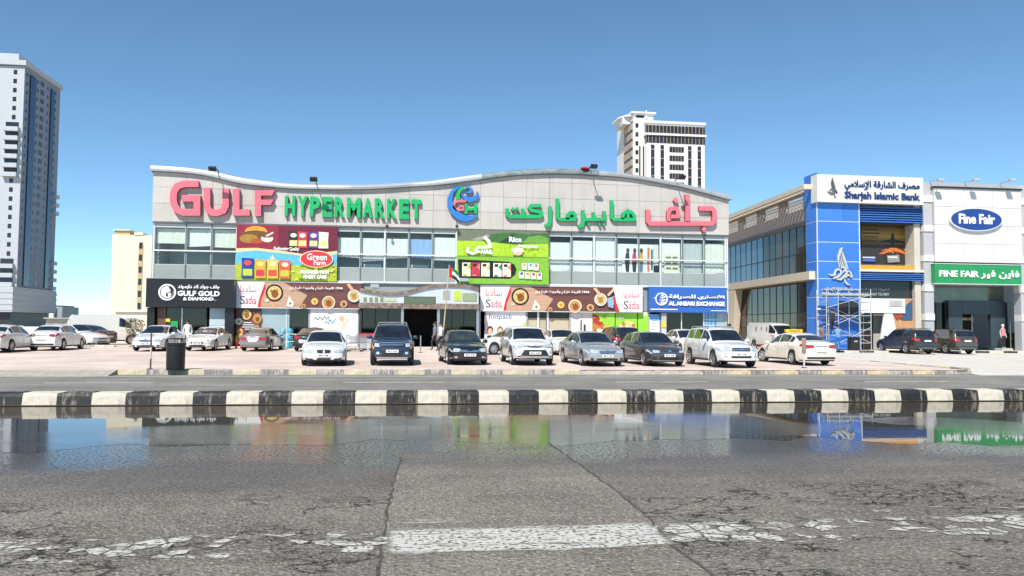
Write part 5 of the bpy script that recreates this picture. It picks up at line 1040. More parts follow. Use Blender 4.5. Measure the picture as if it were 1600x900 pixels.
side = [(3.0, 3.2, t_blue), (15.6, 2.2, t_blue)]
for s0, w_, m_ in side: MB().box(X1, X1 + .35, TY + s0, TY + s0 + w_, ZP + .5, TZ - 1.5).build('glass_strip', m_, tw)
for f in range(nfl):
    z = ZP + f * fh + 1.0
    for s0, w_ in ((1.2, .7), (7.4, .7), (9.6, 1.9), (13.6, .7), (18.6, .8)): MB().box(X1, X1 + .06, TY + s0, TY + s0 + w_, z, z + 1.3 * (1 if w_ > 1 else .7)).build('window', t_dark, tw)
    if f in (0, 1, 2, 12, 13, 14, 15, 16, 17):
        MB().box(X1 - 4.4, X1 - .6, TY - 1.4, TY - .121, z - .9, z + .25).build('balcony', t_front, tw); MB().box(X1 - 4.2, X1 - .9, TY - .15, TY - .122, z + .27, z + 1.7).build('window', t_dark, tw)
    else: MB().box(X1 - 2.7, X1 - 1.8, TY - .16, TY - .122, z, z + 1.2).build('window', t_dark, tw)
    if f < 12 and f % 1 == 0 and (f < 4 or f > 8): MB().box(X1 - .2, X1 + .9, TY + D_ - 2.4, TY + D_ - .05, z - .9, z + .2).build('balcony', t_front, tw)
    MB().box(X0 + 3, X1 - 7.1, TY - 4.9, TY - 2.5, ZP + f * fh - .12, ZP + f * fh + .12).build('floor_line', t_shade, tw) if False else None
MB().box(X0 - 6, X1 + .5, TY - 3, TY + D_ + 1, 4.6, ZP).build('podium', podm, tw); MB().box(X0 - 6, X1 - .5, TY - 1.5, TY + D_ - 1, 0, 4.59).build('podium_base', M['dark'], tw)
for k_ in range(4): MB().box(X0 - 6.1, X1 + .62, TY - 3.12, TY + D_ + 1.1, 5.0 + k_ * (ZP - 5) / 4, 5.0 + k_ * (ZP - 5) / 4 + .9).build('podium_band', t_front, tw)

# white tower behind the hypermarket
WY = 282.0; wx = lambda p: PY(p, 250, WY)[0]; wz = lambda y: PY(1045, y, WY)[1]
wt = thing('residential_tower', 'white residential tower with dark window strips behind the hypermarket roof', 'building', (wx(1045), WY + 12, 0))
wr = mat('white tower render', (.74, .735, .74), .7, var=.03, grime=.08); wr2 = mat('cream tower render', (.66, .63, .60), .75, var=.05); wdk = mat('tower glass', (.035, .03, .035), .15, .1, var=.5, scale=.3); rail = mat('tan balcony', (.42, .32, .23), .8, var=.15, scale=.6, stretch=(1, 1, 4))
a, c = wx(1010.5), wx(1101); zT = wz(193.5)
MB().box(a, c, WY, WY + 22, 0, zT).build('wall', wr, wt)
MB().box(a - .5, c + .4, WY - .4, WY + 22.4, zT, zT + .9).build('roof_slab', wr, wt)
for y0, y1 in ((196.5, 209), (212.5, 224)): 
    MB().box(a - .12, c + .12, WY - .12, WY + 14, wz(y1), wz(y0)).build('window_band', wdk, wt)
    for k_ in range(16): x = lerp(a, c, (k_ + .5) / 16); MB().box(x - .08, x + .08, WY - .2, WY - .121, wz(y1), wz(y0)).build('mullion', rail, wt)
MB().box(a - .6, c + .6, WY - .7, WY + 14.5, wz(212.3), wz(209.2)).build('band_slab', wr, wt)
for p in (1017, 1032, 1075, 1090):
    x = wx(p); MB().box(x, x + 1.35, WY - .1, WY, 6, wz(227)).build('window_strip', wdk, wt)
    z = 8
    while z < wz(230): MB().box(x - .05, x + 1.4, WY - .16, WY - .101, z, z + .25).build('strip_band', rail, wt); z += 3.35
z = wz(229) - 2.1
while z > 20: MB().box(wx(1046), wx(1068.5), WY - .1, WY, z, z + 2.1).build('window', wdk, wt); [MB().box(wx(1046 + k_ * 4.5) - .07, wx(1046 + k_ * 4.5) + .07, WY - .16, WY - .101, z, z + 2.1).build('mullion', rail, wt) for k_ in (1, 2, 3, 4)]; z -= 3.35
# its left wing with balconies, higher roof house
e0, e1_ = wx(992), wx(1010.5); lwz = wz(184)
MB().box(e0, e1_ + .1, WY + 2, WY + 25, 0, lwz).build('wing', wr2, wt); z = lwz - 4.2
while z > 15: MB().box(e0 - .4, e0, WY + 3, WY + 14, z, z + 2.2).build('balcony', rail, wt); MB().box(e0 - .15, e0, WY + 3, WY + 14, z + 2.25, z + 3.2).build('window', wdk, wt); MB().box(e0 + .8, e0 + 1.9, WY + 1.9, WY + 2, z + .5, z + 2.1).build('window', wdk, wt); z -= 3.4
for k_ in range(2): MB().box(wx(1001 + k_ * 6), wx(1001 + k_ * 6) + .5, WY + 1.9, WY + 2, 8, wz(228)).build('window_strip', wdk, wt)
r0, r1 = wx(994), wx(1026)
MB().box(r0, r1, WY + 4, WY + 16, lwz - 2, wz(175)).build('roof_house', wr, wt); MB().box(r0 - 1, r1 + .8, WY + 3, WY + 17, wz(175), wz(172.8)).build('roof_house_slab', wr, wt); MB().box(r0 + 1.2, r0 + 4.2, WY + 3.9, WY + 4, wz(183), wz(177.5)).build('window', wdk, wt); MB().box(r0 - 3.5, r0, WY + 6, WY + 16, wz(190), wz(179)).build('curved_bay', wr2, wt); MB().prismz([(r0, WY + 4), (r0 - 2.8, WY + 5), (r0 - 4.6, WY + 9), (r0 - 4.6, WY + 17), (r0, WY + 17)], wz(179), wz(177)).build('bay_roof', wr, wt)
MB().box(r0 + 4.8, r0 + 5.2, WY + 3.4, WY + 3.8, wz(182), wz(170)).build('mast', W, wt)

# cream block on the left
CY = 205.0; cx_ = lambda p: PY(p, 430, CY)[0]; cz_ = lambda y: PY(205, y, CY)[1]
cb = thing('apartment_block', 'cream apartment block with one column of small windows left of the hypermarket', 'building', (cx_(215), CY + 8, 0))
crm = mat('cream apartment render', (.70, .64, .50), .8, var=.04, grime=.12); MB().box(cx_(173.5), cx_(262), CY, CY + 18, 0, cz_(367)).build('wall', crm, cb); MB().box(cx_(174.5), cx_(199), CY + 1, CY + 8, cz_(367), cz_(360)).build('roof_house', mat('tan render', (.50, .36, .20), .8), cb); MB().box(cx_(173), cx_(200), CY + .6, CY + 8.4, cz_(360), cz_(358.5)).build('roof_house_slab', crm, cb); MB().box(cx_(208), cx_(222), CY - .2, CY + 5, cz_(367), cz_(363)).build('parapet', crm, cb)
MB().box(cx_(215.5), cx_(222.5), CY - .12, CY, 6, cz_(382)).build('window_column', mat('tan stripe', (.50, .37, .20), .8, var=.2), cb)
z = cz_(388)
for k_ in range(8): MB().box(cx_(216.5), cx_(221.5), CY - .2, CY - .121, z, z + 1.5).build('window', t_dark, cb); z -= 3.0
# low buildings and walls on the left horizon
lb = thing('low_building', 'long low beige flat-roofed building on the left horizon', 'building', (PY(120, 500, 140)[0], 144, 0))
lx = lambda p: PY(p, 500, 140)[0]; lz2 = lambda y: PY(120, y, 140)[1]
MB().box(lx(72), lx(178), 140, 150, 0, lz2(498.5)).build('wall', mat('beige low wall', (.52, .46, .37), .85, var=.06, grime=.2), lb); MB().box(lx(70), lx(180), 139.4, 150.5, lz2(498.5), lz2(496.5)).build('roof', concrete, lb)
for p in (75, 90, 105, 120): MB().box(lx(p), lx(p + 11), 139.9, 140, lz2(511), lz2(507)).build('window', t_dark, lb)
for p in (119, 142): MB().box(lx(p - 2), lx(p + 2), 143, 144.4, lz2(496.4), lz2(492)).build('roof_unit', concrete, lb)
fb = thing('far_building', 'small grey building far away between the blue tower and the cream block', 'building', (PY(91, 500, 420)[0], 425, 0)); MB().box(PY(83, 490, 420)[0], PY(97, 490, 420)[0], 420, 440, 0, PY(90, 479, 420)[1]).build('wall', mat('grey blue render', (.25, .29, .32), .8), fb); MB().box(PY(85, 490, 420)[0], PY(89, 490, 420)[0], 419.8, 420, 3, PY(90, 482, 420)[1]).build('window', t_dark, fb); MB().box(PY(85, 480, 420)[0], PY(95, 480, 420)[0], 422, 436, PY(90, 479, 420)[1], PY(90, 477, 420)[1]).build('roof_house', M['dark'], fb)
bw = thing('boundary_wall', 'long white boundary wall behind the cars at the left', 'wall', (PY(60, 520, 70)[0], 70.1, .3))
x0, x1 = PY(-160, 520, 70)[0], PY(170, 520, 70)[0]; hz = PY(60, 510.5, 70)[1]
for k_ in range(7): MB().box(lerp(x0, x1, k_ / 7) + .02, lerp(x0, x1, (k_ + 1) / 7) - .02, 70, 70.2, .3, hz).build('wall_panel', M['white'], bw)
for k_ in range(8): x = lerp(x0, x1, k_ / 7); MB().box(x - .15, x + .15, 69.9, 70.3, .3, hz + .08).build('pier', M['white'], bw)
kb = thing('white_cabin', 'white flat-roofed cabin beside the left corner of the hypermarket', 'cabin', (PY(205, 520, 66)[0], 67, .3)); x0, x1 = PY(180, 510, 66)[0], PY(229, 510, 66)[0]
MB().box(x0, x1, 66, 70, .3, PY(205, 487, 66)[1]).build('wall', mat('cream cabin wall', (.78, .73, .60), .7, grime=.1), kb); MB().box(x0 - .15, x1 + .15, 65.8, 70.2, PY(205, 487, 66)[1], PY(205, 484.5, 66)[1]).build('roof', M['white'], kb); MB().box(x1 - 1.6, x1 - .8, 65.95, 66, .3, 2.3).build('door', wall_m, kb)
# ================================================================== vehicles
car_glass = mat('car window glass', (.012, .016, .022), .03, var=.7, scale=2.2, coat=.6, spec=.6); car_glass2 = mat('lighter car glass', (.03, .038, .04), .03, var=.6, scale=1.8, coat=.6)  # mottled tone paints patchy reflections into the window colour
tyre_m = mat('tyre rubber', (.018, .018, .018), .85, var=.2); alloy = mat('alloy rim', (.55, .55, .56), .3, .8, var=.1); plastic = mat('black car plastic', (.016, .016, .017), .55, var=.2); chrome = mat('chrome', (.75, .75, .76), .12, 1.)
lamp_m = mat('headlamp', (.60, .62, .63), .08, .35, var=.35, scale=9, coat=.8); red_m = mat('tail lamp', (.42, .014, .016), .15, var=.3, scale=8, coat=.8); amber_m = mat('indicator lamp', (.75, .34, .05), .2, coat=.8); plate_m = mat('number plate', (.72, .72, .69), .5, var=.1, scale=12); seam_m = mat('panel gap', (.012, .012, .012), .8)
def paint_m(nm, col, metal=0.): return mat('car paint ' + nm, col, .28 if not metal else .32, metal, var=.03, scale=1, coat=1.0)
PW = paint_m('white', (.70, .70, .69)); PW2 = paint_m('warm white', (.68, .66, .60)); PS = paint_m('silver', (.46, .48, .50), .55); PB = paint_m('black', (.010, .010, .012)); PBL = paint_m('dark blue', (.030, .040, .070), .25); PG = paint_m('dark grey', (.07, .072, .08), .35); PBR = paint_m('dark bronze', (.085, .075, .06), .4); PGB = paint_m('grey bronze', (.27, .26, .24), .5); PT = paint_m('taxi cream', (.74, .70, .60)); PDK = paint_m('charcoal', (.026, .026, .026), .15)
KIND = {
 'sedan': dict(L=4.65, W=1.82, H=1.45, wb=2.70, fo=.90, wr=.325, gc=.20, top=[(0, .60), (.04, .68), (.2, .77), (.7, .87), (1.28, .96), (2.08, 1.38), (2.45, 1.445), (2.75, 1.45), (3.15, 1.41), (3.45, 1.33), (4.0, 1.09), (4.45, 1.05), (4.58, 1.0), (4.65, .90)], sh=[(0, .56), (.2, .66), (1.2, .84), (2.5, .90), (3.9, .96), (4.5, .95), (4.65, .84)], xc=1.30, xr=2.10, xb=3.40, xe=3.98, wr_=.60, rear='sedan', win=[(1.62, 2.42), (2.50, 3.28), (3.34, 3.62)]),
 'hatch': dict(L=4.26, W=1.80, H=1.46, wb=2.62, fo=.86, wr=.325, gc=.19, top=[(0, .60), (.04, .69), (.2, .78), (.7, .89), (1.22, .98), (1.98, 1.40), (2.4, 1.455), (3.0, 1.45), (3.55, 1.40), (3.70, 1.35), (4.08, 1.02), (4.18, .98), (4.26, .88)], sh=[(0, .56), (.2, .68), (1.2, .88), (2.5, .93), (3.7, .97), (4.15, .95), (4.26, .82)], xc=1.24, xr=2.0, xb=3.64, xe=4.05, wr_=.61, rear='hatch', win=[(1.52, 2.32), (2.40, 3.12), (3.18, 3.52)]),
 'suv': dict(L=4.6, W=1.85, H=1.72, wb=2.66, fo=.90, wr=.36, gc=.26, top=[(0, .72), (.04, .82), (.2, .93), (.7, 1.03), (1.22, 1.10), (1.92, 1.60), (2.25, 1.68), (3.0, 1.71), (3.8, 1.69), (4.15, 1.64), (4.26, 1.58), (4.48, 1.08), (4.54, 1.0), (4.6, .85)], sh=[(0, .68), (.2, .82), (1.2, 1.0), (2.5, 1.05), (4.0, 1.10), (4.5, 1.06), (4.6, .84)], xc=1.24, xr=1.94, xb=4.22, xe=4.46, wr_=.64, rear='suv', win=[(1.55, 2.30), (2.38, 3.14), (3.22, 3.98)]),
 'boxsuv': dict(L=4.65, W=1.82, H=1.73, wb=2.70, fo=.82, wr=.375, gc=.30, top=[(0, .80), (.03, .90), (.15, 1.0), (.7, 1.07), (1.30, 1.12), (1.90, 1.60), (2.2, 1.68), (3.0, 1.71), (4.1, 1.69), (4.35, 1.62), (4.56, 1.08), (4.6, 1.0), (4.65, .85)], sh=[(0, .76), (.2, .90), (1.2, 1.02), (2.5, 1.06), (4.0, 1.08), (4.55, 1.06), (4.65, .84)], xc=1.32, xr=1.92, xb=4.32, xe=4.54, wr_=.65, rear='suv', win=[(1.60, 2.34), (2.42, 3.16), (3.24, 4.1)]),
 'van': dict(L=4.9, W=1.78, H=2.08, wb=2.7, fo=.95, wr=.33, gc=.24, top=[(0, .78), (.04, .90), (.2, 1.0), (.62, 1.12), (1.35, 1.86), (1.75, 2.03), (2.4, 2.08), (4.3, 2.08), (4.7, 2.02), (4.84, 1.5), (4.88, 1.0), (4.9, .8)], sh=[(0, .74), (.2, .88), (.6, 1.02), (2.5, 1.12), (4.6, 1.14), (4.86, 1.1), (4.9, .8)], xc=.66, xr=1.36, xb=4.74, xe=4.83, wr_=.76, rear='suv', win=[(.98, 1.72)]),
}
_RIM = {}
def wheel_data(wr, big):
    k = (round(wr, 3), big)
    if k not in _RIM:
        t = MB().lathe([(wr * .62, -.095), (wr * .80, -.105), (wr * .95, -.09), (wr, -.06), (wr, .06), (wr * .95, .09), (wr * .80, .105), (wr * .62, .095)], (0, 0, 0), 28, 'x', False)
        a = t.build('wheel', tyre_m, smooth=35); rm = MB()
        rm.lathe([(wr * .66, -.06), (wr * .66, .098), (wr * .60, .10), (wr * .58, .05), (wr * .57, -.06)], (0, 0, 0), 28, 'x', False)
        rm.lathe([(.001, .07), (.06, .075), (.065, .05), (.065, -.03)], (0, 0, 0), 12, 'x', False)
        n = 5 if big else 7
        for i in range(n):
            an = 2 * math.pi * i / n; c, s_ = math.cos(an), math.sin(an); w0, w1 = .045, .032
            P = []
            for rr, w, xo in ((.04, w0, .07), (wr * .60, w1, .085)):
                for dx in (0, -.04):
                    for sg_ in (-1, 1): P.append((xo + dx, rr * c - sg_ * w * s_, rr * s_ + sg_ * w * c))
            rm.add(P, [(0, 1, 5, 4), (0, 4, 6, 2), (1, 3, 7, 5)])
        rm.lathe([(wr * .56, -.02), (.001, -.02)], (0, 0, 0), 20, 'x', False)
        b = rm.build('rim', alloy); _RIM[k] = (a.data, b.data); bpy.data.objects.remove(a); bpy.data.objects.remove(b)
    return _RIM[k]
def car(name, label, cat, kind, paint, px=None, pz=None, loc=None, rz=0., front='plain', rear='plain', L=None, W=None, H=None, glass_m=None, group='parked cars', rails=False, lower=None, plate=True, steer=0.):
    K = dict(KIND[kind]); sx_, sy_, sz_ = (L or K['L']) / K['L'], (W or K['W']) / K['W'], (H or K['H']) / K['H']
    top = [(a * sx_, b * sz_) for a, b in K['top']]; shd = [(a * sx_, b * sz_) for a, b in K['sh']]; Lc = K['L'] * sx_; hw = K['W'] * sy_ / 2; wr = K['wr']; gc = K['gc']
    xc, xr, xb, xe = [K[k] * sx_ for k in ('xc', 'xr', 'xb', 'xe')]; xw = [K['fo'] * sx_, (K['fo'] + K['wb']) * sx_]; ra = wr * 1.16; win = [(a * sx_, b * sx_) for a, b in K['win']]; wroof = K['wr_'] * sy_ * .91 / .91
    if loc is None:
        d = PZ(*px, pz); loc = (d[0], d[1])
    z0 = lot_z(loc[1]) if loc[0] < LOT_X1 else drive_z(loc[1])
    o = thing(name, label, cat, (loc[0], loc[1], z0 + .004), rz, group)
    van = kind == 'van'
    wsT = [(0, .80), (.12, .875), (.45, .955), (1.1, .995), (Lc * .5, 1), (Lc - 1.0, .985), (Lc - .4, .945), (Lc - .1, .88), (Lc, .82)]
    wtT = [(0, .66 * hw), (.3, .74 * hw), (xc - .1, .80 * hw), (xc, .82 * hw), (xr, wroof), (Lc * .5, wroof * 1.01), (xb, wroof * .97), (xe, .76 * hw if kind == 'sedan' else wroof * 1.08), (Lc - .1, .74 * hw), (Lc, .66 * hw)]
    def zbot(x):
        z = gc + (.05 if x < .35 or x > Lc - .45 else 0)
        for w in xw:
            d = abs(x - w)
            if d < ra: z = max(z, wr + math.sqrt(max(0, ra * ra - d * d)))
        return z
    def sec(x):
        ws = interp(wsT, x) * hw; zs = interp(shd, x); zt = smooth_interp(top, x); zb = zbot(x); wt = interp(wtT, x); cr = .055 if x < xc or x > xe else .05
        zs = min(zs, zt - .02); e6 = zt - cr
        b5 = (lerp(ws * .955, wt, .10), lerp(zs, max(e6, zs + .005), .10) + .012)
        return [(ws * .945, zb), (ws * .985, zb + .16 * (zs - zb)), (ws, zb + .5 * (zs - zb)), (ws * .995, zb + .82 * (zs - zb)), (ws * .962, zs), b5, (wt, max(e6, b5[1] + .006)), (wt * .72, max(zt - cr * .22, b5[1] + .01)), (0, max(zt, b5[1] + .012))]
    def D(p):
        x, y, z = p; k = max(0, 1 - x / .95); ay = min(1, abs(y) / hw)
        dx = k * (.26 * ay ** 2.7 + max(0, z - .52) * .16 + max(0, .36 - z) * .25); k2 = max(0, 1 - (Lc - x) / .8)
        dx -= k2 * (.15 * ay ** 2.6 + max(0, z - .62) * .10 + max(0, .38 - z) * .22)
        return (y, x + dx - Lc / 2, z)
    def S(x, r, off=0., sd=1):
        i = min(7, int(r)); f = r - i; s_ = sec(x); a, b = s_[i], s_[i + 1]; y, z = lerp(a[0], b[0], f), lerp(a[1], b[1], f)
        if off:
            ty, tz_ = b[0] - a[0], b[1] - a[1]; n = math.hypot(ty, tz_) or 1; y += off * tz_ / n; z -= off * ty / n
            s2 = sec(min(Lc, x + .05)); s1 = sec(max(0, x - .05)); g = ((s2[i][1] + s2[i + 1][1]) - (s1[i][1] + s1[i + 1][1])) / .4
            if r > 5.5: z += off * .4
        return D((x, sd * y, z))
    xs = sorted(set([0, .02, .05, .09, .14, .2, .28] + [round(.06 * i + .3, 3) for i in range(int((Lc - .6) / .06) + 1)] + [round(w + ra * c, 4) for w in xw for c in (-1.001, -.999, -.93, -.8, -.6, .6, .8, .93, .999, 1.001)] + [Lc - .26, Lc - .18, Lc - .12, Lc - .07, Lc - .03, Lc]))
    xs = [x for x in xs if 0 <= x <= Lc]
    body = MB(); V = []; F = []; nr = 17
    for x in xs:
        s_ = sec(x); V += [D((x, y, z)) for y, z in s_] + [D((x, -y, z)) for y, z in s_[-2::-1]]
    for i in range(len(xs) - 1):
        for j in range(nr - 1): F.append((i * nr + j, i * nr + j + 1, (i + 1) * nr + j + 1, (i + 1) * nr + j))
    body.add(V, F)
    for xx, flip in ((0, 1), (Lc, 0)):
        s_ = sec(xx); n = 8; CV = []; CF = []
        for (y, z) in s_[:8]: CV += [D((xx, lerp(-y, y, k / n), z)) for k in range(n + 1)]
        for r in range(7):
            for k in range(n): q_ = (r * (n + 1) + k, r * (n + 1) + k + 1, (r + 1) * (n + 1) + k + 1, (r + 1) * (n + 1) + k); CF.append(q_ if flip else q_[::-1])
        CV.append(D((xx, 0, s_[8][1]))); t = len(CV) - 1
        for k in range(n): q_ = (7 * (n + 1) + k, 7 * (n + 1) + k + 1, t); CF.append(q_ if flip else q_[::-1])
        body.add(CV, CF)
    bo = body.build('body', paint, o, smooth=38, local=True)
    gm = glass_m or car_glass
    def patch(nm, xa, xb_, r0, r1, m_, off=.006, sd=1, nx=8, nr_=4, par=o, taper=0.):
        P = []; Q = []
        for i in range(nx + 1):
            for j in range(nr_ + 1): r = lerp(r0, r1, j / nr_); x = lerp(xa + taper * (j / nr_), xb_ - taper * (j / nr_), i / nx); P.append(S(x, r, off, sd))
        for i in range(nx):
            for j in range(nr_): a = i * (nr_ + 1) + j; q_ = (a, a + nr_ + 1, a + nr_ + 2, a + 1); Q.append(q_ if sd < 0 else q_[::-1])
        return MB().add(P, Q).build(nm, m_, par, smooth=40, local=True)
    def across(nm, xa, xb_, m_, r0=6.1, off=.007, nx=8):
        P = []; Q = []; R_ = [r0, 6.5, 7, 7.5, 8]; cols = [(r, 1) for r in R_] + [(r, -1) for r in R_[-2::-1]]
        for i in range(nx + 1):
            for r, sd in cols: p = S(lerp(xa, xb_, i / nx), r, 0, sd); P.append((p[0], p[1] + (-off if xa < Lc / 2 else off), p[2] + off))
        m2 = len(cols)
        for i in range(nx):
            for j in range(m2 - 1): Q.append((i * m2 + j, i * m2 + j + 1, (i + 1) * m2 + j + 1, (i + 1) * m2 + j))
        return MB().add(P, Q).build(nm, m_, o, smooth=40, local=True)
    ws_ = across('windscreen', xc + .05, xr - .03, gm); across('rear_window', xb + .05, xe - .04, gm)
    for sd in (1, -1):
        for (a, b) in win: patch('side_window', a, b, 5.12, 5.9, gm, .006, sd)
        for x in ([win[0][0] - .10] + [(win[i][1] + win[i + 1][0]) / 2 for i in range(min(2, len(win) - 1))] + ([win[1][1] + .12] if len(win) > 1 else [])): patch('door_seam', x - .007, x + .007, .9 if not any(abs(x - w) < ra for w in xw) else 2.2, 4.9, seam_m, .003, sd, 1, 4)
        for (a, b) in win[:2]: patch('door_handle', b - .26, b - .06, 3.55, 3.75, paint, .025, sd, 2, 1)
        patch('sill_trim', xw[0] + ra + .03, xw[1] - ra - .03, .02, .75, lower or plastic, .004, sd, 6, 2)
        if lower:
            for w in xw:
                P = []; Q = []
                for k in range(13):
                    an = math.pi * k / 12
                    for rr in (ra, ra + .06): x = w + rr * math.cos(an); zz_ = wr + rr * math.sin(an); s_ = sec(x); P.append(D((x, sd * (hw * interp(wsT, x) + .006), zz_)))
                for k in range(12): q_ = (2 * k, 2 * k + 1, 2 * k + 3, 2 * k + 2); Q.append(q_ if sd > 0 else q_[::-1])
                MB().add(P, Q).build('arch_trim', lower, o, local=True)
        m_ = MB(); ym = hw * .96 + .10; xm = win[0][0] + .0; zm_ = interp(shd, xm) + .11; m_.cbox(-.10, .10, -.045, .075, -.075, .075, .03); m_.V = [(sd * ym + a, xm - Lc / 2 + b, zm_ + c) for a, b, c in m_.V]; m_.tube([(sd * (hw * .88), xm - Lc / 2 + .03, zm_ - .07), (sd * ym, xm - Lc / 2 + .02, zm_ - .03)], .025, 6); m_.build('mirror', paint if paint not in (PBL,) else PBL, o, smooth=45, local=True)
    MB().box(-(hw - .24), hw - .24, .12 - Lc / 2, Lc / 2 - .12, gc - .01, .62).build('underbody', plastic, o, local=True)
    td, rd = wheel_data(wr, kind != 'sedan')
    for i, w in enumerate(xw):
        for sd in (1, -1):
            a = bpy.data.objects.new('wheel', td); COL.objects.link(a); a.parent = o; a.location = (sd * (hw - .125), w - Lc / 2, wr); a.rotation_euler = (0, 0, (steer if i == 0 else 0) + (0 if sd > 0 else math.pi)); b = bpy.data.objects.new('rim', rd); COL.objects.link(b); b.parent = a
    def strip(nm, tab, m_, lay=1, end=0, both=True, par=o, sub=5):
        """tab of (y, z low, z high) on the front (end=0) or rear (end=1) face"""
        for sd in ((1, -1) if both else (1,)):
            T = []
            for a, b in zip(tab, tab[1:]):
                for k in range(sub): T.append(tuple(lerp(a[i], b[i], k / sub) for i in range(3)))
            T.append(tab[-1]); P = []; Q = []
            for y, zl, zh in T:
                for z in (zl, (zl + zh) / 2, zh): p = D((0 if end == 0 else Lc, sd * y, z)); P.append((p[0], p[1] + (-1 if end == 0 else 1) * .011 * lay, p[2]))
            for k in range(len(T) - 1):
                for j in range(2): q_ = (3 * k + j, 3 * k + j + 1, 3 * k + 4 + j, 3 * k + 3 + j); Q.append(q_ if (sd > 0) == (end == 0) else q_[::-1])
            MB().add(P, Q).build(nm, m_, par, smooth=30, local=True)
    h = sz_; yE = hw * .80 - .01; zn = interp(top, 0.0)
    # ---- fronts
    if front == 'kidney':
        strip('kidney_grille', [(.03, .54, .64), (.06, .515, .655), (.24, .53, .65), (.27, .57, .62)], plastic, 1.4); strip('grille_rim', [(.02, .645, .668), (.28, .63, .66)], chrome, 1.2); strip('headlamp', [(.40, .56, .60), (.50, .535, .655), (yE, .54, .67)], lamp_m); patch('headlamp', .03, .40, 3.1, 3.95, lamp_m, .008, 1); patch('headlamp', .03, .40, 3.1, 3.95, lamp_m, .008, -1)
        strip('lower_intake', [(0, .255, .315), (.24, .255, .315), (.28, .27, .30)], plastic); strip('lower_intake', [(.36, .235, .25), (.46, .25, .30), (yE, .27, .315)], plastic); zp = .42
    elif front == 'bigbox':
        strip('grille', [(0, .79, .92), (.46, .79, .92), (.50, .83, .90)], plastic, 1.3); strip('grille_rim', [(0, .925, .955), (.52, .925, .955)], chrome, 1.5); strip('grille_bar', [(0, .84, .868), (.46, .84, .868)], chrome, 1.8); strip('headlamp', [(.53, .77, .92), (yE, .77, .92)], lamp_m, 1.2); patch('indicator', .02, .3, 2.6, 3.7, amber_m, .008, 1); patch('indicator', .02, .3, 2.6, 3.7, amber_m, .008, -1)
        strip('bumper_bar', [(0, .60, .72), (yE, .60, .72)], paint, 3); strip('lower_intake', [(0, .40, .54), (.42, .40, .54)], plastic, 1.5); strip('fog_lamp', [(.52, .47, .57), (.64, .47, .57)], lamp_m, 1.6); strip('lower_lip', [(0, .31, .36), (yE * .9, .31, .36)], M['steel'], 1.5); zp = .60
    elif front == 'shark':
        strip('grille', [(0, .30, .56), (.36, .30, .55), (.44, .34, .5)], plastic, 1.2); strip('grille_bar', [(0, .555, .585), (.40, .555, .585)], chrome, 1.6); strip('grille_bar', [(.10, .60, .625), (.42, .60, .635)], chrome, 1.4); strip('headlamp', [(.40, .60, .68), (.50, .555, .70), (yE, .56, .71)], lamp_m); patch('headlamp', .03, .42, 3.0, 3.95, lamp_m, .008, 1); patch('headlamp', .03, .42, 3.0, 3.95, lamp_m, .008, -1); strip('fog_lamp', [(.52, .30, .36), (.64, .30, .36)], lamp_m, 1.3); zp = .43
    elif front == 'cross':
        strip('headlamp', [(.34, .82, .87), (.50, .79, .90), (yE, .80, .93)], lamp_m); patch('headlamp', .03, .45, 3.2, 3.98, lamp_m, .008, 1); patch('headlamp', .03, .45, 3.2, 3.98, lamp_m, .008, -1); strip('grille', [(0, .765, .82), (.34, .80, .85)], plastic, 1.2); strip('emblem', [(0, .80, .855), (.07, .80, .855)], chrome, 2); strip('lower_bumper', [(0, .36, .66), (.46, .36, .66), (.62, .36, .40), (yE, .36, .42)], plastic, 1.2); strip('skid_plate', [(0, .34, .40), (.60, .36, .41)], M['steel'], 1.8); strip('fog_lamp', [(.60, .52, .58), (yE, .52, .60)], lamp_m, 1.5); zp = .53
    elif front == 'camry':
        strip('grille', [(0, .52, .64), (.30, .54, .65), (.36, .60, .64)], mat('grey grille', (.12, .12, .125), .4, .5), 1.2); [strip('grille_bar', [(0, z, z + .015), (.32, z + .01, z + .025)], chrome, 1.6) for z in (.545, .58, .615)]; strip('headlamp', [(.40, .57, .63), (.52, .54, .68), (yE, .55, .70)], lamp_m); patch('headlamp', .03, .52, 3.0, 3.95, lamp_m, .008, 1); patch('headlamp', .03, .52, 3.0, 3.95, lamp_m, .008, -1); strip('emblem', [(0, .65, .70), (.06, .655, .695)], chrome, 2.2); strip('lower_intake', [(0, .26, .33), (.42, .26, .33), (.48, .29, .32)], plastic); strip('fog_lamp', [(.58, .27, .34), (yE, .29, .34)], plastic, 1.2); zp = .44
    elif front == 'golf':
        strip('grille', [(0, .60, .67), (.42, .60, .67)], plastic, 1.3); strip('grille_bar', [(0, .60, .615), (.42, .60, .615)], chrome, 1.8); strip('emblem', [(0, .60, .69), (.065, .61, .68)], chrome, 2.5); strip('headlamp', [(.44, .58, .67), (yE, .58, .70)], lamp_m); patch('headlamp', .03, .42, 3.0, 3.95, lamp_m, .008, 1); patch('headlamp', .03, .42, 3.0, 3.95, lamp_m, .008, -1); strip('lower_intake', [(0, .27, .42), (.40, .27, .42), (.46, .30, .36)], plastic); strip('lower_intake', [(.50, .30, .34), (yE, .27, .44)], plastic); strip('lower_lip', [(0, .225, .25), (yE, .235, .255)], M['steel'], 1.3); zp = .47
    elif front == 'rav':
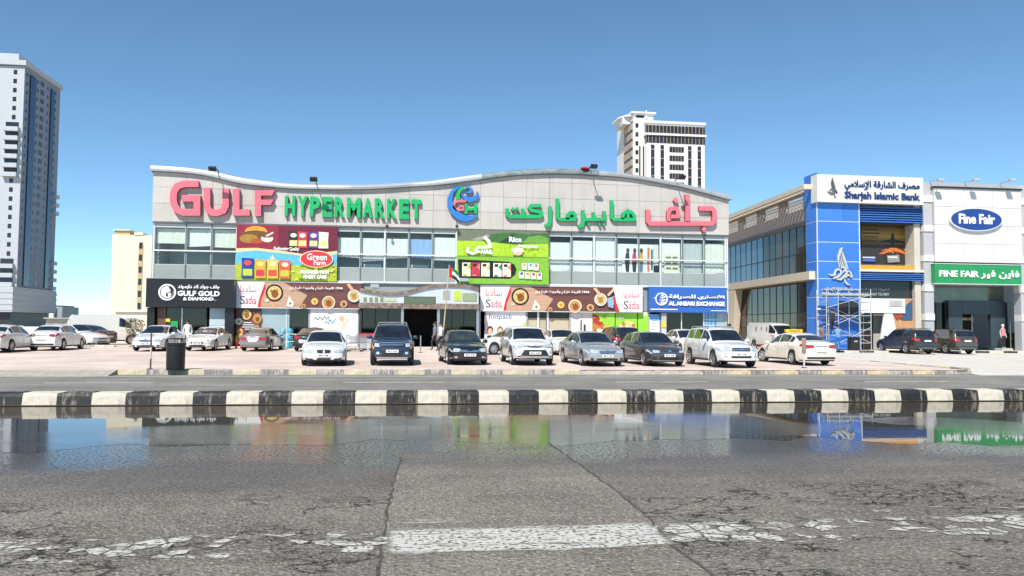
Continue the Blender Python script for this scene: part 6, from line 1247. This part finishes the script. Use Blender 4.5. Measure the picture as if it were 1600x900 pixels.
        strip('grille', [(0, .70, .83), (.38, .70, .83), (.42, .74, .80)], mat('grey grille', (.12, .12, .125), .4, .5), 1.3); strip('grille_bar', [(0, .755, .775), (.38, .755, .775)], chrome, 1.8); strip('grille_rim', [(0, .83, .85), (.42, .83, .85)], chrome, 1.6); strip('emblem', [(0, .735, .80), (.08, .74, .795)], chrome, 2.4); strip('headlamp', [(.46, .74, .84), (.56, .70, .90), (yE, .70, .92)], lamp_m); patch('headlamp', .03, .5, 2.9, 3.95, lamp_m, .008, 1); patch('headlamp', .03, .5, 2.9, 3.95, lamp_m, .008, -1); strip('lower_intake', [(0, .42, .50), (.44, .42, .50)], plastic); strip('fog_lamp', [(.58, .46, .53), (yE, .46, .53)], lamp_m, 1.4); zp = .56
    elif front == 'van':
        strip('grille', [(0, .66, .74), (.5, .66, .74)], plastic, 1.3); strip('headlamp', [(.48, .68, .82), (yE, .68, .84)], lamp_m); strip('lower_intake', [(0, .32, .42), (.5, .32, .42)], plastic); patch('headlamp', .03, .3, 2.8, 3.6, lamp_m, .008, -1); zp = .52
    else:
        a = zn - .02
        strip('grille', [(0, a - .14, a - .03), (.30, a - .14, a - .03), (.36, a - .10, a - .05)], plastic, 1.3); strip('grille_rim', [(0, a - .03, a - .012), (.36, a - .05, a - .03)], chrome, 1.5); strip('headlamp', [(.40, a - .12, a - .03), (yE, a - .13, a + .01)], lamp_m); patch('headlamp', .03, .4, 3.0, 3.95, lamp_m, .008, 1); patch('headlamp', .03, .4, 3.0, 3.95, lamp_m, .008, -1); strip('lower_intake', [(0, .26, .34), (.44, .26, .34)], plastic); zp = .43
    if plate: strip('number_plate', [(0, zp - .06, zp + .055), (.25, zp - .06, zp + .055)], plate_m, 3.4); strip('plate_print', [(.03, zp - .025, zp + .02), (.07, zp - .025, zp + .02)], seam_m, 3.7, 0, True, o, 1); strip('plate_print', [(.10, zp - .025, zp + .02), (.18, zp - .02, zp + .02)], seam_m, 3.7, 0, True, o, 1)
    # ---- rears
    zr = interp(shd, Lc - .3) - .06
    if rear == 'bar':
        strip('tail_lamp', [(.34, zr - .20, zr - .04), (yE, zr - .20, zr - .04)], red_m, 1.3, 1); strip('tail_panel', [(0, zr - .20, zr - .04), (.33, zr - .20, zr - .04)], mat('pale tail panel', (.6, .5, .5), .3), 1.2, 1); strip('bumper', [(0, .36, .58), (yE, .36, .58)], paint, 3.5, 1)
        for sd in (1, -1): patch('tail_lamp', Lc - .25, Lc - .02, 3.0, 3.8, red_m, .008, sd)
    elif rear == 'suv':
        for sd in (1, -1): patch('tail_lamp', Lc - .34, Lc - .02, 3.2, 4.6, red_m, .01, sd)
        strip('tail_lamp', [(.52, zr - .14, zr + .02), (yE, zr - .16, zr + .04)], red_m, 1.4, 1); strip('bumper', [(0, .34, .52), (yE, .34, .52)], plastic, 2, 1); strip('lower_trim', [(0, .40, .43), (yE * .9, .40, .43)], M['steel'], 3, 1); strip('exhaust', [(.42, .27, .33), (.54, .27, .33)], chrome, 2.5, 1)
    else:
        for sd in (1, -1): patch('tail_lamp', Lc - .34, Lc - .02, 3.1, 3.98, red_m, .008, sd)
        strip('tail_lamp', [(.44 if rear != 'taxi' else .36, zr - .10, zr + .01), (yE, zr - .14, zr + .03)], red_m, 1.4, 1); strip('bumper_trim', [(0, .30, .38), (yE * .95, .30, .38)], plastic, 1.5, 1); strip('trunk_chrome', [(0, zr - .05, zr - .025), (.32, zr - .05, zr - .025)], chrome, 1.5, 1)
    zq = zr - (.24 if kind in ('sedan', 'hatch') else .12)
    strip('number_plate', [(0, zq - .055, zq + .055), (.24, zq - .055, zq + .055)], plate_m, 4.0, 1)
    if rails:
        for sd in (1, -1): MB().tube([(sd * wroof * .93, xr + .15 - Lc / 2, interp(top, xr + .15) - .02), (sd * wroof * .93, xr + .3 - Lc / 2, interp(top, xr + .3) + .05), (sd * wroof * .93, xb - .35 - Lc / 2, interp(top, xb - .35) + .05), (sd * wroof * .93, xb - .2 - Lc / 2, interp(top, xb - .2) - .03)], .024, 6).build('roof_rail', M['steel'], o, local=True)
        if rails == 2: [MB().tube([(-wroof * .93, y - Lc / 2, interp(top, y) + .07), (wroof * .93, y - Lc / 2, interp(top, y) + .07)], .026, 6).build('roof_bar', M['steel'], o, local=True) for y in (xr + .45, xb - .7)]
    return o, dict(L=Lc, hw=hw, S=S, D=D, strip=strip, patch=patch, top=top, xw=xw)
def at(px, py, back=0., side=0.):
    """ground spot seen at a photo point, moved back by half a car"""
    z = .18
    for _ in range(4): x, y = PZ(px, py, z); z = lot_z(y) if x < LOT_X1 else drive_z(y)
    return (x + side, y + back)
# near row
car('white_sedan', 'white saloon with twin kidney grilles parked nose-out near the dustbin', 'car', 'sedan', PW, loc=at(499, 573, 2.25), rz=rad(4), front='kidney', L=4.53, H=1.42)
car('dark_blue_suv', 'dark blue off-roader with roof rack and chrome grille in the front row', 'car', 'boxsuv', PBL, loc=at(611, 572.5, 2.3), rz=rad(1), front='bigbox', rails=2)
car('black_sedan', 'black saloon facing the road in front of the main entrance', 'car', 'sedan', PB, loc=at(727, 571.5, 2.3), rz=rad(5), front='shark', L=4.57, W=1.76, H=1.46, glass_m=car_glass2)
car('white_crossover', 'white crossover with black lower bumper next to the black saloon', 'car', 'suv', PW, loc=at(833, 572, 2.25), rz=rad(2), front='cross', lower=plastic, H=1.68)
car('silver_sedan', 'silver saloon parked at an angle in the front row', 'car', 'sedan', PS, loc=at(942, 573.5, 2.4), rz=rad(5), front='camry', L=4.8, H=1.46)
car('dark_grey_hatchback', 'dark grey hatchback with black windscreen between silver saloon and white off-roader', 'car', 'hatch', PG, loc=at(1041, 573.5, 2.1), rz=rad(4), front='golf')
car('white_suv', 'white compact off-roader parked at an angle at the end of the front row', 'car', 'suv', PW, loc=at(1156, 576, 2.2), rz=rad(2), front='rav', H=1.70, L=4.45, rails=1)
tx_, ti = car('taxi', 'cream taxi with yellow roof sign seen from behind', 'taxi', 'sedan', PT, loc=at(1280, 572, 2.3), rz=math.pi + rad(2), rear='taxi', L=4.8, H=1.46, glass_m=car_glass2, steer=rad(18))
ys = MB(); ys.cbox(-.42, .42, -.12, .10, 1.455, 1.60, .03); sgn = ys.build('roof_sign', pm('f2c21a'), tx_, local=True); text_mb('TAXI', -.28, .28, 1.49, 1.57, .105, 0, .02).build('t', M['black'], sgn, local=True).name = 'lettering'
# second row and the rest
R = math.pi
car('white_sedan', 'white saloon at the left end of the shop row, facing the road behind the dustbin', 'car', 'sedan', PW, loc=at(229, 549.5, 2.3), rz=rad(-2), front='camry', H=1.47)
car('white_old_sedan', 'older white saloon facing the road between the dustbin and the silver rear', 'car', 'sedan', PW2, loc=at(312, 549, 2.2), rz=rad(-4), L=4.5, W=1.70, H=1.38, glass_m=car_glass2)
car('grey_bronze_sedan', 'grey-bronze saloon with full-width red tail lamps seen from behind', 'car', 'sedan', PGB, loc=at(399, 549.5, 2.3), rz=R + rad(-4), rear='bar', L=4.7, W=1.75, H=1.36)
car('black_saloon', 'black car seen from behind, half hidden by the white saloon with kidney grilles', 'car', 'sedan', PB, loc=at(483, 549.5, 2.2), rz=R + rad(-2), H=1.38)
car('cream_sedan', 'cream saloon cut off by the left edge, seen from behind', 'car', 'sedan', PW2, loc=at(-26, 552, 2.3), rz=R, L=4.6)
car('white_sedan', 'white saloon seen from behind near the left edge', 'car', 'sedan', PW, loc=at(61, 548.5, 2.25), rz=R + rad(1), L=4.5, W=1.76, H=1.46)
car('white_hatchback', 'white hatchback standing sideways behind the left saloons, nose to the right', 'car', 'hatch', PW, loc=at(131, 541.5, 1.2, -.9), rz=rad(66))
car('white_minibus', 'white minibus parked behind the left saloons', 'van', 'van', PW2, loc=(-21.2, 59.5), rz=rad(112), front='van', L=5.2)
car('grey_sedan', 'grey saloon with red lamps behind the white hatchback', 'car', 'sedan', PBR, loc=(-21.6, 56.2), rz=rad(-112), H=1.42)
car('white_coupe', 'white saloon standing sideways between the black saloon and the white crossover', 'car', 'sedan', PW, loc=(5.9, 44.6), rz=rad(-72), L=4.7)
car('white_small_sedan', 'white saloon behind the silver saloon, facing the road', 'car', 'sedan', PW2, loc=(8.8, 44.8), rz=rad(4), H=1.46)
car('black_crossover', 'black crossover with red tail lamps behind the silver saloon', 'car', 'suv', PB, loc=(12.4, 45.8), rz=R + rad(4), rear='suv', H=1.62)
car('white_pearl_sedan', 'white saloon behind the dark grey hatchback, partly hidden by the white off-roader', 'car', 'sedan', PW2, loc=(16.1, 44.2), rz=rad(2), H=1.5)
vn, vi = car('white_van', 'white delivery van with red marks on its side behind the taxi', 'van', 'van', PW, loc=at(1224, 546.5, 1.8), rz=rad(7), front='van', L=5.3, group='parked vans')
for a, b, r0, r1, m_ in ((1.0, 3.5, .2, 1.0, pm('c03a34')), (3.55, 3.75, 5.2, 5.6, pm('a86464')), (2.85, 2.97, 5.3, 5.6, pm('5a5a5e')), (2.1, 2.22, 5.2, 5.65, M['black']), (1.3, 1.55, 3.6, 4.6, pm('d06058')), (2.3, 2.36, 4.2, 4.5, pm('8a8a8a'))):
    vi['patch']('side_print', a, b, r0, r1, m_, .008, -1, 3, 2, vn)
car('charcoal_suv', 'charcoal off-roader parked at the bank entrance, seen from behind', 'car', 'suv', PDK, loc=at(1449, 554, 2.3), rz=R, rear='suv', L=4.75, H=1.70, rails=1)
car('bronze_suv', 'dark bronze off-roader parked in front of the textile shop', 'car', 'suv', PBR, loc=at(1514, 554, 2.3), rz=R + rad(-3), rear='suv', L=4.8, H=1.70)
car('black_hatchback', 'dark car cut off by the right edge of the picture', 'car', 'hatch', PB, loc=at(1624, 550, 2.2), rz=R)
# ================================================================== people
def cloth_mat(nm, shoe, trouser, shirt, skin, waist=.93, neck=1.50, sleeve=1.18):
    m, N, L, B = nodes(nm); P = N.new('ShaderNodeTexCoord').outputs['Object']; s_ = nd(N, L, 'ShaderNodeSeparateXYZ', {0: P}); z = s_.outputs[2]
    ax = math_(N, L, 'ABSOLUTE', s_.outputs[0]); step = lambda v, t: maprange(N, L, v, t - .008, t + .008)
    c = mixc(N, L, step(z, .085), shoe, trouser); c = mixc(N, L, step(z, waist), c, shirt); arm = math_(N, L, 'MULTIPLY', step(ax, .205), math_(N, L, 'SUBTRACT', 1., step(z, sleeve)))
    c = mixc(N, L, math_(N, L, 'MAXIMUM', step(z, neck), arm), c, skin)
    n = nd(N, L, 'ShaderNodeTexNoise', {'Vector': P, 'Scale': 9., 'Detail': 4}).outputs['Fac']; c = mixc(N, L, maprange(N, L, n, .4, .7, 0, .25), c, (.02, .02, .02))
    L.new(c, B.inputs['Base Color']); B.inputs['Roughness'].default_value = .8
    bp = nd(N, L, 'ShaderNodeBump', {'Strength': .5, 'Distance': .03, 'Height': n}); L.new(bp.outputs[0], B.inputs['Normal']); return m
SK = (.34, .19, .12); hair_m = mat('black hair', (.012, .010, .009), .6)
BASE = dict(pelvis=(0, 0, .95, .125), spine=(0, .01, 1.14, .115), chest=(0, .01, 1.36, .13), neck=(0, 0, 1.50, .055), head=(0, -.015, 1.60, .088), crown=(0, -.01, 1.70, .078),
    sl=(-.17, 0, 1.41, .066), el=(-.245, .03, 1.15, .045), wl=(-.25, -.04, .92, .032), hl=(-.25, -.06, .85, .034), sr=(.17, 0, 1.41, .066), er=(.245, .03, 1.15, .045), wr=(.25, -.04, .92, .032), hr=(.25, -.06, .85, .034),
    pl=(-.09, 0, .90, .088), kl=(-.10, -.02, .50, .062), al=(-.10, .02, .09, .045), tl=(-.10, -.15, .045, .038), pr=(.09, 0, .90, .088), kr=(.10, -.02, .50, .062), ar=(.10, .02, .09, .045), tr=(.10, -.15, .045, .038))
EDG = [('pelvis', 'spine'), ('spine', 'chest'), ('chest', 'neck'), ('neck', 'head'), ('head', 'crown'), ('chest', 'sl'), ('sl', 'el'), ('el', 'wl'), ('wl', 'hl'), ('chest', 'sr'), ('sr', 'er'), ('er', 'wr'), ('wr', 'hr'), ('pelvis', 'pl'), ('pl', 'kl'), ('kl', 'al'), ('al', 'tl'), ('pelvis', 'pr'), ('pr', 'kr'), ('kr', 'ar'), ('ar', 'tr')]
def person(label, loc, rz, m_, pose=None, hair=hair_m, cap=None, name='person', cat='person', h=1.74, robe=None, tilt=0.):
    J = dict(BASE)
    for k, v in (pose or {}).items(): J[k] = tuple(v) + (J[k][3],)
    o = thing(name, label, cat, loc, rz); o.scale = (h / 1.74,) * 3; o.rotation_euler = (tilt, 0, rz)
    names = list(J); V = [J[n][:3] for n in names]; R_ = [J[n][3] for n in names]; E = [(names.index(a), names.index(b)) for a, b in EDG]
    for sd, hn, wn_ in ((-1, 'hl', 'wl'), (1, 'hr', 'wr')):
        hp, wp = Vector(J[hn][:3]), Vector(J[wn_][:3]); d = (hp - wp).normalized(); u = d.orthogonal().normalized(); hi = names.index(hn)
        for k, ln in enumerate((.075, .085, .08, .065)):
            a = hp + d * .02 + u * (.026 - .0175 * k); V += [tuple(a + d * ln * .55), tuple(a + d * ln + u.cross(d) * .012 * sd)]; R_ += [.010, .009]; n = len(V); E += [(hi, n - 2), (n - 2, n - 1)]
        V += [tuple(hp + u * .05 - d * .01), tuple(hp + u * .062 + d * .035)]; R_ += [.012, .010]; n = len(V); E += [(hi, n - 2), (n - 2, n - 1)]
    me = bpy.data.meshes.new('body'); me.from_pydata(V, E, []); me.materials.append(m_); b = bpy.data.objects.new('body', me); COL.objects.link(b); b.parent = o
    sk = b.modifiers.new('skin', 'SKIN'); sk.use_smooth_shade = True; ss = b.modifiers.new('sub', 'SUBSURF'); ss.levels = 1; ss.render_levels = 1
    sv = me.skin_vertices[0].data
    for i, r in enumerate(R_): sv[i].radius = (r, r); sv[i].use_root = i == 0
    hd = Vector(J['head'][:3]); cr = Vector(J['crown'][:3])
    hm = MB().lathe([(.02, .115), (.06, .105), (.092, .07), (.102, .02), (.098, -.02)], (cr.x, cr.y + .018, cr.z - .02), 14); hm.build('hair' if not cap else 'cap', cap or hair, o, smooth=60, local=True)
    f = MB().cbox(hd.x - .014, hd.x + .014, hd.y - .118, hd.y - .07, hd.z - .005, hd.z + .04, .008); f.build('nose', mat('skin', SK, .6), o, local=True)
    for sd in (-1, 1): MB().cbox(hd.x + sd * .034 - .012, hd.x + sd * .034 + .012, hd.y - .094, hd.y - .08, hd.z + .035, hd.z + .05, .004).build('eye', M['black'], o, local=True); MB().cbox(hd.x + sd * .092 - .012, hd.x + sd * .092 + .012, hd.y - .01, hd.y + .03, hd.z - .005, hd.z + .055, .008).build('ear', MATS['skin'], o, local=True)
    if robe: MB().lathe([(.20, .06), (.19, .5), (.17, .95), (.15, 1.2), (.17, 1.42), (.06, 1.50)], (0, 0, 0), 18, 'z', False).build('robe', robe, o, smooth=60, local=True)
    return o
walk = dict(kl=(-.10, -.16, .52), al=(-.10, -.10, .10), tl=(-.10, -.27, .06), kr=(.10, .05, .50), ar=(.10, .26, .12), tr=(.10, .12, .045), el=(-.24, .12, 1.15), wl=(-.24, .10, .93), hl=(-.24, .08, .86), er=(.24, -.08, 1.15), wr=(.24, -.2, .95), hr=(.24, -.23, .88))
def gl(px, py, z=None):
    if z is not None: return PZ(px, py, z) + (z,)
    x, y = at(px, py); return (x, y, lot_z(y) if x < LOT_X1 else drive_z(y))
WS = (.72, .73, .76); BK = (.015, .015, .018)
person('man in white shirt and black trousers walking by the main entrance', gl(688, 549), rad(-62), cloth_mat('white shirt clothes', BK, BK, WS, SK, sleeve=1.0), walk)
person('man in blue-grey shirt walking beside the man in white shirt', gl(679, 547.5), rad(-70), cloth_mat('blue grey shirt clothes', BK, (.03, .03, .035), (.16, .19, .27), SK, sleeve=1.2), walk)
x, y = PY(293, 520, 50.6)[0], 50.6
person('man in long white robe standing between the two white saloons', (x, y, lot_z(y)), rad(20), cloth_mat('white robe clothes', BK, WS, WS, SK, sleeve=.95), hair=hair_m, robe=M['print_white'])
x = PY(1309, 530, YB - 2.9)[0]
person('worker in blue overalls at the foot of the scaffold', (x, YB - 2.9, .36), rad(150), cloth_mat('blue overalls', (.02, .02, .02), (.03, .14, .42), (.16, .32, .52), SK, sleeve=1.22), dict(er=(.30, -.14, 1.2), wr=(.34, -.34, 1.3), hr=(.35, -.40, 1.34), el=(-.26, -.1, 1.14), wl=(-.24, -.3, 1.05), hl=(-.24, -.36, 1.04)))
x = PY(1283.5, 525, YB - 2.3)[0]
person('worker in brown shirt left of the scaffold', (x, YB - 2.3, .36), rad(70), cloth_mat('brown shirt clothes', BK, (.05, .04, .035), (.28, .15, .09), SK, sleeve=1.2), dict(wl=(-.2, -.32, 1.08), hl=(-.2, -.38, 1.1), wr=(.2, -.32, 1.08), hr=(.2, -.38, 1.1), el=(-.23, -.06, 1.12), er=(.23, -.06, 1.12)))
x, z = PY(1300, 523, YB - 2.05)
person('worker in black clothes climbing the scaffold', (x, YB - 2.12, z + .02), math.pi, cloth_mat('black work clothes', BK, BK, (.02, .02, .022), SK, sleeve=1.2), dict(kl=(-.14, -.22, .72), al=(-.13, -.12, .36), tl=(-.13, -.26, .33), er=(.28, -.16, 1.55), wr=(.24, -.28, 1.76), hr=(.23, -.30, 1.83), el=(-.28, -.2, 1.40), wl=(-.22, -.3, 1.55), hl=(-.21, -.32, 1.62)), tilt=0)
x = PY(1567, 520, FY + .4)[0]
person('mannequin in white cap and red and white shirt in the right shop window', (x, FY + .4, .502), rad(10), cloth_mat('mannequin clothes', (.5, .5, .5), (.02, .02, .022), (.62, .26, .24), (.62, .58, .54), sleeve=1.3), cap=M['print_white'], name='mannequin', cat='mannequin')
x = PY(1140, 512, 47.0)[0]
person('person in dark clothes standing behind the white compact off-roader', (x, 47, lot_z(47)), rad(-30), cloth_mat('dark clothes', BK, BK, (.05, .04, .05), SK), h=1.78)

# ================================================================== small things in the car park
bx0, by0 = at(274, 578.5); bz0 = lot_z(by0) + .003
db = thing('dustbin', 'large black round dustbin standing at the yellow and grey kerb', 'dustbin', (bx0, by0, bz0))
bin_m = mat('black bin plastic', (.014, .014, .015), .55, var=.35, scale=4, bump=.3, bscale=8)
MB().lathe([(.30, .03), (.315, .06), (.325, .9), (.345, .91), (.345, .97), (.315, .975), (.31, .9), (.29, .08)], (bx0, by0, bz0), 30).build('barrel', bin_m, db, smooth=40)
for k in range(4): a = k * math.pi / 2 + .4; MB().tube([(bx0 + .31 * math.cos(a), by0 + .31 * math.sin(a), bz0 + .96), (bx0 + .31 * math.cos(a), by0 + .31 * math.sin(a), bz0 + 1.12)], .016, 6).build('lid_post', M['dark'], db)
MB().lathe([(.02, 1.17), (.2, 1.16), (.33, 1.13), (.335, 1.115), (.31, 1.11)], (bx0, by0, bz0), 28).build('lid', bin_m, db, smooth=40); MB().lathe([(.2, 0), (.34, .003), (.34, .03), (.2, .032)], (bx0, by0, bz0), 24).build('base', M['dark'], db)
def pole(px, py, h, r, label, segs, name='bollard_post'):
    x, y = at(px, py); z = lot_z(y); o = thing(name, label, 'post', (x, y, z), group='posts at the car park edge')
    for k, (a, b, m_) in enumerate(segs): MB().tube([(x, y, z + a * h), (x, y, z + b * h)], r, 10).build('section', m_, o, smooth=50)
    MB().lathe([(r * 3.6, 0), (r * 3.6, .015), (r * 1.6, .03)], (x, y, z), 12).build('foot', M['dark'], o); MB().lathe([(r * 1.08, h), (r * .8, h + .02), (.002, h + .03)], (x, y, z), 10).build('cap', M['dark'], o, smooth=50)
    return o
rust = mat('rusty pole', (.13, .10, .08), .8, var=.5, scale=9); wpaint = mat('worn white pole paint', (.62, .58, .52), .7, grime=.5)
pole(235, 577, 1.30, .032, 'thin dark post with worn white middle beside the large dustbin', [(0, .30, rust), (.30, .62, wpaint), (.62, 1, rust)])
pole(657, 551, .98, .035, 'short grey steel post in front of the main entrance', [(0, 1, M['steel'])])
p_ = pole(1256.5, 575, 1.28, .034, 'pale post with a torn brown wrapping in front of the taxi', [(0, .5, wpaint), (.5, 1, rust)])
x, y = at(1256.5, 575); z = lot_z(y); mb = MB().lathe([(.05, .62), (.085, .66), (.095, .85), (.09, 1.1), (.10, 1.24), (.05, 1.27)], (x, y, z), 10); mb.V = [(a + random.uniform(-.018, .018), b + random.uniform(-.018, .018), c) for a, b, c in mb.V]; mb.build('wrapping', mat('torn brown sacking', (.30, .21, .16), .9, var=.4, scale=12), p_, smooth=50)
# flagpole with flag
fxb, fyb = at(690, 549); fp_ = thing('flagpole', 'slim leaning pole carrying a small red, green, white and black flag', 'flagpole', (fxb, fyb, lot_z(fyb)))
tx2, tz2 = PY(702, 416, fyb); MB().tube([(fxb, fyb, lot_z(fyb)), (tx2, fyb, tz2)], [.045, .03], 10).build('pole', mat('sandy pole paint', (.55, .40, .24), .6, var=.15), fp_, smooth=50); MB().lathe([(.02, 0), (.05, .03), (.05, .07), (.01, .1)], (tx2, fyb, tz2), 10).build('finial', chrome, fp_, smooth=50); MB().lathe([(.2, 0), (.2, .04), (.06, .06)], (fxb, fyb, lot_z(fyb)), 14).build('base', M['dark'], fp_)
def fcol(nm, u0, u1, v0, v1, m_):
    P = []; Q = []; n = 6
    for i in range(n + 1):
        u = lerp(u0, u1, i / n)
        for v in (v0, v1): P.append((tx2 + u * .62, fyb - .03 + .06 * math.sin(u * 9), tz2 - .06 - v * .62 - u * u * .42))
    for i in range(n): Q.append((2 * i, 2 * i + 1, 2 * i + 3, 2 * i + 2))
    MB().add(P, Q).build(nm, m_, fp_)
fcol('red_band', 0.02, .3, 0, 1, pm('c8202c')); fcol('green_band', .3, 1, 0, .333, pm('0a7a3a')); fcol('white_band', .3, 1, .333, .666, W); fcol('black_band', .3, 1, .666, 1, M['black'])
# shopping trolleys
wire = mat('trolley wire', (.50, .50, .51), .3, .8); hand = pm('c83a40')
def trolley(x, y, rz, label, hc):
    z = lot_z(y); o = thing('shopping_trolley', label, 'trolley', (x, y, z), rz, 'shopping trolleys by the entrance')
    fr = MB()
    for sd in (-1, 1): fr.tube([(sd * .22, -.42, .1), (sd * .24, .40, .12), (sd * .26, .46, .95)], .014, 6); fr.tube([(sd * .2, -.40, .45), (sd * .24, .40, .5)], .012, 6)
    fr.tube([(-.22, -.42, .1), (.22, -.42, .1)], .014, 6); fr.build('frame', wire, o, local=True)
    MB().tube([(-.27, .47, .96), (.27, .47, .96)], .022, 8).build('handle', hc, o, local=True)
    bk = MB(); c = lambda t, s_, k: (lerp(-.17, -.23, t) * s_ if False else s_ * lerp(.16, .24, t), lerp(-.40, .40, t), 0)
    for k in range(6):
        zz_ = k / 5
        for sd in (-1, 1): bk.tube([(sd * .19, -.42 + .0 * k, lerp(.50, .82, zz_)), (sd * .25, .42, lerp(.46, .94, zz_))], .005, 4)
        bk.tube([(-.19, -.42, lerp(.50, .82, zz_)), (.19, -.42, lerp(.50, .82, zz_))], .005, 4)
    for k in range(11):
        t = k / 10; yy = lerp(-.42, .42, t); w = lerp(.19, .25, t)
        for sd in (-1, 1): bk.tube([(sd * w, yy, lerp(.50, .46, t)), (sd * w, yy, lerp(.82, .94, t))], .005, 4)
        bk.tube([(-w, yy, lerp(.50, .46, t)), (w, yy, lerp(.50, .46, t))], .005, 4)
    tag(bk.build('basket', wire, o, local=True), kind='stuff')
    for sd in (-1, 1):
        for yy in (-.38, .38): MB().lathe([(.055, -.015), (.055, .015)], (sd * .22, yy, .058), 12, 'x').build('wheel', plastic, o, local=True)
for k, (px, hc, lb) in enumerate(((549, pm('1f7a48'), 'shopping trolley with green handle, leftmost of the trolleys by the entrance'), (559, hand, 'shopping trolley with red handle, second trolley from the white poster'), (567, hand, 'shopping trolley with red handle nearest the dark blue off-roader'), (555, pm('3a6ab0'), 'shopping trolley with blue handle, standing in front of the others'))):
    x, y = at(px, 547.5 if k < 3 else 549.5); trolley(x, y, rad((-60, -75, -50, 80)[k]), lb, hc)
# red ride behind the trolleys, red stool, turquoise drum, rail
x, z = PY(575, 533, 51.4); rb = thing('display_box', 'red plastic promotion box behind the shopping trolleys', 'box', (x, 51.4, lot_z(51.4))); MB().cbox(x - .5, x + .5, 51.1, 51.7, lot_z(51.4), 1.1).build('bin', M['alu'], rb); MB().cbox(x - .55, x + .55, 51.05, 51.75, 1.102, 1.32).build('header', pm('c8384a'), rb)
x, y = at(373, 541); y = min(y, 51.5); x = PY(373, 540, y)[0]; st = thing('plastic_stool', 'red plastic stool beside the brown food poster', 'stool', (x, y, lot_z(y)))
MB().cbox(x - .17, x + .17, y - .17, y + .17, lot_z(y) + .42, lot_z(y) + .46, .01).build('seat', pm('c81e2c'), st)
for a in (-1, 1):
    for b in (-1, 1): MB().add([(x + a * .15 + d, y + b * .15 + e, lot_z(y) + zz_) for zz_, q_ in ((0, 1.25), (.42, 1)) for d, e in ((-.03, -.03), (.03, -.03), (.03, .03), (-.03, .03))], [(0, 3, 2, 1), (4, 5, 6, 7), (0, 1, 5, 4), (1, 2, 6, 5), (2, 3, 7, 6), (3, 0, 4, 7)]).build('leg', pm('c81e2c'), st)
for k, (px, c_) in enumerate(((442, '6ab8d8'), (453, '4aa8c0'))):
    x = PY(px, 530, 51.9)[0]; wd_ = thing('water_bottle_rack', ('pale blue', 'turquoise')[k] + ' water bottle stand by the ' + ('glass shop window', 'dark shop door')[k], 'rack', (x, 51.9, lot_z(51.9)))
    for j in range(3): MB().lathe([(.12, 0), (.14, .03), (.14, .28), (.11, .34), (.03, .38), (.03, .42)], (x, 51.9, lot_z(51.9) + .02 + j * .44), 14).build('bottle', mat('bottle ' + c_, c_, .15, var=.2), wd_, smooth=50)
    for sd in (-1, 1): MB().tube([(x + sd * .18, 51.85, lot_z(51.9)), (x + sd * .18, 51.85, lot_z(51.9) + 1.35)], .014, 6).build('upright', wire, wd_)
hr_ = thing('handrail', 'white tubular handrail in front of the dark shop door', 'railing', (PY(467, 535, 51.5)[0], 51.5, lot_z(51.5)))
for zz_ in (.45, .92): MB().tube([(PY(448, 530, 51.5)[0], 51.5, lot_z(51.5) + zz_), (PY(487, 530, 51.5)[0], 51.5, lot_z(51.5) + zz_)], .022, 6).build('rail', M['white'], hr_)
for px in (448, 461, 474, 487): x = PY(px, 530, 51.5)[0]; MB().tube([(x, 51.5, lot_z(51.5)), (x, 51.5, lot_z(51.5) + .92)], .022, 6).build('post', M['white'], hr_)
# bin by the bank, camera on the tower corner, shrub by the cabin
x = PY(1333.5, 536, YB - 2.2)[0]; b2 = thing('litter_bin', 'black square litter bin in front of the scaffold', 'dustbin', (x, YB - 2.2, .345)); MB().cbox(x - .32, x + .32, YB - 2.5, YB - 1.95, .345, 1.22, .03).build('bin', bin_m, b2); MB().cbox(x - .35, x + .35, YB - 2.53, YB - 1.92, 1.222, 1.30, .02).build('lid', bin_m, b2); MB().box(x - .12, x + .12, YB - 2.512, YB - 2.501, .95, 1.05).build('label_plate', wall_m, b2)
x, z = PY(1279, 483, YB - .45); cm = thing('security_camera', 'white camera on the left corner of the blue bank tower', 'camera', (x, YB - .4, z)); MB().cbox(x - .18, x + .12, YB - .55, YB - .40, z - .06, z + .07).build('housing', M['white'], cm); MB().tube([(x, YB - .02, z - .25), (x, YB - .4, z - .25), (x, YB - .45, z - .06)], .03, 7).build('bracket', M['dark'], cm)
def shrub(label, x, y, z, r, h, n, seed, leafc):
    rn = random.Random(seed); o = thing('potted_shrub', label, 'plant', (x, y, z)); MB().lathe([(.2, 0), (.28, .42), (.31, .43), (.31, .47), (.26, .47), (.25, .40)], (x, y, z), 18).build('pot', mat('clay pot', (.36, .22, .14), .8), o, smooth=40)
    t = MB()
    for k in range(5): a = k * 1.26; t.tube([(x, y, z + .4), (x + .1 * math.cos(a), y + .1 * math.sin(a), z + h * .5), (x + r * .6 * math.cos(a), y + r * .6 * math.sin(a), z + h * .85)], [.02, .014, .006], 5)
    t.build('stem', mat('shrub stem', (.12, .08, .05), .9), o); lf = MB()
    for _ in range(n):
        a, b = rn.uniform(0, 6.283), rn.uniform(-1, 1); rr = r * rn.uniform(.25, 1.0) ** .5; p = Vector((x + rr * math.cos(a) * math.sqrt(1 - b * b * .7), y + rr * math.sin(a) * math.sqrt(1 - b * b * .7), z + h * .68 + b * h * .34)); u = Vector((rn.uniform(-1, 1), rn.uniform(-1, 1), rn.uniform(-.6, 1))).normalized(); w = u.orthogonal().normalized(); s_ = rn.uniform(.05, .1)
        lf.add([p, p + u * s_ + w * s_ * .4, p + u * s_ * 2.2, p + u * s_ - w * s_ * .4], [(0, 1, 2, 3)])
    tag(lf.build('leaves', mat(leafc[0], leafc[1], .6, var=.4, scale=3), o), kind='stuff')
shrub('dry brown and green shrub in a pot beside the white cabin', PY(211, 515, 56.5)[0], 56.5, .36, .62, 1.75, 420, 4, ('dry leaves', (.13, .12, .05)))
